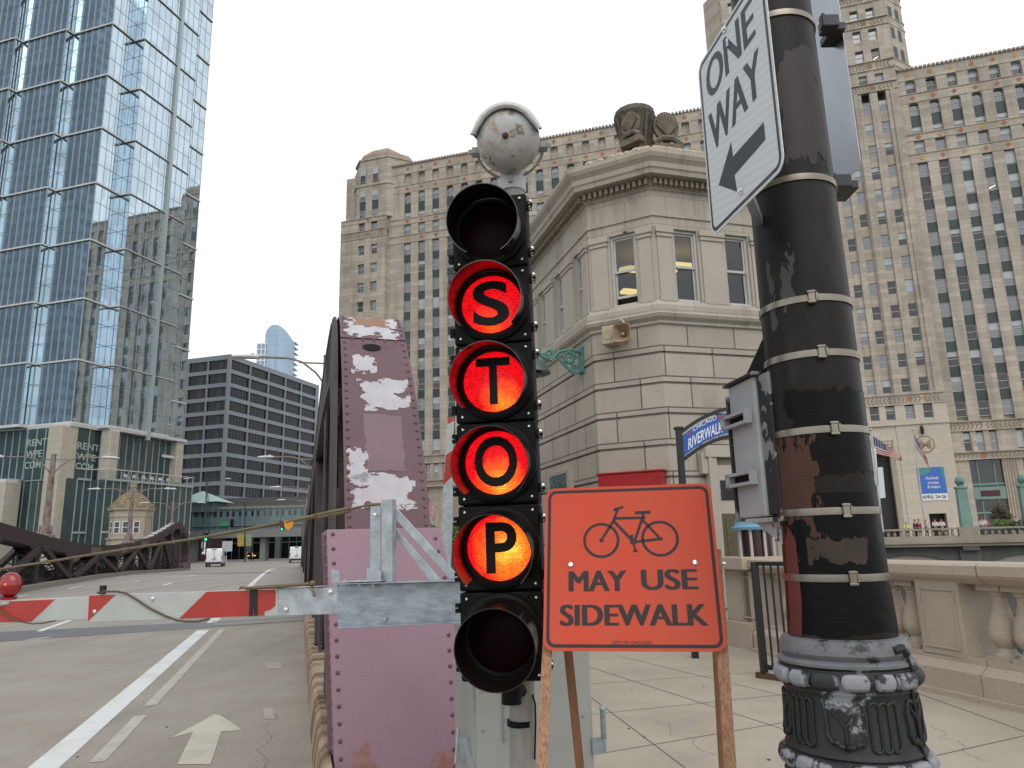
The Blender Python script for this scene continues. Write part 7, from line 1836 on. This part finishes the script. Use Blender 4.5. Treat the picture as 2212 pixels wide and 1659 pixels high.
flag('red white and blue flag blowing wide beside the lamp post', (1908, 1150), (1882, 930), ((1886, 942), (1890, 980), (1949, 995), (1948, 984)), 80)
flag('red white and blue flag drooping steeply above the blue banner', (2000, 1148), (1972, 930), ((1974, 936), (1979, 966), (2010, 1016), (2003, 990)), 80)
flag('red white and blue flag hanging beside the edge of the mauve truss', (921, 1160), (912, 1040), ((914, 1060), (917, 1096), (938, 1126), (944, 1098)), 100)
# white street banners next to the lamp post
wbn = thing('street_banner', 'two plain white banners hanging on one pole beside the lamp post', 'banner', at(1900, 1150, 72))
mb = MB(); mb.tube([at(1907, 1150, 72), at(1884, 955, 72)], .09, 8); mb.build('pole', polm, wbn)
for p in (((1877, 965), (1892, 968), (1898, 1048), (1882, 1046)), ((1894, 1010), (1907, 1009), (1913, 1075), (1899, 1077))):
    mb = MB(); mb.prism([at(*q, 72) for q in p], (0, .03, 0)); mb.build('banner', mat('white_banner', (.60, .62, .62), .6), wbn)
# big blue banner on the stone wall
bn = thing('banner', 'blue event banner with white lettering hanging on the pale stone wall', 'banner', mT @ Vector((25.9, -1.1, 6.2)))
BX0, BX1, BZ0, BZ1 = 24.15, 27.6, 6.25, 10.95
mb = MB(mT); mb.b2(BX0, BX1, -1.10, -1.03, BZ0 + .95, BZ1); mb.build('cloth', mat('banner_blue', (.045, .14, .46), .6, var=.05), bn)
mb = MB(mT); mb.b2(BX0, BX1, -1.10, -1.03, BZ0, BZ0 + .945); mb.build('date_strip', mat('banner_white', (.68, .70, .71), .6), bn)
mb = MB(mT); mb.prism([(BX0, -1.101, BZ1)] + [(BX0 + 1.9 * math.sin(t), -1.101, BZ1 - 1.15 * math.cos(t)) for t in (k * math.pi / 20 for k in range(11))], (0, -.006, 0)); mb.build('green_shape', mat('banner_teal', (.06, .25, .25), .6), bn); mb = MB(mT); mb.prism([(BX1, -1.101, BZ1), (BX1 - .45, -1.101, BZ1), (BX1 - .3, -1.101, BZ1 - 1), (BX1, -1.101, BZ1 - 2)], (0, -.006, 0)); mb.build('green_shape', mat('banner_teal', (.06, .25, .25), .6), bn)
mb = MB(lambda p: mT @ Vector((p.x, -1.108 - p.z, p.y)))
for s_, x, z, w in (('Hundreds', 25.15, 9.2, 1.6), ('of artists', 25.3, 8.55, 1.4), ('& makers', 25.2, 7.95, 1.6)): mb.text(s_, x, z, w, .46, 0, .01, 0, .01)
mb.build('lettering', [mat('banner_white', (.68, .70, .71), .6)], bn); mb = MB(lambda p: mT @ Vector((p.x, -1.108 - p.z, p.y))); mb.text('APRIL 24-26', 24.35, 6.5, 3.05, .5, 0, .01, 0, .012)
mb.build('lettering', inkm, bn)
# verdigris bust pillars on the plaza
vg2 = mat('pale_verdigris', (.20, .33, .29), .7, col2=(.13, .235, .21), scale=1.2)
def bust(x, y0, y1, label):
    c = onplane(x, y0, ne(83, 0), NN); b_ = onplane(x + 8, 1150, ne(83, 0), NN); r_ = .5
    t = thing('bust_pillar', label, 'pillar', (c.x, c.y, 1), 'green pillars topped by heads on the plaza')
    zt2 = c.z
    mb = MB(frame((c.x, c.y, 0), 17.2)); mb.loft([[(sx * w, sy * w, z) for sx, sy in ((-1, -1), (1, -1), (1, 1), (-1, 1))] for w, z in ((.55, 1), (.5, 1.3), (.42, zt2 - 1.05), (.5, zt2 - .95), (.5, zt2 - .8), (.25, zt2 - .75))]); mb.build('column', vg2, t)
    mb = MB(); mb.ball((c.x, c.y, zt2 - .25), .46, 14, sc=(.95, .95, 1.08)); mb.ball((c.x - .12, c.y - .42, zt2 - .3), .12, 8); mb.lathe([(.3, zt2 - .8), (.26, zt2 - .6)], (c.x, c.y, 0), 12); mb.build('head', mat('dark_verdigris', (.11, .22, .20), .6, var=.15), t)
bust(2072, 1034, 0, 'verdigris pillar with a bronze head between the blue banner and the green doorway')
bust(2207, 1030, 0, 'verdigris pillar with a bronze head beyond the green doorway and shrubs')
# ---- plants
leaf_g = mat('spring_leaf', (.07, .13, .025), .6, col2=(.13, .19, .04), scale=2)
leaf_b = mat('brown_twig_leaf', (.12, .085, .05), .8, col2=(.07, .06, .03), scale=3)
def leafy(name, label, cat, foot, crowns, h, leafm, n=900, ls=.14, group=None):
    t = thing(name, label, cat, foot, group); rnd = random.Random(int(foot.x * 10)); mb = MB(); o = Vector(foot)
    for k in range(n):
        c, r_ = rnd.choice(crowns); q = Vector((rnd.gauss(0, 1), rnd.gauss(0, 1), rnd.gauss(0, 1))).normalized() * r_ * rnd.random() ** .45; p = o + Vector(c) + q
        a = Vector((rnd.gauss(0, 1), rnd.gauss(0, 1), rnd.gauss(0, 1))).normalized(); b_ = a.orthogonal().normalized(); s_ = ls * rnd.uniform(.6, 1.4)
        mb.add([p - a * s_, p + b_ * s_ * .5, p + a * s_, p - b_ * s_ * .5], [(0, 1, 2, 3)])
    mb.build('crown', leafm, t)
    mb = MB(); mb.tube([o, o + Vector((.03, 0, h * .5)), o + Vector((0, .05, h))], [.09, .06, .02], 6)
    for c, r_ in crowns: mb.tube([o + Vector((0, 0, h * .4)), o + Vector(c) * .75, o + Vector(c)], [.04, .025, .01], 5)
    mb.build('trunk', mat('bark', (.10, .075, .055), .9), t)
def pl_at(x, n=84): p = onplane(x, 1150, ne(n, 0), NN); p.z = 1.3; return p
leafy('shrub', 'brown twiggy shrub standing beside the green doorway on the plaza', 'shrub', pl_at(2168, 86), [((0, 0, 2.6), .8), ((-.4, 0, 1.9), .7), ((.4, 0, 1.8), .7)], 2.6, leaf_b, 1400, .11)
leafy('shrub', 'low bright green shrub under the brown twiggy one on the plaza', 'shrub', pl_at(2172, 83), [((-.6, 0, 1.1), .55), ((.2, 0, 1.0), .6), ((.9, 0, .9), .5)], .8, leaf_g, 1100, .10)
leafy('shrub', 'low bright green shrub by the farther verdigris pillar on the plaza', 'shrub', pl_at(2204, 83), [((-.4, 0, 1.0), .5), ((.5, 0, 1.0), .6)], .8, leaf_g, 800, .10)
g0 = at(928, 1165, 60); g1 = at(981, 1165, 58)
leafy('street_tree', 'small green tree showing just above the mauve cover plate below the hanging flag', 'tree', Vector((g0.x, g0.y, -.2)), [((0, 0, 2.9), .75), ((.3, 0, 2.3), .7)], 2.8, leaf_g, 1500, .12)
leafy('street_tree', 'small green tree squeezed between the raised barrier arm and the stop signal', 'tree', Vector((g1.x, g1.y, -.2)), [((0, 0, 3.0), .6), ((.1, 0, 2.3), .7)], 2.8, leaf_g, 1300, .12)
# hanging lantern on the far wall
ln_ = thing('wall_lantern', 'dark lantern on the pale stone wall above the octagonal emblem', 'wall lamp', mT @ Vector((25.5, -1.3, 16.3)))
mb = MB(mT); mb.lathe([(.05, 17.0), (.22, 16.8), (.24, 16.0), (.12, 15.8), (.02, 15.7)], (25.5, -1.4, 0), 8); mb.b2(25.4, 25.6, -1.4, -1.0, 16.9, 17.05); mb.build('lantern', blk, ln_)
# cream tour boat behind the balusters
bt = thing('tour_boat', 'cream hulled boat on the river glimpsed between the stone balusters', 'boat', bl(14, -14.5, -6))
F = frame(bl(14, -15, -6), -40); mb = MB(F); mb.loft([[(x * w, y, z) for x, z in ((-1, 1.6), (-.9, .2), (-.5, -.3), (.5, -.3), (.9, .2), (1, 1.6))] for y, w in ((-7, 1.2), (-6, 1.8), (4, 1.8), (7, .9), (8.2, .1))]); mb.build('hull', mat('cream_hull', (.55, .52, .44), .4), bt)
mb = MB(F); mb.b2(-1.5, 1.5, -5.5, 3, 1.6, 3.6); mb.b2(-1.7, 1.7, -5.8, 3.4, 3.6, 3.75); mb.build('cabin', white_pt, bt)
mb = MB(F); mb.b2(-1.52, 1.52, -5, 2.6, 2.3, 3.2); mb.build('window', wdark, bt)
